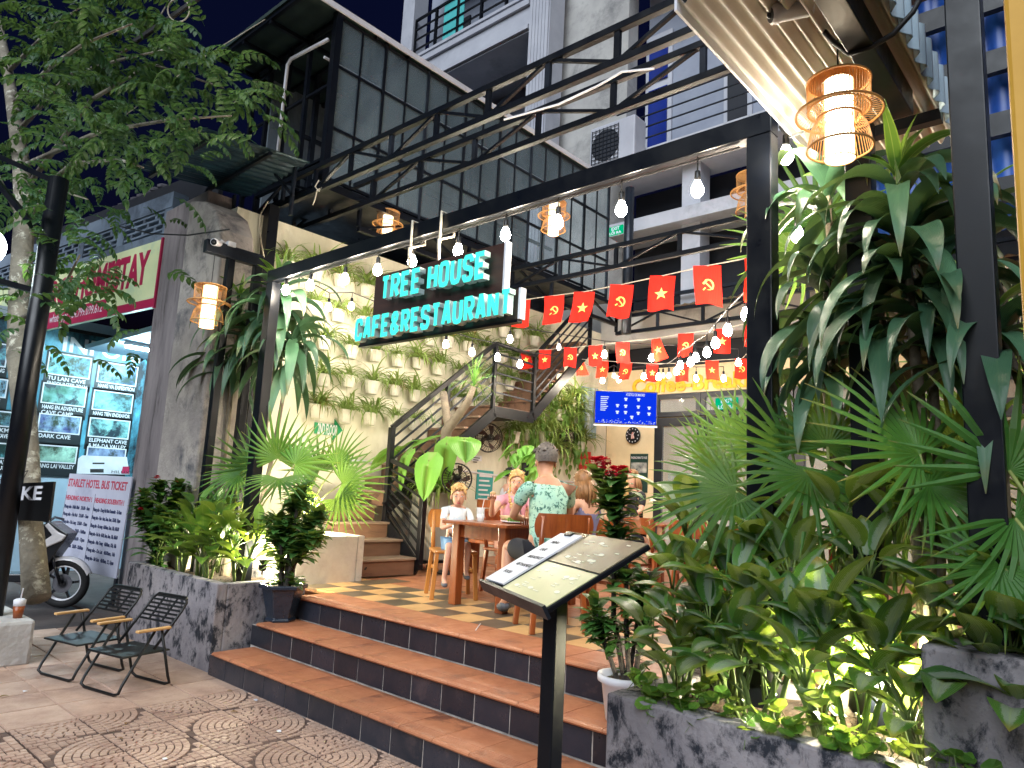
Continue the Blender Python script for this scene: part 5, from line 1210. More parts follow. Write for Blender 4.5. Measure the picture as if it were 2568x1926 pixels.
def frond(seed, n=20, r=1.0, spread=2.1, droop=.5, split=.36):
    """fan leaf in the x-y plane, hub at the origin, axis +x, upper side +z; every finger folded and tapering"""
    rg = random.Random(seed); b = MB()
    for i in range(n):
        a = spread * (2 * (i + .5) / n - 1); L = r * (.88 + .12 * math.cos(a)) * rg.uniform(.93, 1.05)
        d = Vector((math.cos(a), math.sin(a), 0)); s_ = Vector((-math.sin(a), math.cos(a), 0)); rows = []
        half = math.tan(spread / n) * .98; dz = rg.uniform(.7, 1.3) * droop; tw = rg.uniform(-.1, .1)
        for k in range(7):
            v = (0, .12, .3, split, .65, .85, 1)[k]; x = v * L
            w = x * half if v <= split else split * L * half * (1 - (v - split) / (1 - split)) ** .8 + .002
            z = .10 * v * (1 - v) * L - dz * .35 * max(0, v - split) ** 1.6 * L
            rows.append([d * x - s_ * w + Vector((0, 0, z - .35 * w)), d * x + Vector((0, 0, z + .25 * w + .0)), d * x + s_ * w + Vector((0, 0, z - .35 * w))])
        b.grid(rows, lambda i_, j_: (j_ / 2, i_ / 6))
    return b.mesh('frond', m_palm)
fr_me = [frond(i, n=17 + 2 * (i % 3), droop=(.4, .7, 1.1, .9)[i % 4]) for i in range(6)]
def palm(name_label, base, fronds, group='fan palms'):
    t = thing('fan_palm', name_label, 'palm', base, group)
    base = Vector(base)
    MB().tube([base + Vector((0, 0, -.05)), base + Vector((.01, 0, .12)), base + Vector((0, .01, .3))], [.06, .055, .03], 8).build('trunk', m_bark, t, smooth=True)
    for i, (hub, ax, up, r) in enumerate(fronds):
        ax = Vector(ax).normalized(); T = frame(hub, ax, Vector(up).cross(ax))
        o = place('frond', fr_me[(i * 5 + len(fronds)) % 6], t, T @ Matrix.Diagonal((r, r, r, 1)))
        mid = base.lerp(hub, .6) + Vector((0, 0, .12))
        MB().tube([base + Vector((0, 0, .15)), mid, Vector(hub)], [.012, .009, .007], 6).build('stalk', m_petiole, o, smooth=True)
    return t
def IM(ax, ay, az): return RIGHT * ax + UP * ay + FWD * az
TOC = lambda h_: (EYE - h_).normalized()
def FL(lst):
    out = []
    for (x, y, Y, a, up, r) in lst:
        h_ = P(x, y, Y=Y); out.append((h_, IM(*a), IM(*up), r))
    return out
palm('large fan palm spreading from the right planter over the menu board', (-1.15, 3.72, .68), FL([
    (1846, 1232, 3.5, (-.9, -.25, -.1), (.1, .75, -.65), .50), (2028, 1190, 3.5, (-.3, -.7, -.6), (0, .6, -.8), .46), (1985, 1130, 3.6, (-.35, .85, .2), (.3, .2, -.9), .42),
    (2075, 1120, 3.6, (.3, .85, .2), (-.3, .3, -.9), .42), (1905, 1120, 4.1, (-.3, .8, .4), (.2, .4, -.9), .42), (1800, 1200, 4.2, (-.25, .9, .1), (.5, .1, -.85), .38), (2120, 1265, 3.8, (.7, -.1, -.2), (0, .8, -.6), .42), (1940, 1300, 3.8, (-.6, -.5, .1), (.2, .7, -.7), .42)]))
palm('fan palm with the bright upright leaf by the right-edge post', (-.55, 3.6, .68), FL([
    (2306, 1140, 3.3, (-.75, .62, .1), (.35, .45, -.8), .50), (2330, 1215, 3.25, (.85, -.25, -.3), (.1, .8, -.6), .42), (2215, 1240, 3.7, (-.2, .8, .4), (.1, .4, -.9), .46), (2270, 1290, 3.7, (-.8, -.25, .0), (.1, .8, -.6), .46), (2400, 1130, 3.6, (.4, .8, .2), (-.2, .3, -.9), .45)]))
palm('fan palm cut by the right edge of the view', (.05, 3.3, .68), FL([(2530, 1180, 3.2, (.2, .9, .1), (-.2, .3, -.9), .45), (2545, 1300, 3.2, (.5, -.7, -.2), (0, .7, -.7), .45), (2510, 1420, 3.1, (-.4, -.6, -.4), (0, .7, -.7), .32)]))
palm('fan palm glowing behind the right frame post', (-1.7, 4.6, .61), FL([(1775, 1150, 4.6, (-.4, .85, .1), (.5, .3, -.8), .36), (1835, 1110, 4.7, (.1, .95, .1), (-.2, .2, -.95), .42), (1740, 1270, 4.6, (-.8, .1, .1), (.2, .7, -.65), .34), (1880, 1180, 4.7, (.7, .5, .2), (0, .5, -.85), .45)]))
palm('fan palm behind the awning post, its leaves against the light', (-.9, 5.2, .61), FL([(2050, 560, 5.0, (.2, .9, .1), (0, .3, -.95), .6), (2010, 640, 5.0, (-.7, .5, 0), (.2, .5, -.8), .6), (2480, 900, 5.0, (0, .9, 0), (0, .3, -.95), .6), (2450, 1060, 5.0, (-.5, -.4, 0), (.1, .6, -.8), .6)]))
palm('bushy fan palm in the left planter', (-7.0, 3.65, .66), FL([
    (695, 1150, 3.7, (.05, .98, -.1), (0, .25, -.95), .50), (640, 1170, 3.75, (-.75, .6, 0), (.3, .4, -.85), .5), (740, 1165, 3.75, (.8, .5, 0), (-.3, .4, -.85), .45), (600, 1190, 3.6, (-.9, -.05, -.2), (.1, .8, -.6), .42), (700, 1200, 3.5, (.1, -.3, -.9), (0, .95, .2), .42)]))
palm('bright green fan palm in the low limewashed planter', (-7.0, 4.45, 1.0), FL([
    (858, 1212, 4.5, (.9, .2, -.1), (-.1, .5, -.85), .50), (845, 1165, 4.6, (.55, .75, 0), (-.4, .4, -.8), .46), (800, 1180, 4.6, (-.5, .8, 0), (.2, .4, -.9), .46), (850, 1250, 4.4, (.6, -.6, -.3), (.1, .7, -.7), .42), (780, 1230, 4.5, (-.7, -.1, -.3), (.1, .8, -.6), .4)]))

# ------------------------------------------------------------------ dracaenas with long hanging leaves
def strap_set(mat, els, seed, w=.17):
    rg = random.Random(seed); out = []
    prof = lambda v: min(1, .38 + 2.2 * v) * (1 - v ** 2.6) + .03
    for el, dr in els: out.append(blade(MB(), (0, 0, 0), 0, el, 1.0, w, dr, 12, .14, rg.uniform(-.9, .9), prof).mesh('leaf', mat, True))
    return out
st_hang = strap_set(m_drac, ((.9, 2.5), (.6, 2.2), (.3, 1.9), (1.1, 2.6), (0, 1.6), (-.5, 1.1), (.7, 2.0)), 1)
st_up = strap_set(m_drac2, ((1.35, .7), (1.2, 1.1), (1.0, 1.6), (1.45, .4)), 2, .17)
def dracaena(label, base, crowns, group='dracaenas'):
    """crowns: (centre, number of hanging leaves, number of upright leaves, leaf length)"""
    t = thing('dracaena', label, 'plant', base, group); base = Vector(base)
    for c, n, nu, L in crowns:
        c = Vector(c); MB().tube([base, base.lerp(c, .5) + Vector((.03, .02, 0)), c + Vector((0, 0, .05))], [.028, .022, .018], 7).build('stem', m_bark, t, smooth=True)
        for i in range(n):
            a = i * 2.4 + R.uniform(-.3, .3); zz = R.uniform(-.28, .06)
            place('leaf', R.choice(st_hang), t, TRS(c + Vector((0, 0, zz)), a, s=(L * R.uniform(.75, 1.15),) * 2 + (L * R.uniform(.8, 1.2),)))
        for i in range(nu):
            a = i * 2.4 + R.uniform(-.4, .4); place('leaf', R.choice(st_up), t, TRS(c + Vector((0, 0, .05)), a, s=L * R.uniform(.45, .65)))
    return t
D = lambda x, y, Y: P(x, y, Y=Y)
dracaena('tall dracaena with hanging leaves between the two black posts on the right', (-.72, 3.5, .68), [(D(2250, 470, 3.5), 24, 8, .62), (D(2270, 620, 3.45), 26, 3, .66), (D(2330, 780, 3.5), 24, 2, .62), (D(2200, 760, 3.55), 24, 0, .62)])
dracaena('dracaena arching over the right frame post', (-1.2, 3.85, .68), [(D(2075, 500, 3.8), 18, 5, .62), (D(2070, 700, 3.75), 24, 0, .66), (D(2060, 860, 3.8), 20, 0, .58)])
dracaena('dracaena leaning out beyond the right-edge post', (.0, 3.6, .68), [(D(2430, 560, 3.6), 14, 4, .6), (D(2490, 820, 3.4), 16, 2, .6)])
dracaena('dracaena with long drooping leaves at the left sign post', (-6.9, 3.8, .66), [(D(700, 740, 3.85), 34, 8, .80), (D(650, 840, 3.9), 30, 2, .80), (D(735, 860, 3.95), 24, 0, .75)])
dracaena('dark dracaena inside the black gate frame', (-7.45, 3.7, .66), [(D(600, 760, 3.75), 24, 4, .7), (D(575, 900, 3.75), 22, 0, .7)])

# ------------------------------------------------------------------ broad-leaved plants
def agl_set(mat, L, w, seed):
    out = []; rg = random.Random(seed); prof = lambda v: math.sin(pi * min(1, (v * .95 + .05)) ** .82) ** .85 + .01
    for el, dr in ((1.3, .5), (1.05, .8), (.8, .9), (.5, .9), (1.15, 1.3), (.7, .6), (.1, .9)):
        b = MB(); tip = Vector((math.cos(el) * .5 * L, 0, math.sin(el) * .5 * L + .02))
        b.mat(1).tube([(0, 0, 0), tip * .5 + Vector((0, 0, .02)), tip], [.006, .005, .004], 5); b.mat(0)
        blade(b, tip, 0, el - .15, L, w, dr, 8, .13, rg.uniform(-.4, .4), prof); out.append(b.mesh('leaf', [mat, m_stem], True))
    return out
ag_me = agl_set(m_agl, .29, .14, 4); br_me = agl_set(m_broad, .26, .11, 5); dk_me = agl_set(m_small, .22, .085, 6)
def broad(label, base, hgt, n, me, group, s=1.0, lean=0.0, name='broad_leaved_plant'):
    t = thing(name, label, 'plant', base, group); base = Vector(base); k = max(1, n // 6); tops = []
    for i in range(k):
        a = R.uniform(0, 6.28); tp = base + Vector((math.cos(a) * .10 * k ** .5 + lean, math.sin(a) * .08, hgt * R.uniform(.75, 1.05)))
        MB().tube([base + Vector((math.cos(a) * .03, math.sin(a) * .03, -.03)), base.lerp(tp, .5) + Vector((R.uniform(-.02, .02), 0, 0)), tp], [.013, .011, .007], 6).build('stem', m_stem, t, smooth=True); tops.append(tp)
    for i in range(n):
        tp = tops[i % k]; u = R.uniform(.0, .8) if i % 3 else 0
        q = tp.lerp(base, u); place('leaf', me[min(5, int(R.uniform(0, 3) + u * 5))], t, TRS(q, i * 2.4 + R.uniform(-.4, .4), s=s * R.uniform(.75, 1.15)))
    return t
xs_ = [(-1.70, 3.16, .34), (-1.50, 3.34, .50), (-1.28, 3.12, .40), (-1.12, 3.36, .62), (-.92, 3.14, .46), (-.74, 3.30, .66), (-.55, 3.10, .52), (-.36, 3.22, .62), (-.18, 3.08, .48), (.04, 3.14, .5), (-1.60, 3.60, .72), (-1.22, 3.58, .80), (-.85, 3.52, .86), (.24, 3.2, .55), (-1.66, 3.40, .55), (-1.38, 3.22, .30), (-1.0, 3.10, .30), (-.66, 3.14, .34), (-.28, 3.10, .36), (-.42, 3.4, .8), (-1.74, 3.62, .95), (-1.48, 3.70, 1.0), (-1.78, 3.3, .5)]
for i, (x, y, hh2) in enumerate(sorted(xs_)):
    broad('silver-veined broad-leaved plant in the right planter, %s from the steps' % (ORD + ['twenty-first', 'twenty-second', 'twenty-third', 'twenty-fourth'])[i], (x, y, .68), hh2, 20, ag_me, 'silver-veined plants in the right planter', .95)
for i, (x, y, hh2, m3, nm) in enumerate(((-6.35, 3.45, .42, br_me, 'bright broad-leaved bush lit from below in the left planter'), (-6.62, 3.30, .30, br_me, 'low broad-leaved bush at the left planter front edge'), (-6.9, 3.35, .55, br_me, 'tall yellow-green bush in the middle of the left planter'), (-7.2, 3.30, .40, br_me, 'leafy bush left of the middle of the left planter'), (-7.45, 3.4, .5, dk_me, 'dark bush at the left end of the left planter'), (-7.75, 3.3, .35, dk_me, 'lowest dark bush at the pillar foot'), (-7.2, 3.7, .7, dk_me, 'dark bush below the palm in the left planter'))):
    broad(nm, (x, y, .67), hh2, 30, m3, 'bushes in the left planter', 1.12, name='leafy_bush')
m_dry = leafmat('dry_brown_leaf', srgb(150, 110, 60), srgb(110, 70, 40), .7, .3, rib=0)
# creeping round-leaved ground cover
def disc_leaf():
    b = MB(); n = 10; c = b.add([(0, 0, 0)]); b.uv[c] = (.5, .5); r = b.add([(.032 * math.cos(2 * pi * i / n), .032 * math.sin(2 * pi * i / n), .006 + .003 * (i % 2)) for i in range(n)])
    for i in range(n): b.uv[r + i] = (.5 + .5 * math.cos(2 * pi * i / n), .5 + .5 * math.sin(2 * pi * i / n)); b.face((c, r + i, r + (i + 1) % n))
    b.mat(1).tube([(0, 0, 0), (.004, 0, -.05)], .0015, 4); return b.mesh('leaf', [m_broad, m_stem])
dl = disc_leaf()
for k in range(7):
    x0 = -1.72 + .32 * k; t = thing('pennywort_patch', 'patch of round-leaved creeper on the right planter edge, %s from the steps' % ORD[k], 'ground cover', (x0, 3.0, .72), 'creeper patches on the planter edge')
    for i in range(34):
        x, y = x0 + R.uniform(-.18, .18), 2.93 + abs(R.gauss(0, .14)) - .03; z = .76 + R.uniform(-.02, .07) - (.05 if y < 2.92 else 0)
        place('leaf', dl, t, TRS((x, y, z), R.uniform(0, 6), R.uniform(-.6, .6), R.uniform(-.6, .6), s=R.uniform(.7, 1.5)))
# ------------------------------------------------------------------ potted crown-of-thorns
def sprig(seed, n=10, L=.055):
    rg = random.Random(seed); b = MB(); prof = lambda v: math.sin(pi * min(1, v * .9 + .1) ** 1.3) + .02
    for i in range(n): blade(b, (0, 0, rg.uniform(-.05, .02)), rg.uniform(0, 6.28), rg.uniform(.1, 1.2), L * rg.uniform(.7, 1.3), L * .5, rg.uniform(.3, 1.2), 3, .1, 0, prof)
    return b.mesh('leaf_cluster', m_small)
sg_me = [sprig(i) for i in range(4)]; sg_big = [sprig(i + 9, 8, .125) for i in range(3)]
def flower_ball(seed, r=.05):
    rg = random.Random(seed); b = MB(); prof = lambda v: math.sin(pi * min(1, v * .9 + .1)) + .02
    for i in range(80):
        a = rg.uniform(0, 6.28); e = math.asin(rg.uniform(-.5, 1)); d = Vector((math.cos(a) * math.cos(e), math.sin(a) * math.cos(e), math.sin(e) * .7)); blade(b, d * r * .7, a + rg.uniform(-.8, .8), e * .6, .034, .036, .8, 2, .05, 0, prof)
    return b.mesh('flower', m_flower)
fl_me = [flower_ball(1), flower_ball(2)]
def thorn_stem(t, pts, r0, me, n, s=1.0):
    b = MB(); pts = [Vector(q) for q in pts]; b.tube(pts, [r0 * (1 - .4 * i / (len(pts) - 1)) for i in range(len(pts))], 7)
    for i in range(46):
        u = R.uniform(0, len(pts) - 1.001); k = int(u); q = pts[k].lerp(pts[k + 1], u - k); a = R.uniform(0, 6.28); d = Vector((math.cos(a), math.sin(a), .3)); b.tube([q + d * r0 * .7, q + d * (r0 + .016)], [.003, .0005], 3)
    b.build('stem', m_thorn, t, smooth=False)
    for i in range(n):
        u = len(pts) - 1 - abs(R.gauss(0, (len(pts) - 1) * .38)); u = max(.15, min(len(pts) - 1.001, u)); k = int(u); q = pts[k].lerp(pts[k + 1], u - k)
        place('leaf_cluster', R.choice(me), t, TRS(q, R.uniform(0, 6.28), s=s * R.uniform(.8, 1.3)))
pq = Vector((P(1568, 1700, Y=3.6).x, 3.60, .405))
pt = thing('plant_pot', 'white rimmed round pot of the flowering thorn plant on the second step', 'plant pot', pq)
MB().lathe([(.095, 0), (.105, .01), (.13, .2), (.155, .215), (.155, .25), (.135, .25), (.125, .21)], n=22).build('pot', m_white, pt, smooth=True, world=False); MB().lathe([(.126, .215), (.001, .22)], n=18).build('soil', m_soil, pt, world=False)
tp_ = thing('thorn_plant', 'tall thorny plant with two red flower heads beside the menu board', 'plant', pq + Vector((0, 0, .2)))
f1, f2 = P(1497, 1163, Y=3.62), P(1546, 1187, Y=3.58)
b0 = pq + Vector((0, 0, .2)); w_ = Vector
thorn_stem(tp_, [b0, b0 + w_((-.10, .02, .35)), b0 + w_((-.12, .03, .75)), f2 + w_((.02, 0, -.05))], .018, sg_big, 22)
thorn_stem(tp_, [b0 + w_((.03, 0, 0)), b0 + w_((-.02, .03, .3)), b0 + w_((-.03, .03, .7)), f1 + w_((0, 0, -.05))], .017, sg_big, 22)
thorn_stem(tp_, [b0 + w_((-.03, -.02, 0)), b0 + w_((-.13, -.03, .22)), b0 + w_((-.21, -.02, .42))], .015, sg_big, 12)
thorn_stem(tp_, [b0 + w_((.04, .03, 0)), b0 + w_((.09, .02, .3)), b0 + w_((.12, .03, .62))], .016, sg_big, 14)
thorn_stem(tp_, [b0 + w_((0, .03, 0)), b0 + w_((.03, .05, .25)), b0 + w_((.05, .05, .5))], .015, sg_big, 12)
for f, k in ((f1, 0), (f2, 1)): place('flower', fl_me[k], tp_, TRS(f, k, s=1.1)); place('flower', fl_me[1 - k], tp_, TRS(f + w_((.045, 0, .015)), k + 1, s=.8))
lq = P(672, 1540, Z=.43); lq.z = .405; lq.x = max(lq.x, -5.86); lq.y = 3.62
pt = thing('plant_pot', 'dark blue-black glazed hexagonal pot on the steps', 'plant pot', lq)
m_glaze = M('dark_glaze', srgb(34, 44, 58), srgb(24, 32, 44), 30, .25, bump=.15, bscale=120, ccoat=.3)
MB().lathe([(.13, 0), (.135, .02), (.12, .03), (.185, .28), (.215, .285), (.215, .32), (.19, .32), (.18, .28)], n=6).build('pot', m_glaze, pt, world=False, bevel=.008); MB().lathe([(.18, .29), (.001, .30)], n=6).build('soil', m_soil, pt, world=False)
tp_ = thing('thorn_plant', 'leafy thorny shrub in the dark glazed pot', 'plant', lq + w_((0, 0, .29))); b0 = lq + w_((0, 0, .28))
for dx, dy, hh3 in ((-.12, 0, .62), (-.03, .05, .80), (.08, 0, .88), (.2, .03, .70), (.02, -.06, .6), (.14, .05, .5), (-.18, .02, .5), (.24, -.02, .5)):
    thorn_stem(tp_, [b0 + w_((dx * .25, dy * .5, 0)), b0 + w_((dx * .5, dy, hh3 * .45)), b0 + w_((dx * 1.3, dy * 1.5, hh3 * .8)), b0 + w_((dx * 1.9, dy * 2, hh3))], .02, sg_big, 13, 1.2)
tp_ = thing('thorn_plant', 'dark shrub with small red flowers at the left pillar foot', 'plant', (-7.85, 3.3, .67)); b0 = Vector((-7.8, 3.3, .66))
for i in range(8):
    a = R.uniform(0, 6.28); hh3 = R.uniform(.35, .95); e = b0 + w_((.28 * math.cos(a) - .05, .15 * math.sin(a), hh3)); thorn_stem(tp_, [b0, b0.lerp(e, .5) + w_((0, 0, .08)), e], .012, sg_big, 20)
    place('flower', fl_me[i % 2], tp_, TRS(e + w_((0, -.03, .02)), i, s=.5))
# ------------------------------------------------------------------ elephant ears and the pale-trunked plant by the stair
t = thing('elephant_ear', 'big bright heart-leaved plant in the zinc planter by the stair', 'plant', (zq.x, zq.y, 1.55))
al_me = [heart(.46, .42, .45).mesh('leaf', m_alo, True), heart(.44, .42, .9).mesh('leaf', m_alo, True)]
for i, (x, y, Y, rz, ry, s) in enumerate(((985, 1124, 6.2, 3.4, .35, .95), (1020, 1138, 6.0, 4.4, .8, .9), (1075, 1155, 5.9, 4.9, 1.1, 1.0), (1040, 1105, 6.4, 3.8, .1, .9), (1092, 1092, 6.5, 4.3, .15, .9), (1120, 1112, 6.2, 4.8, .95, 1.0), (1165, 1100, 6.2, 5.6, .3, 1.0), (1110, 1150, 6.5, 5.3, .6, .8))):
    q = P(x, y, Y=Y); o = place('leaf', al_me[i % 2], t, TRS(q, rz, 0, ry, s=s)); b0 = Vector((zq.x, zq.y, 1.58)); MB().tube([b0, b0.lerp(q, .55) + w_((0, 0, .14)), q], [.016, .012, .008], 6).build('stalk', m_alo if False else m_petiole, o, smooth=True)
t = thing('palm_lily', 'pale-trunked plant with a tuft of strap leaves before the stair', 'plant', (-6.9, 6.35, 1.5))
c1, c2 = P(1188, 970, Y=6.5), P(1112, 985, Y=6.6)
MB().tube([P(1110, 1160, Y=6.5), P(1120, 1080, Y=6.5), P(1150, 1040, Y=6.5), P(1172, 1010, Y=6.5), c1], [.07, .075, .06, .05, .035], 10).build('trunk', m_bark, t, smooth=True)
MB().tube([P(1125, 1070, Y=6.5), P(1118, 1030, Y=6.55), c2], [.06, .055, .05], 10).build('trunk', m_bark, t, smooth=True)
m_yuc = leafmat('strap_green', srgb(110, 170, 70), srgb(70, 120, 60), .35, .3, rib=.2)
yu = strap_set(m_yuc, ((1.4, .3), (1.1, 1.4), (.7, 2.2), (1.25, .8), (.3, 1.8)), 8, .04)
for i in range(30): place('leaf', yu[i % 5], t, TRS(c1, i * 2.4, s=R.uniform(.3, .48)))
for i in range(14): place('leaf', yu[1 + i % 4], t, TRS(P(1085, 1060, Y=6.5), i * 2.4, s=R.uniform(.2, .3)))
t = thing('pothos_pole', 'heart-leaved climber on a black pole behind the diners', 'plant', P(1316, 1230, Y=7.0)); q = P(1316, 1190, Y=7.0)
MB().tube([w_((q.x, q.y, .61)), w_((q.x, q.y, q.z + .15))], .05, 10).build('pole', m_black, t)
for i in range(18): place('leaf', al_me[0], t, TRS(w_((q.x + R.uniform(-.3, .3), q.y + R.uniform(-.1, .1), q.z + R.uniform(-.05, .4))), R.uniform(3.6, 5.8), 0, R.uniform(.2, 1.0), s=R.uniform(.3, .5)))
# ------------------------------------------------------------------ garden spotlights between the plants
m_lens = emit('spot_lens', (1.0, .90, .62, 1), 60)
def garden_spot(label, c, aim, watt, size=.035):
    t = thing('garden_spotlight', label, 'spotlight', c, 'garden spotlights'); c = Vector(c); a = Vector(aim).normalized()
    MB().lathe([(.02, -.09), (.038, -.07), (.042, .0), (.045, .012), (.036, .012), (.034, .0)], c, 16, axis=a, cap=False).build('head', m_black, t, smooth=True)
    MB().lathe([(.034, .004), (.001, .006)], c, 16, axis=a).build('lens', m_lens, t)
    MB().tube([c - a * .05, c + Vector((0, 0, -.12))], .008, 6).build('spike', m_black, t)
    L = bpy.data.objects.new('lamp', bpy.data.lights.new('garden_lamp', 'POINT')); COL.objects.link(L); L.data.energy = watt; L.data.color = (1.0, .90, .62); L.data.shadow_soft_size = size
    L.location = c + a * .06; adopt(L, t)
garden_spot('garden spotlight glowing low in the middle of the right planter', (-.98, 3.42, .86), (.1, .2, 1), 34)
garden_spot('garden spotlight near the left end of the right planter', (-1.42, 3.56, .86), (0, .3, 1), 24)
garden_spot('garden spotlight at the right end of the right planter', (-.35, 3.40, .84), (0, .2, 1), 16)
garden_spot('garden spotlight behind the bushes in the left planter', (-6.42, 3.72, .86), (-.2, .1, 1), 22)
garden_spot('garden spotlight under the palm in the low limewashed planter', (-6.85, 4.62, 1.10), (-.2, .3, 1), 20)
garden_spot('garden spotlight at the far left of the left planter', (-7.3, 3.55, .84), (-.2, .1, 1), 10)
# ------------------------------------------------------------------ homestay next door
m_hwall = M('blue_grey_render', srgb(120, 134, 150), srgb(92, 104, 122), 1.2, .85, stain=srgb(60, 66, 76), sscale=1.2, slo=.5, shi=.7)
m_hpale = M('pale_blue_paint', srgb(176, 196, 210), srgb(150, 176, 196), 1.2, .7)
hs_ = thing('neighbour_shop', 'neighbouring shopfront with vented parapet and open lit room', 'building', (-11, 4, 0))
cxl = P(408, 597, Y=3.72).x
MB().box(cxl, -8.6, 3.72, 4.1, -.05, P(440, 560, Y=3.72).z + .25).build('column', M('weathered_column', srgb(146, 136, 136), srgb(112, 104, 106), 2, .9, bump=.5, stain=srgb(64, 56, 56), sscale=2.5, slo=.52, shi=.66, stretch=(2, 2, .3)), hs_, bevel=.02)
sR, sB = P(406, 600, Y=3.70), P(388, 768, Y=3.70)
dv = ray(-1223, 1112); dv.z = 0; dv.normalize()      # direction of the sign away from the column
zt_, zb2 = sR.z, sB.z
sL = Vector((sR.x, 3.70, 0)) + dv * 6.5
Sg = frame((sL.x, sL.y, zb2), -dv, (0, 0, 1)); SW = 6.5
m_sy = M('lime_yellow_sign', srgb(224, 228, 178), srgb(204, 218, 168), 1.5, .5, stain=srgb(150, 190, 176), sscale=.8, slo=.5, shi=.75)
m_mag = M('magenta_print', srgb(178, 36, 78), srgb(160, 30, 70), 3, .5)
sgn = thing('homestay_sign', 'long pale yellow sign reading HOMESTAY above a magenta phone strip', 'sign', (sR.x, 3.7, zb2))
hS = zt_ - zb2
on(Sg, MB().box(0, SW, 0, hS, -.06, 0)).build('panel', m_sy, sgn)
on(Sg, MB().box(0, SW, 0, hS * .13, .001, .004)).build('strip', m_mag, sgn)
on(Sg, MB().box(SW - 3.3, SW - 1.35, hS * .132, hS * .29, .001, .0045)).build('strip', m_mag, sgn)
write(sgn, 'sign_lettering', 'GEORGI', Sg @ Matrix.Translation((SW - 4.35, hS * .40, .003)), hS * .62, m_mag, depth=.004, bold=.022, fit=1.75)
write(sgn, 'sign_lettering', 'HOMESTAY', Sg @ Matrix.Translation((SW - 2.42, hS * .40, .003)), hS * .68, m_mag, depth=.004, bold=.022, fit=2.15)
write(sgn, 'sign_lettering', 'whatsapp: +84.799.099.612', Sg @ Matrix.Translation((SW - 3.2, hS * .10, .006)), hS * .20, m_white, depth=.001, fit=1.75)
on(Sg, MB().box(SW + .001, SW + .04, -.02, hS + .02, -.07, .01)).build('edge_strip', m_mag, sgn)
# parapet with rows of vent slots
b = MB(); ph = .62
on(Sg, MB().box(0, SW, hS + .03, hS + .16, -.3, -.08)).build('parapet', m_hwall, hs_); on(Sg, MB().box(0, SW, hS + .50, hS + .72, -.3, -.08)).build('parapet', m_hwall, hs_)
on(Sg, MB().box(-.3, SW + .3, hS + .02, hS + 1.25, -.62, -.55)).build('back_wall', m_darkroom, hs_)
x = SW; 
while x > 0:
    on(Sg, MB().box(x - .2, x, hS + .161, hS + .499, -.29, -.09)).build('parapet_pier', m_hwall, hs_)
    for r in range(4):
        on(Sg, MB().box(x - 1.3, x - .2, hS + .205 + r * .085, hS + .233 + r * .085, -.27, -.1)).build('vent_bar', m_hwall, hs_)
    for r in range(3):
        for k in range(3): on(Sg, MB().box(x - 1.1 + k * .33 + (r % 2) * .12 - .03, x - 1.1 + k * .33 + (r % 2) * .12 + .03, hS + .234 + r * .085, hS + .288 + r * .085, -.268, -.102)).build('vent_bar', m_hwall, hs_)
    x -= 1.3
gx = Vector((cxl + .4, 4.4, 0))
MB().prism([P(215, 560, Y=4.6), P(330, 500, Y=4.6), P(415, 478, Y=4.6), P(520, 520, Y=4.6), P(540, 640, Y=4.6), P(215, 640, Y=4.6)], (0, .2, 0)).build('gable', m_hwall, hs_)
# roof of curved tiles behind, ridge row
b = MB(); g0, g1_ = P(20, 660, Y=4.5), P(412, 474, Y=4.5)
for i in range(34): b.ball(g0.lerp(g1_, i / 33) + Vector((0, 0, .02)), .09, 8, 5, (1, 1.4, .7))
tag(b.build('ridge_tiles', M('roof_tile', srgb(78, 74, 80), srgb(56, 54, 62), 5, .8), hs_), kind='stuff')
# inside of the room
IX = -13.6
MB().box(IX - .2, IX - .02, 2.0, 9, -.05, 4.2).build('wall', m_hpale, hs_); MB().box(IX, -8.6, 7.0, 7.2, -.05, 4.2).build('wall', m_hpale, hs_)
MB().box(IX, -8.62, 4.11, 7.0, 3.72, 3.8).build('ceiling', m_hpale, hs_)
MB().box(IX - 6, -8.6, 3.35, 7, -.06, -.015).build('room_floor', m_ground, hs_)
tl = thing('fluorescent_lamp', 'fluorescent tube on the homestay room ceiling', 'lamp', (-11.6, 4.9, 3.66))
MB().tube([(-12.0, 4.2, 3.62), (-12.0, 5.4, 3.62)], .018, 8).build('tube', emit('tube_glow', (.62, .92, 1, 1), 140), tl); MB().box(-12.04, -11.96, 4.18, 5.42, 3.645, 3.70).build('batten', m_white, tl)
# information board
ib = thing('information_board', 'large blue INFORMATION board of cave photographs on the homestay wall', 'board', (IX, 4, 1.5))
i0, i1 = 2.2, 6.6; bz1 = P(200, 836, X=IX).z; bz0 = P(200, 1190, X=IX).z
m_ib = M('cave_print', srgb(24, 74, 98), srgb(110, 200, 226), .9, .4, stain=srgb(14, 28, 40), sscale=1.3, slo=.45, shi=.6, stretch=(1, 1, .5))
MB().box(IX - .018, IX, i0, i1, bz0, bz1).build('panel', m_ib, ib); MB().box(IX - .03, IX + .02, i0, i1, bz1 + .002, bz1 + .06).build('frame', m_black, ib)
q = P(153, 875, X=IX + .01); write(ib, 'board_lettering', 'INFORMATION', frame((IX + .006, q.y, q.z - .02), (0, 1, 0), (0, 0, 1)), .36, m_white, depth=.002, bold=.008, fit=2.75)
m_card = M('card_black', srgb(18, 28, 34), None, 3, .5)
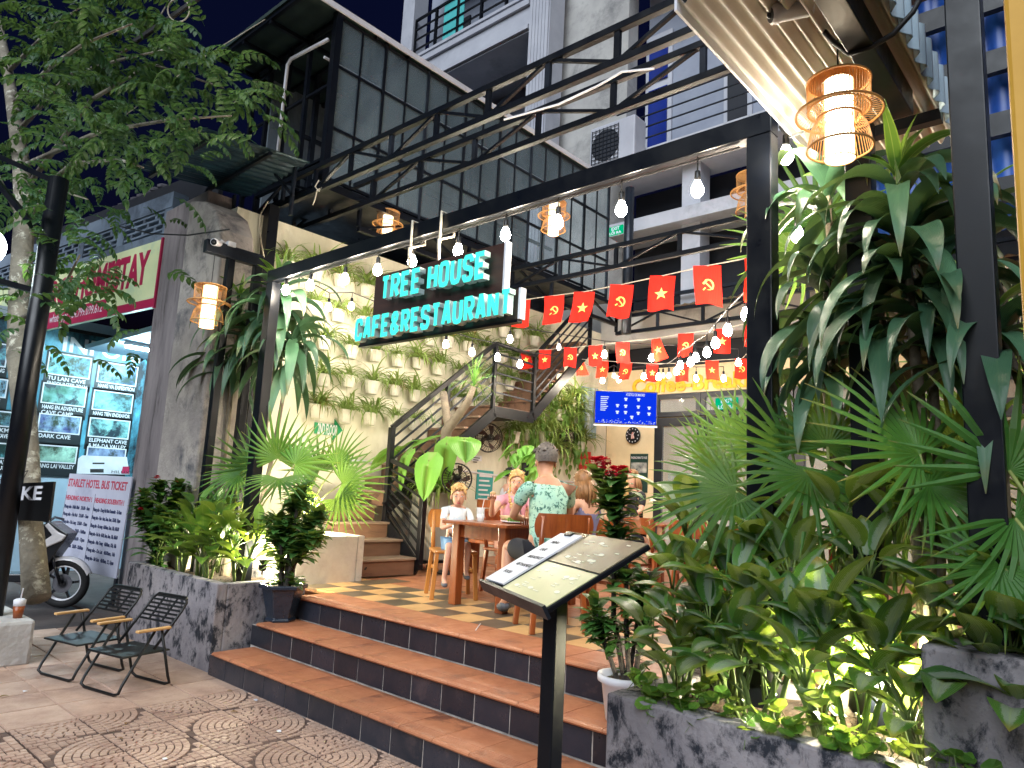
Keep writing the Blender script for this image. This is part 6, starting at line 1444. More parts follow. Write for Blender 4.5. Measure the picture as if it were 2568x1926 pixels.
def card(x0, y0, x1, y1, cap, seed, cA=None, cB=None):
    a, c = P(x0, y0, X=IX + .006), P(x1, y1, X=IX + .006); ya, yb = a.y, c.y
    z1 = (P(x0, y0, X=IX + .006).z + P(x1, y0 + (x1 - x0) * .13, X=IX + .006).z) / 2; z0 = P((x0 + x1) / 2, y1 + 4, X=IX + .006).z
    o = MB().box(IX + .001, IX + .004, ya - .03, yb + .03, z0 - .22, z1 + .03).build('card', m_card, ib)
    MB().box(IX + .0045, IX + .006, ya, yb, z0, z1).build('photo_border', m_white, o)
    rg = random.Random(seed); m_ = M('cave_photo%d' % seed, cA or srgb(rg.randint(130, 190), rg.randint(190, 230), rg.randint(200, 240)), cB or srgb(rg.randint(10, 50), rg.randint(40, 110), rg.randint(60, 140)), rg.uniform(2.5, 5), .5, stain=srgb(rg.randint(15, 50), rg.randint(30, 60), rg.randint(20, 60)), sscale=rg.uniform(2, 4), slo=.46, shi=.58)
    MB().box(IX + .0065, IX + .008, ya + .02, yb - .02, z0 + .02, z1 - .02).build('photo', m_, o)
    for k, c2 in enumerate(cap): write(ib, 'caption', c2, frame((IX + .006, ya + .03, z0 - .085 - .09 * k), (0, 1, 0), (0, 0, 1)), .09, m_white, depth=.001, bold=.002, fit=min((yb - ya) * .92, .052 * len(c2)))
zz = lambda a, b_: (a * .3888, 500 + b_ * .3888)
for n_, (x0, y0, x1, y1, cap) in enumerate(((318, 985, 580, 1135, ('TU LAN CAVE', 'ENCOUNTER 2D1N')), (280, 1178, 550, 1318, ('HANG EN ADVENTURE', 'CAVE CAMP')), (255, 1372, 515, 1500, ('DARK CAVE',)), (235, 1570, 490, 1690, ('HANG LAI VALLEY',)), (640, 1045, 880, 1185, ('HANG VA EXPEDITION',)), (608, 1225, 850, 1360, ('HANG TIEN ENDEAVOR',)), (582, 1400, 830, 1530, ('ELEPHANT CAVE', '& MA-DA VALLEY')), (565, 1585, 805, 1700, ()), (-190, 900, 40, 1060, ('PHONG NHA ONG',)), (-200, 1130, 40, 1260, ('PARADISE', 'CAVE 7KM')), (-190, 1340, 70, 1450, ('OVER 4.5KM', 'PHONG NHA CAVE')), (-160, 1550, 90, 1660, ('DARK CAVE', 'ADVENTURE')))):
    a, c = zz(x0, y0), zz(x1, y1); card(a[0], a[1], c[0], c[1], cap, n_ + 3)
# reflection of a white pickup, drawn as flat coloured shapes over the board foot
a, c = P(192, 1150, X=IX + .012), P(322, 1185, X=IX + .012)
o = MB().prism([P(192, 1188, X=IX + .012), P(196, 1150, X=IX + .012), P(206, 1142, X=IX + .012), P(318, 1146, X=IX + .012), P(325, 1190, X=IX + .012)], (.002, 0, 0)).build('pickup_reflection', m_white, ib)
for x0, y0, x1, y1 in ((232, 1160, 262, 1164), (226, 1176, 260, 1185)): MB().prism([P(x, y, X=IX + .016) for x, y in ((x0, y0), (x1, y0), (x1, y1), (x0, y1))], (.001, 0, 0)).build('pickup_reflection_slot', m_ink, o)
MB().prism([P(x, y, X=IX + .016) for x, y in ((308, 1170), (324, 1170), (324, 1188), (304, 1188))], (.001, 0, 0)).build('pickup_reflection_lamp', m_mag, o)
q = P(278, 1186, X=IX + .016); write(o, 'pickup_reflection_lettering', 'HILUX', frame((IX + .017, q.y, q.z), (0, 1, 0), (0, 0, 1)), .07, m_ink, depth=.0005, fit=.3)
# bus ticket board leaning on the column
tA, tB = P(167, 1187, Y=3.50), P(324, 1192, Y=3.62); bxv = (tB - tA); bxv.z = 0; BW = bxv.length; bh = tA.z - P(287, 1452, Y=3.60).z
Tb = frame((tA.x, tA.y, tA.z - bh), bxv, (0, .03, 1))
tk = thing('ticket_board', 'white leaning board listing STARLET HOTEL BUS TICKET times', 'board', (tA.x, 3.55, 0))
m_tk = M('lilac_board', srgb(200, 200, 214), srgb(180, 182, 200), 1.5, .5, stain=srgb(140, 140, 160), sscale=1.5, slo=.55, shi=.8)
m_red2 = M('red_ink', srgb(190, 60, 84), None, 4, .6); m_navy = M('navy_ink', srgb(34, 44, 84), None, 4, .6)
on(Tb, MB().box(0, BW, 0, bh, -.02, 0)).build('panel', m_tk, tk, bevel=.004)
on(Tb, MB().box(.03, .09, -tA.z + bh, 0, -.05, -.02)).build('leg', m_steel2, tk); on(Tb, MB().box(BW - .09, BW - .03, -tA.z + bh, 0, -.05, -.02)).build('leg', m_steel2, tk)
write(tk, 'board_lettering', 'STARLET HOTEL BUS TICKET', Tb @ Matrix.Translation((.03, bh * .86, .001)), bh * .12, m_red2, depth=.001, bold=.004, fit=BW * .94)
for k, ttl in enumerate(('HEADING NORTH !', 'HEADING SOUERNTH !')):
    xk = .03 + k * BW * .49
    write(tk, 'board_lettering', ttl, Tb @ Matrix.Translation((xk, bh * .71, .001)), bh * .07, m_red2, depth=.001, bold=.003, fit=BW * .44)
    on(Tb, MB().box(xk - .012, xk - .006, .04, bh * .8, .0005, .002)).build('ruled_line', m_navy, tk)
    rows = (('Phong nha - Ninh Binh   21h30 - 5am', 'Phong nha - Ha Noi   21h30 - 7am', 'Phong nha - Ha Long   21h30 - 12am', 'Phong nha - Ha Giang   21h30 - 11h00am', 'Phong nha - Sa Pa   21h30 - 12pm', 'Phong nha - Mai Chau   21h30 - 12h30am'), ('Phong nha - Dong Hoi Bus Domestic - 7h 8am', 'Phong nha - Hue  4am, 5am, 6am, 13h30, 15pm', 'Phong nha - Da nang  4h30am, 5am, 15h, 06h30', 'Phong nha - Hoi An  4h30, 5am, 6am, 15h, 06h30', 'Phong nha - Nha Trang   4h30am, 12h, 16h', 'Phong nha - Da Lat   4h30am, 16h', 'Phong nha - Sai Gon   4h30am, 12, 16pm'))[k]
    for r, tx in enumerate(rows): write(tk, 'board_lettering', tx, Tb @ Matrix.Translation((xk, bh * (.62 - .083 * r), .001)), bh * .05, m_navy, depth=.001, bold=.003, fit=BW * .43)

# ------------------------------------------------------------------ pole on its block, street lamp, tree, bike-rental board
cb_ = thing('concrete_block', 'rough white concrete block at the foot of the black pole', 'block', (-7.6, 1.8, 0))
MB().box(-8.1, -7.18, 1.45, 2.10, -.02, .36).build('block', M('rough_white_concrete', srgb(206, 204, 200), srgb(170, 168, 166), 3, .9, bump=.6, bscale=20, stain=srgb(90, 90, 92), sscale=4, slo=.60, shi=.68), cb_, bevel=.03)
pl = thing('sign_pole', 'leaning-looking black round pole with side arms at the left edge', 'pole', (-7.55, 1.86, .36))
pz = P(175, 440, X=-7.55).z
PX_, PY_ = -7.55, 1.86
MB().tube([(PX_, PY_, .34), (PX_, PY_, 4.35)], .085, 16).build('shaft', m_steel, pl, smooth=True)
for (x, y), z1 in (((-20, 385), 0), ((-20, 440), 1), ((-20, 700), 2)):
    e = P(x, y, Y=1.5); zc = (P(150, 460, X=PX_).z, P(125, 615, X=PX_).z, P(110, 735, X=PX_).z)[z1]
    MB().bar((PX_, PY_, zc), (e.x, e.y, e.z), .05).build('arm', m_steel, pl)
sl = thing('street_lamp', 'white globe lamp glowing at the left edge of the view', 'lamp', P(-40, 600, Y=1.6))
lc = P(-42, 615, Y=1.6)
MB().ball(lc, .20, 20, 12).build('globe', emit('globe_glow', (.80, .95, 1, 1), 7), sl, smooth=True); MB().lathe([(.09, .19), (.06, .24), (.02, .3)], lc, 12).build('cap', m_black, sl)
MB().tube([lc + Vector((0, 0, .3)), lc + Vector((0, 0, .7))], .015, 6).build('rod', m_black, sl)
m_trunk = M('mottled_bark', srgb(140, 132, 116), srgb(96, 90, 80), 4, .9, bump=.8, bscale=20, stain=srgb(190, 186, 170), sscale=5, slo=.55, shi=.62)
m_tleaf = leafmat('tree_leaf', srgb(26, 58, 38), srgb(46, 86, 46), .40, .30, rib=.15, tc=(.22, .36, .06, 1), rnd=0)
tr = thing('street_tree', 'street tree with pale mottled trunk and feathery leaves at the upper left', 'tree', P(62, 1480, Y=2.25))
TY = 2.25
tp2 = [(92, 1500, .12), (76, 1300, .105), (70, 1138, .105), (50, 889, .135), (50, 733, .12), (62, 540, .115), (52, 400, .10), (18, 170, .075), (-10, 30, .06)]
b = MB(); b.tube([P(x, y, Y=TY) for x, y, r in tp2], [r for _, _, r in tp2], 12)
tk_ = b.build('trunk', m_trunk, tr, smooth=True)
brs = [((38, 255), (130, 165), (210, 110), (330, 60)), ((45, 330), (170, 190), (300, 150), (480, 110)), ((60, 480), (230, 250), (380, 160), (560, 220)), ((60, 520), (180, 410), (300, 400), (360, 420)), ((50, 420), (250, 330), (430, 300), (580, 290)), ((20, 180), (80, 120), (140, 60), (200, 20)), ((30, 240), (200, 210), (380, 80), (430, -10)), ((62, 560), (110, 500), (160, 480), (220, 500)), ((55, 800), (120, 760), (170, 700), (200, 640)), ((55, 560), (0, 450), (-40, 380), (-80, 340))]
b = MB(); tips = []
for k, br in enumerate(brs):
    yo = (-.5, .3, .7, .2, .5, -.3, .9, .1, -.2, -.4)[k]
    pts = [P(x, y, Y=TY + yo * i / 3) for i, (x, y) in enumerate(br)]
    b.tube(pts, [.035, .025, .016, .007], 6); tips += [(pts[i].lerp(pts[i + 1], u), i + u) for i in range(3) for u in (.15, .4, .65, .9) if i + u > .6]
b.build('limbs', m_trunk, tr, smooth=True)
def compound(seed, n=6, L=.40):
    rg = random.Random(seed); c = MB(); prof = lambda v: math.sin(pi * min(1, v * .92 + .08) ** .9) + .02
    dr = rg.uniform(.8, 1.5); p = Vector((0, 0, 0)); ang = rg.uniform(.0, .5); rp = [p.copy()]
    for i in range(n):
        p = p + Vector((math.cos(ang), 0, math.sin(ang))) * L / n; ang -= dr / n; rp.append(p.copy())
        for s_ in (-1, 1): blade(c, p, s_ * rg.uniform(.8, 1.15), ang - .1, .115 * rg.uniform(.8, 1.1) * (1 - .05 * i), .05, .7, 3, .12, 0, prof)
    blade(c, p, 0, ang, .12, .042, .6, 3, .12, 0, prof)
    c.tube(rp, .003, 3); return c
comp = [compound(i) for i in range(6)]
cr_ = MB(); rg = random.Random(5)
extra = [(P(x, y, Y=TY + yy), 2) for x, y, yy in ((180, 270, -.35), (215, 285, -.45), (160, 300, -.4), (190, 320, -.3), (240, 300, -.4), (150, 480, .1), (230, 600, .2), (320, 470, .6), (180, 730, -.2), (215, 760, -.2), (110, 850, -.2), (20, 760, -.2), (300, 250, .2), (350, 200, .3), (420, 230, .4), (470, 180, .5), (530, 150, .5), (560, 250, .6), (610, 270, .6), (600, 200, .6), (240, 180, 0), (260, 90, 0), (170, 120, -.1), (90, 60, -.2), (40, 110, -.3), (150, 40, -.2), (310, 40, .1), (350, 110, .2), (60, 180, -.3), (0, 330, -.3), (330, 330, .3), (390, 360, .4), (480, 400, .6), (0, 30, -.3), (230, 30, 0), (390, 30, .3))]
for q, w in tips + extra:
    for i in range(6 if w == 2 else 3):
        o_ = Vector((rg.gauss(0, .20), rg.gauss(0, .22), rg.gauss(0, .15)))
        cr_.merge(comp[rg.randrange(6)], TRS(q + o_, rg.uniform(0, 6.28), rg.uniform(-.4, .4), rg.uniform(-.5, .5), s=rg.uniform(.75, 1.2)))
tag(cr_.build('crown', m_tleaf, tr), kind='stuff')
# hand-painted rental board
rb = thing('rental_board', 'black hand-painted board reading MOTORBIKE FOR RENT on the tree', 'sign', P(50, 1265, Y=2.0))
rA, rB_ = P(-110, 1232, Y=1.95), P(134, 1224, Y=2.05); rxv = rB_ - rA; rxv.z = 0; rw = rxv.length; rh = .34
Tr = frame((rA.x, rA.y, (rA.z + rB_.z) / 2 - rh - .01), rxv, (0, 0, 1)) @ Matrix.Rotation(.045, 4, 'Z')
on(Tr, MB().box(0, rw, 0, rh, -.02, 0)).build('panel', m_black, rb)
write(rb, 'board_lettering', 'MOTORBIKE', Tr @ Matrix.Translation((.03, rh * .55, .001)), .17, m_white, depth=.001, bold=.004, fit=rw * .9); write(rb, 'board_lettering', 'FOR RENT', Tr @ Matrix.Translation((.15, rh * .12, .001)), .16, m_white, depth=.001, bold=.004, fit=rw * .62)
MB().tube([Tr @ Vector((rw * .72, rh, 0)), P(70, 1180, Y=2.1), Tr @ Vector((rw * .35, rh, 0))], .004, 4).build('hanging_wire', m_cable, rb)
# iced coffee cup on the block
cu_ = thing('takeaway_cup', 'clear cup of iced tea with white lid and straw on the concrete block', 'cup', (-7.34, 2.0, .36)); 
MB().lathe([(.034, .0), (.045, .10)], n=14).build('tea', M('brown_tea', srgb(150, 76, 36), None, 4, .3), cu_, world=False, smooth=True); MB().lathe([(.0455, .101), (.048, .15), (.03, .16)], n=14).build('lid', m_white, cu_, world=False, smooth=True); MB().tube([(0, 0, .1), (.04, .0, .25)], .005, 6).build('straw', m_white, cu_, world=False)

# ------------------------------------------------------------------ folding chairs
m_arm = M('pale_armrest', srgb(222, 176, 116), srgb(196, 148, 90), 4, .5, stretch=(8, 1, 8))
def folding_chair(label, loc, rot):
    t = thing('folding_chair', label, 'chair', loc, 'folding chairs on the pavement', rot); w = .23
    def U(name, y0, y1, z1, yk): MB().tube([(-w, y1, z1), (-w, yk, .08), (-w + .0, y0, .03), (-w + .05, y0, .012), (w - .05, y0, .012), (w, y0, .03), (w, yk, .08), (w, y1, z1)], .011, 8).build(name, m_black, t, smooth=True, world=False)
    U('front_frame', -.20, .04, .44, -.18); U('rear_frame', .22, .10, .44, .20)
    MB().box(-w + .005, w - .005, -.20, .20, .27, .285).build('seat', m_black, t, world=False, bevel=.01)
    MB().tube([(-w + .015, .06, .30), (-w + .015, .27, .56), (-w + .02, .31, .62), (-w + .06, .335, .655), (w - .06, .335, .655), (w - .02, .31, .62), (w - .015, .27, .56), (w - .015, .06, .30)], .011, 8).build('back_frame', m_black, t, smooth=True, world=False)
    for i in range(7):
        u = i / 6; y, z = .20 + .125 * u, .475 + .165 * u; MB().obox((0, y, z), (w - .03, 0, 0), Vector((0, .6, .8)) * .008, Vector((0, -.8, .6)) * .003).build('back_slat', m_black, t, world=False)
    for s in (-.08, .08): MB().bar((s, .195, .468), (s, .33, .645), .02, .006, up=(0, -.8, .6)).build('back_strap', m_black, t, world=False)
    for s in (-1, 1): MB().box(s * (w + .012) - .02, s * (w + .012) + .02, -.12, .16, .445, .465).build('armrest', m_arm, t, world=False, bevel=.006)
    return t
folding_chair('black slatted folding chair with pale arms nearer the steps', (-6.02, 2.42, 0), math.radians(13))
folding_chair('black slatted folding chair with pale arms nearer the pole', (-6.62, 2.30, 0), math.radians(14))

# ------------------------------------------------------------------ motorbike
wc = P(160, 1462, Z=.29); ax_ = (R0 * 1 + F0 * .12).normalized(); BT = Matrix.Translation((wc.x, wc.y, 0)) @ Matrix(((ax_.x, -ax_.y, 0, 0), (ax_.y, ax_.x, 0, 0), (0, 0, 1, 0), (0, 0, 0, 1)))
mk = thing('motorbike', 'white and black motor scooter parked behind the tree', 'motorbike', (wc.x, wc.y, 0))
m_rub = M('tyre_rubber', srgb(24, 24, 26), srgb(16, 16, 18), 10, .8); m_chr = M('brushed_metal', srgb(150, 150, 156), srgb(110, 110, 118), 8, .3, metal=.8); m_gloss = M('white_gloss', srgb(232, 230, 236), None, 2, .2, ccoat=.6); m_blk = M('black_gloss', srgb(20, 22, 28), None, 2, .25, ccoat=.5)
def wheel(x):
    n = 28; ring = lambda r, w, y=0: [(x + r * math.cos(2 * pi * i / n), y, .29 + r * math.sin(2 * pi * i / n)) for i in range(n)]
    ty = on(BT, MB().tube(ring(.245, 0), .047, 10, closed=True)).build('wheel', m_rub, mk, smooth=True)
    on(BT, MB().tube(ring(.20, 0, -.02), .010, 6, closed=True).tube(ring(.20, 0, .02), .010, 6, closed=True)).build('rim', m_gloss, ty, smooth=True)
    b = MB()
    for i in range(5): a = 2 * pi * i / 5; b.bar((x + .03 * math.cos(a), 0, .29 + .03 * math.sin(a)), (x + .2 * math.cos(a + .15), 0, .29 + .2 * math.sin(a + .15)), .03, .025, up=(0, 1, 0))
    b.lathe([(.04, -.05), (.04, .05)], (x, 0, .29), 14, axis=(0, 1, 0)); on(BT, b).build('spokes', m_blk, ty)
    b = MB(); b.lathe([(.11, -.036), (.11, -.032), (.06, -.032), (.06, -.036)], (x, 0, .29), 24, axis=(0, 1, 0)); on(BT, b).build('brake_disc', m_chr, ty)
wheel(0); wheel(-1.22)
b = MB(); rows = []
for i in range(9):
    a = math.radians(25 + 105 * i / 8); r = .305; rows.append([(r * math.cos(a), -.062, .29 + r * math.sin(a) - .03), (r * math.cos(a) * 1.03, -.04, .29 + r * math.sin(a) * 1.04), (r * math.cos(a) * 1.04, .04, .29 + r * math.sin(a) * 1.04), (r * math.cos(a), .062, .29 + r * math.sin(a) - .03)])
b.grid(rows); on(BT, b).build('front_mudguard', m_gloss, mk, smooth=True)
for s in (-1, 1): on(BT, MB().tube([(0, s * .085, .29), (-.10, s * .085, .52), (-.24, s * .06, .86)], .02, 8)).build('fork', m_blk, mk, smooth=True)
def panel(name, pts, y0, y1, mat): return on(BT, MB().prism([(x, y0, z) for x, z in pts], (0, y1 - y0, 0))).build(name, mat, mk, bevel=.012)
panel('front_shield', [(-.22, .36), (-.10, .62), (.0, .80), (.03, .88), (-.06, .93), (-.20, 1.02), (-.30, .96), (-.40, .66), (-.42, .45), (-.34, .33)], -.13, .13, m_blk)
panel('side_fairing', [(-.36, .62), (-.02, .80), (.02, .86), (-.08, .90), (-.20, 1.0), (-.24, .97), (-.14, .86), (-.38, .66)], -.16, -.131, m_gloss); panel('side_fairing', [(-.36, .62), (-.30, .60), (-.20, .40), (-.24, .36)], -.16, -.131, m_gloss)
panel('headlamp', [(-.03, .80), (.025, .86), (-.05, .91), (-.09, .86)], -.1, .1, m_chr)
panel('floor_board', [(-.85, .30), (-.36, .30), (-.34, .40), (-.85, .38)], -.15, .15, m_blk)
panel('body', [(-1.45, .52), (-.85, .34), (-.74, .5), (-.78, .74), (-1.1, .80), (-1.6, .84), (-1.62, .74)], -.14, .14, m_blk)
panel('seat', [(-.76, .745), (-1.1, .805), (-1.55, .845), (-1.5, .90), (-1.15, .86), (-.82, .83)], -.12, .12, m_rub)
on(BT, MB().tube([(-.26, -.34, 1.02), (-.30, -.2, 1.05), (-.28, 0, 1.0), (-.30, .2, 1.05), (-.26, .34, 1.02)], .016, 8)).build('handlebar', m_blk, mk, smooth=True)
on(BT, MB().ball((-.2, -.30, 1.18), .055, 10, 7, (.5, 1.2, .8)).tube([(-.28, -.24, 1.05), (-.2, -.30, 1.14)], .008, 6)).build('mirror', m_blk, mk, smooth=True)
on(BT, MB().tube([(-.95, -.19, .26), (-1.45, -.2, .34)], .045, 10)).build('exhaust', m_chr, mk, smooth=True)

# ------------------------------------------------------------------ small litter and loose wires
for k, (x, y, lb) in enumerate(((62, 1735, 'scrap of white paper on the plain pavers'), (640, 1757, 'tiny white scrap at the foot of the lowest riser'), (700, 1835, 'pale scrap lying on a paver fan before the steps'), (412, 1905, 'pale leaf bit on the pavers at the bottom edge'))):
    q = P(x, y, Z=.004); t = thing('paper_scrap', lb, 'litter', q); b = MB(); pts = [(.022 * math.cos(a) * R.uniform(.5, 1.2), .016 * math.sin(a) * R.uniform(.5, 1.2), R.uniform(0, .008)) for a in [2 * pi * i / 6 for i in range(6)]]
    b.prism(pts, (0, 0, .002)); b.build('scrap', m_white, t, world=False)
for k, x in enumerate(sorted(R.uniform(-6.4, -3.2) for _ in range(9))):
    y = R.uniform(1.6, 3.0); t = thing('fallen_leaf', 'small dry fallen leaf on the pavers, %s from the pole' % ORD[k], 'leaf', (x, y, .008), 'dry leaves on the pavement')
    place('blade', dryleaf if k else (dryleaf := blade(MB(), (0, 0, 0), 0, .15, .05, .022, .5, 4, .2).mesh('blade', m_dry)), t, TRS((0, 0, 0), R.uniform(0, 6), s=R.uniform(.7, 1.3)), world=False)
wr = thing('loose_wire', 'pale loose wire hanging from the truss by the pillar', 'wire', P(690, 520, Y=4.2))
MB().tube([P(x, y, Y=4.2) for x, y in ((672, 505), (655, 535), (652, 570), (656, 610), (662, 645))], .008, 5).build('wire_run', m_rope, wr, smooth=True)
wr = thing('loose_wire', 'coiled pale wire dangling below the lower truss chord', 'wire', P(800, 470, Y=4.3))
MB().tube([P(x, y, Y=4.3) for x, y in ((800, 452), (790, 468), (800, 480), (806, 470), (795, 478), (790, 500), (784, 515))], .007, 5).build('wire_run', m_rope, wr, smooth=True)
# ------------------------------------------------------------------ people
m_skin = M('skin', srgb(214, 168, 142), srgb(202, 152, 126), 9, .5, spec=.4)
m_skin2 = M('tanned_skin', srgb(196, 148, 120), srgb(182, 132, 104), 9, .5, spec=.4)
m_eye = M('eye_white', srgb(235, 232, 228), None, 3, .3); m_iris = M('iris', srgb(44, 52, 62), None, 3, .3); m_lip = M('lips', srgb(186, 96, 90), None, 3, .4)
def skin(verts, edges, rad, sub=2):
    me = bpy.data.meshes.new('sk'); me.from_pydata([tuple(v) for v in verts], edges, []); ob = bpy.data.objects.new('sk', me); COL.objects.link(ob)
    ob.modifiers.new('s', 'SKIN'); 
    for i, r in enumerate(rad):
        sv = me.skin_vertices[0].data[i]; sv.radius = r if isinstance(r, tuple) else (r, r); sv.use_root = (i == 0)
    su = ob.modifiers.new('u', 'SUBSURF'); su.levels = sub; su.render_levels = sub
    dg = bpy.context.evaluated_depsgraph_get(); out = bpy.data.meshes.new_from_object(ob.evaluated_get(dg)); bpy.data.objects.remove(ob)
    b = MB(); b.v = [tuple(v.co) for v in out.vertices]; b.f = [tuple(p.vertices) for p in out.polygons]; b.mi = [0] * len(b.f); bpy.data.meshes.remove(out)
    return b
def chain(parts):
    """parts: name -> (parent, position, radius); returns verts, edges, radii"""
    names = list(parts); ix = {n: i for i, n in enumerate(names)}
    return [parts[n][1] for n in names], [(ix[parts[n][0]], ix[n]) for n in names if parts[n][0]], [parts[n][2] for n in names]
def fingers(b, w, palm, curl=.6, s=1.0):
    """five fingers leaving the palm in the direction wrist -> palm"""
    w, palm = Vector(w), Vector(palm); d = (palm - w).normalized(); sd = d.cross(Vector((0, 0, 1)))
    sd = sd.normalized() if sd.length > .1 else Vector((0, 1, 0)); dn = sd.cross(d)
    if dn.z > 0: dn = -dn
    for i, L in enumerate((.068, .078, .074, .058)):
        o = palm + sd * (.030 - .02 * i) * s + d * .01 * s; pts = [o - d * .03 * s, o + d * L * .4 * s + dn * .006 * s, o + (d * .7 + dn * curl * .5) * L * s, o + (d * .75 + dn * curl * 1.0) * L * 1.15 * s]
        b.tube(pts, [.010 * s, .0095 * s, .0085 * s, .006 * s], 6)
    o = palm + sd * .036 * s - d * .03 * s; b.tube([o - sd * .012 * s, o + sd * .018 * s + d * .02 * s, o + sd * .02 * s + d * .05 * s + dn * .02 * s], [.012 * s, .011 * s, .007 * s], 6)
def person(label, hip, yaw, s, ov, top_m, bottom_m, hair_m, hair='short', head_yaw=0.0, head_pitch=0.0, skinm=m_skin, sleeve=.75, head_s=1.0, legs=True, shoe_m=None, kid=False, group=None):
    t = thing('person', label, 'person', hip, group, yaw)
    V = Vector
    J = dict(shL=(.02, .185, .50), elL=(.14, .25, .26), wrL=(.36, .17, .21), haL=(.43, .13, .21), shR=(.02, -.185, .50), elR=(.14, -.25, .26), wrR=(.36, -.17, .21), haR=(.43, -.13, .21), knL=(.43, .14, .02), anL=(.40, .15, -.42), knR=(.43, -.14, .02), anR=(.40, -.15, -.42), lean=0.0)
    J.update(ov); ln = J['lean']
    up = lambda x, y, z: V((x + ln * z, y, z)) * s
    j = {k: (V(v) * s if k != 'lean' else v) for k, v in J.items()}
    for k in ('shL', 'shR'): j[k] = j[k] + V((ln * J[k][2] * s, 0, 0))
    hc = up(.07, 0, .715)
    hm = Matrix.Rotation(head_yaw, 3, 'Z') @ Matrix.Rotation(head_pitch, 3, 'Y'); hs2 = s * head_s * 1.1
    hd = lambda x, y, z: hc + hm @ (V((x, y, z)) * hs2)
    B = {'pelvis': (None, up(0, 0, 0), (.15 * s, .12 * s)), 'belly': ('pelvis', up(.01, 0, .18), (.14 * s, .115 * s)), 'chest': ('belly', up(.01, 0, .38), (.155 * s, .115 * s)), 'collar': ('chest', up(.02, 0, .52), (.10 * s, .08 * s)), 'neck': ('collar', up(.035, 0, .59), .056 * s), 'jaw': ('neck', hd(.012, 0, -.055), (.062 * hs2, .07 * hs2)), 'face': ('jaw', hd(.008, 0, .02), (.076 * hs2, .088 * hs2)), 'crown': ('face', hd(-.008, 0, .085), (.06 * hs2, .07 * hs2))}
    for S_ in 'LR':
        B['sh' + S_] = ('collar', j['sh' + S_], .055 * s); B['ua' + S_] = ('sh' + S_, j['sh' + S_].lerp(j['el' + S_], .5), .047 * s); B['el' + S_] = ('ua' + S_, j['el' + S_], .038 * s); B['fa' + S_] = ('el' + S_, j['el' + S_].lerp(j['wr' + S_], .4), .037 * s); B['wr' + S_] = ('fa' + S_, j['wr' + S_], .024 * s); B['ha' + S_] = ('wr' + S_, j['ha' + S_], (.034 * s, .018 * s))
        if legs:
            sg_ = 1 if S_ == 'L' else -1
            B['hp' + S_] = ('pelvis', V((.06, .09 * sg_, -.02)) * s, .088 * s); B['th' + S_] = ('hp' + S_, V((.06, .09 * sg_, -.02)).lerp(V(J['kn' + S_]), .5) * s, .078 * s); B['kn' + S_] = ('th' + S_, j['kn' + S_], .058 * s); B['ca' + S_] = ('kn' + S_, j['kn' + S_].lerp(j['an' + S_], .35), .056 * s); B['an' + S_] = ('ca' + S_, j['an' + S_], .036 * s); B['ft' + S_] = ('an' + S_, j['an' + S_] + V((.12, 0, -.05)) * s, (.04 * s, .028 * s))
    b = skin(*chain(B))
    for S_ in 'LR': fingers(b, j['wr' + S_], j['ha' + S_], .9, s)
    b.ball(hd(.095, 0, -.012), .016 * hs2, 8, 6, (1.1, .8, 1.3))                 # nose
    for q in (-1, 1): b.ball(hd(-.005, q * .078, -.005), .022 * hs2, 8, 6, (.7, .45, 1.2))
    place('body', b.mesh('body', skinm, True), t, world=False)
    for q in (-1, 1):
        MB().ball(hd(.074, q * .033, .015), .011 * hs2, 8, 6, (.5, 1.15, .6)).build('eye', m_eye, t, True, world=False); MB().ball(hd(.0785, q * .033, .015), .0062 * hs2, 8, 6).build('iris', m_iris, t, True, world=False)
        MB().tube([hd(.078, q * .016, .036), hd(.082, q * .034, .041), hd(.072, q * .052, .036)], .0045 * hs2, 5).build('eyebrow', hair_m, t, True, world=False)
    MB().ball(hd(.083, 0, -.055), .017 * hs2, 8, 6, (.5, 1.35, .5)).build('mouth', m_lip, t, True, world=False)
    # clothing
    C = {'pelvis': (None, up(0, 0, -.02), (.165 * s, .135 * s)), 'belly': ('pelvis', up(.01, 0, .18), (.158 * s, .13 * s)), 'chest': ('belly', up(.01, 0, .38), (.172 * s, .128 * s)), 'collar': ('chest', up(.02, 0, .535), (.105 * s, .085 * s))}
    for S_ in 'LR':
        if sleeve > 0:
            C['sh' + S_] = ('collar', j['sh' + S_], .062 * s); C['ua' + S_] = ('sh' + S_, j['sh' + S_].lerp(j['el' + S_], sleeve), .060 * s)
        else: C['sh' + S_] = ('collar', j['sh' + S_].lerp(up(.02, 0, .5), .45), .05 * s)
    place('shirt', skin(*chain(C)).mesh('shirt', top_m, True), t, world=False)
    if legs:
        K = {'pelvis': (None, up(0, 0, 0), (.16 * s, .13 * s))}
        for S_ in 'LR':
            sg_ = 1 if S_ == 'L' else -1; h0 = V((.06, .09 * sg_, -.02))
            K['hp' + S_] = ('pelvis', h0 * s, .105 * s); K['th' + S_] = ('hp' + S_, h0.lerp(V(J['kn' + S_]), .55) * s, .098 * s); K['e' + S_] = ('th' + S_, h0.lerp(V(J['kn' + S_]), .88) * s, .086 * s)
        place('shorts', skin(*chain(K)).mesh('shorts', bottom_m, True), t, world=False)
        if shoe_m:
            for S_ in 'LR':
                a = j['an' + S_]; bb = skin([a + V((-.02, 0, -.02)) * s, a + V((.05, 0, -.055)) * s, a + V((.14, 0, -.06)) * s], [(0, 1), (1, 2)], [.05 * s, (.052 * s, .04 * s), (.045 * s, .032 * s)]); place('shoe', bb.mesh('shoe', shoe_m, True), t, world=False)
    # hair: a shell of locks over the skull
    hb = MB(); rg = random.Random(hash(label) % 1000)
    n_, k_ = 22, 12; rows = []
    low = {'short': -.02, 'kid': -.005, 'tied': -.05, 'long': -.10}[hair]
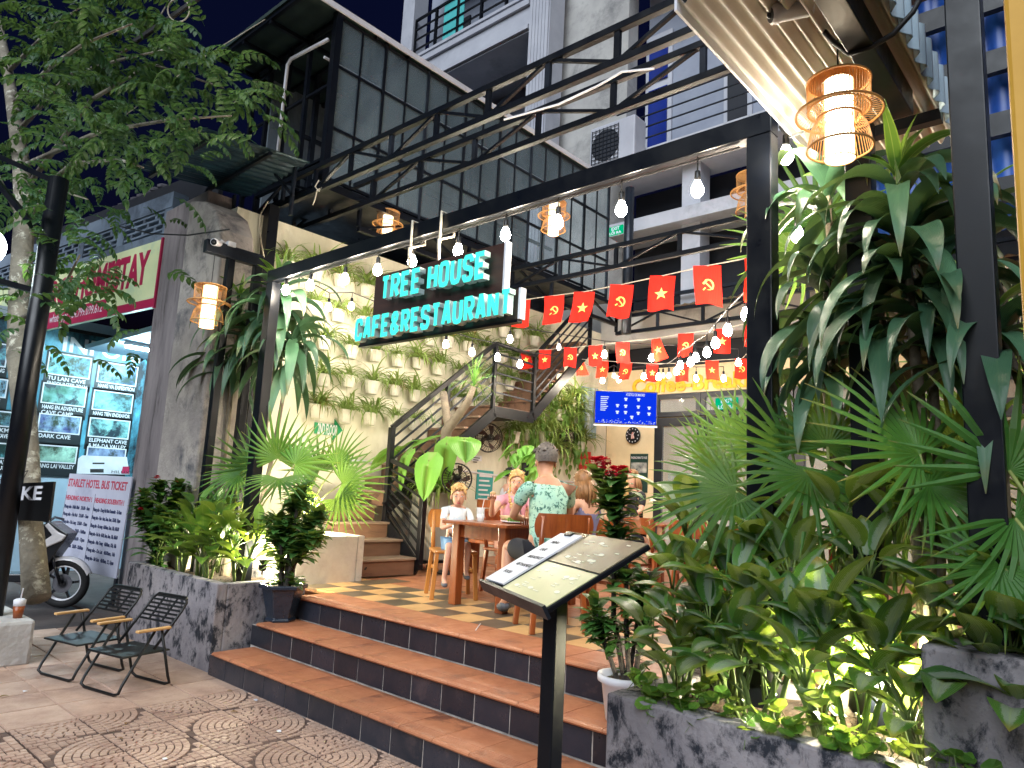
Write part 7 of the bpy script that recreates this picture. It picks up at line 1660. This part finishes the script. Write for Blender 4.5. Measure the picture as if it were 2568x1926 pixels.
    for i in range(k_ + 1):
        th = pi * .5 * 1.18 * i / k_; row_ = []
        for q in range(n_ + 1):
            a = 2 * pi * q / n_ ; front = max(0, math.cos(a)); lim = 1 - .42 * front ** 1.5
            tt = th * lim; rr = (.101 - .012 * (i / k_) ** 2) * (1 + rg.uniform(-.02, .05)); row_.append(hd(-.012 + rr * math.sin(tt) * math.cos(a) * .98, rr * .90 * math.sin(tt) * math.sin(a), .045 + rr * 1.05 * math.cos(tt) - (.0 if front > .2 else max(0, i / k_ - .7) * abs(low) * 2)))
        row_[-1] = row_[0]; rows.append(row_)
    hb.grid(rows)
    for i in range(140 if hair in ('short', 'kid') else 90):
        a = rg.uniform(0, 6.28); tt = rg.uniform(0, 1.2); c0 = hd(-.012 + .098 * math.sin(tt) * math.cos(a), .09 * math.sin(tt) * math.sin(a), .045 + .10 * math.cos(tt)); dd = (c0 - hd(-.01, 0, .03)).normalized()
        hb.tube([c0 - dd * .01 * hs2, c0 + dd * .012 * hs2 + V((rg.uniform(-1, 1), rg.uniform(-1, 1), rg.uniform(-1, .3))) * .012 * hs2], [.010 * hs2, .003 * hs2], 4)
    if hair == 'long':
        for i in range(46):
            a = rg.uniform(1.2, 5.1); c0 = hd(-.012 + .095 * math.cos(a), .088 * math.sin(a), .03); hb.tube([c0, c0 + V((-.02 + .02 * math.cos(a), .02 * math.sin(a), -.10)) * s, c0 + V((-.04, rg.uniform(-.03, .03), -.24 + rg.uniform(-.05, .05))) * s], [.014 * hs2, .015 * hs2, .004 * hs2], 5)
    if hair == 'tied':
        c0 = hd(-.06, -.06, -.05)
        pts = [c0, hd(-.02, -.085, -.12), up(.10, -.10, .52), up(.155, -.09, .40), up(.16, -.085, .27)]
        for i in range(len(pts) - 1):
            for u in range(4): q = pts[i].lerp(pts[i + 1], u / 4); hb.ball(q + V((0, (-1) ** u * .006, 0)) * s, .021 * s, 8, 6)
    place('hair', hb.mesh('hair', hair_m, True), t, world=False)
    return t
def print_mat(name, c, c2, ink, sc, lo, hi): return M(name, c, c2, 1.6, .8, stain=ink, sscale=sc, slo=lo, shi=hi)
m_blond = M('blond_hair', srgb(222, 184, 120), srgb(184, 142, 84), 40, .5, stretch=(1, 1, .3)); m_brown = M('brown_hair', srgb(150, 108, 66), srgb(110, 76, 46), 40, .5, stretch=(1, 1, .3)); m_grey_h = M('grey_hair', srgb(120, 112, 106), srgb(70, 66, 64), 50, .6); m_black_h = M('black_hair', srgb(26, 24, 26), srgb(14, 14, 16), 30, .4)
m_mint = print_mat('leaf_print_shirt', srgb(176, 206, 176), srgb(130, 190, 186), srgb(60, 108, 96), 24, .54, .555)
m_pink = M('pink_blouse', srgb(222, 160, 172), srgb(204, 140, 154), 6, .8); m_lav = M('lavender_top', srgb(120, 118, 150), srgb(98, 98, 130), 6, .8)
m_tie = print_mat('tie_dye_shirt', srgb(226, 230, 230), srgb(210, 222, 226), srgb(140, 186, 214), 4, .5, .7)
m_denim = M('light_denim', srgb(128, 164, 196), srgb(104, 140, 176), 8, .8); m_dkshort = M('black_shorts', srgb(18, 22, 34), None, 6, .8); m_blush = M('blush_shorts', srgb(220, 170, 150), None, 6, .8); m_trainer = M('grey_trainer', srgb(100, 102, 108), srgb(60, 62, 68), 14, .7)
SEAT = .61 + .45
person('man in a mint leaf-print shirt seated with his back turned', (-3.66, 4.62, SEAT + .10), math.radians(148), 1.02, dict(elL=(.20, .24, .28), wrL=(.42, .10, .25), haL=(.49, .06, .25), elR=(.22, -.25, .28), wrR=(.44, -.12, .24), haR=(.51, -.09, .24), knL=(.42, .20, .03), knR=(.40, -.22, .0), anL=(.36, .22, -.42), anR=(.30, -.24, -.43), lean=.10), m_mint, m_dkshort, m_grey_h, 'short', .15, .05, m_skin2, .62, shoe_m=m_trainer)
w1 = person('woman in a pink top with a blond plait, hand raised with food', (-5.02, 5.72, SEAT + .06), math.radians(-22), .86, dict(elR=(.16, -.36, .32), wrR=(.34, -.44, .46), haR=(.39, -.46, .53), elL=(.16, .24, .27), wrL=(.38, .12, .22), haL=(.45, .09, .22)), m_pink, m_blush, m_blond, 'tied', -.55, .12, m_skin, .35, shoe_m=None)
MB().tube([Vector((.02, .07, .50)) * .86, Vector((.165, .03, .34)) * .86, Vector((.178, -.01, .22)) * .86, Vector((.165, -.05, .34)) * .86, Vector((.02, -.075, .50)) * .86], .006, 5).build('lanyard', m_black, w1, world=False)
MB().ball(Vector((.41, -.47, .58)) * .86, .022, 8, 6, (1, 1.6, .8)).build('food_piece', m_bowl, w1, world=False)
person('small blond boy in a tie-dye shirt looking at the camera', (-5.05, 4.93, SEAT + .06), math.radians(-32), .62, dict(elR=(.20, -.26, .24), wrR=(.42, -.14, .30), haR=(.50, -.10, .31), elL=(.18, .26, .22), wrL=(.36, .16, .24), haL=(.42, .12, .25), knL=(.38, .12, .0), knR=(.36, -.16, -.02), anL=(.36, .12, -.40), anR=(.30, -.20, -.52)), m_tie, m_denim, m_blond, 'kid', -.16, .08, m_skin, .6, 1.32, shoe_m=m_trainer)
person('girl in a lavender sleeveless top resting a hand on the chair back', (-3.78, 5.30, SEAT + .07), math.radians(172), .84, dict(elL=(-.05, .34, .32), wrL=(-.05, .56, .26), haL=(-.04, .63, .24), elR=(.2, -.22, .28)), m_lav, m_dkshort, m_brown, 'long', .2, .12, m_skin, 0, shoe_m=m_trainer)
for k, (x, y, Y, yw, s_, tm, hm_, hr, lb) in enumerate(((1271, 1196, 8.2, 60, .9, m_white, m_black_h, 'short', 'far guest with black hair and white shirt, back turned'), (1346, 1203, 8.3, -40, .86, M('dark_blouse', srgb(70, 56, 50), None, 6, .8), m_black_h, 'tied', 'far guest with black hair and dark blouse between woman and man'), (1552, 1225, 7.4, 80, .86, M('black_top', srgb(28, 28, 34), None, 6, .8), m_blond, 'long', 'far guest with long blond hair, back turned, beside the red flowers'), (1592, 1205, 8.4, -100, .9, bpy.data.materials['black_top'], m_brown, 'long', 'far guest with curly brown hair behind the palm leaf tips'))):
    q = P(x, y, Y=Y); person(lb, (q.x, q.y, q.z - .715 * s_), math.radians(yw), s_, {}, tm, m_dkshort, hm_, hr, group='guests at the far table')
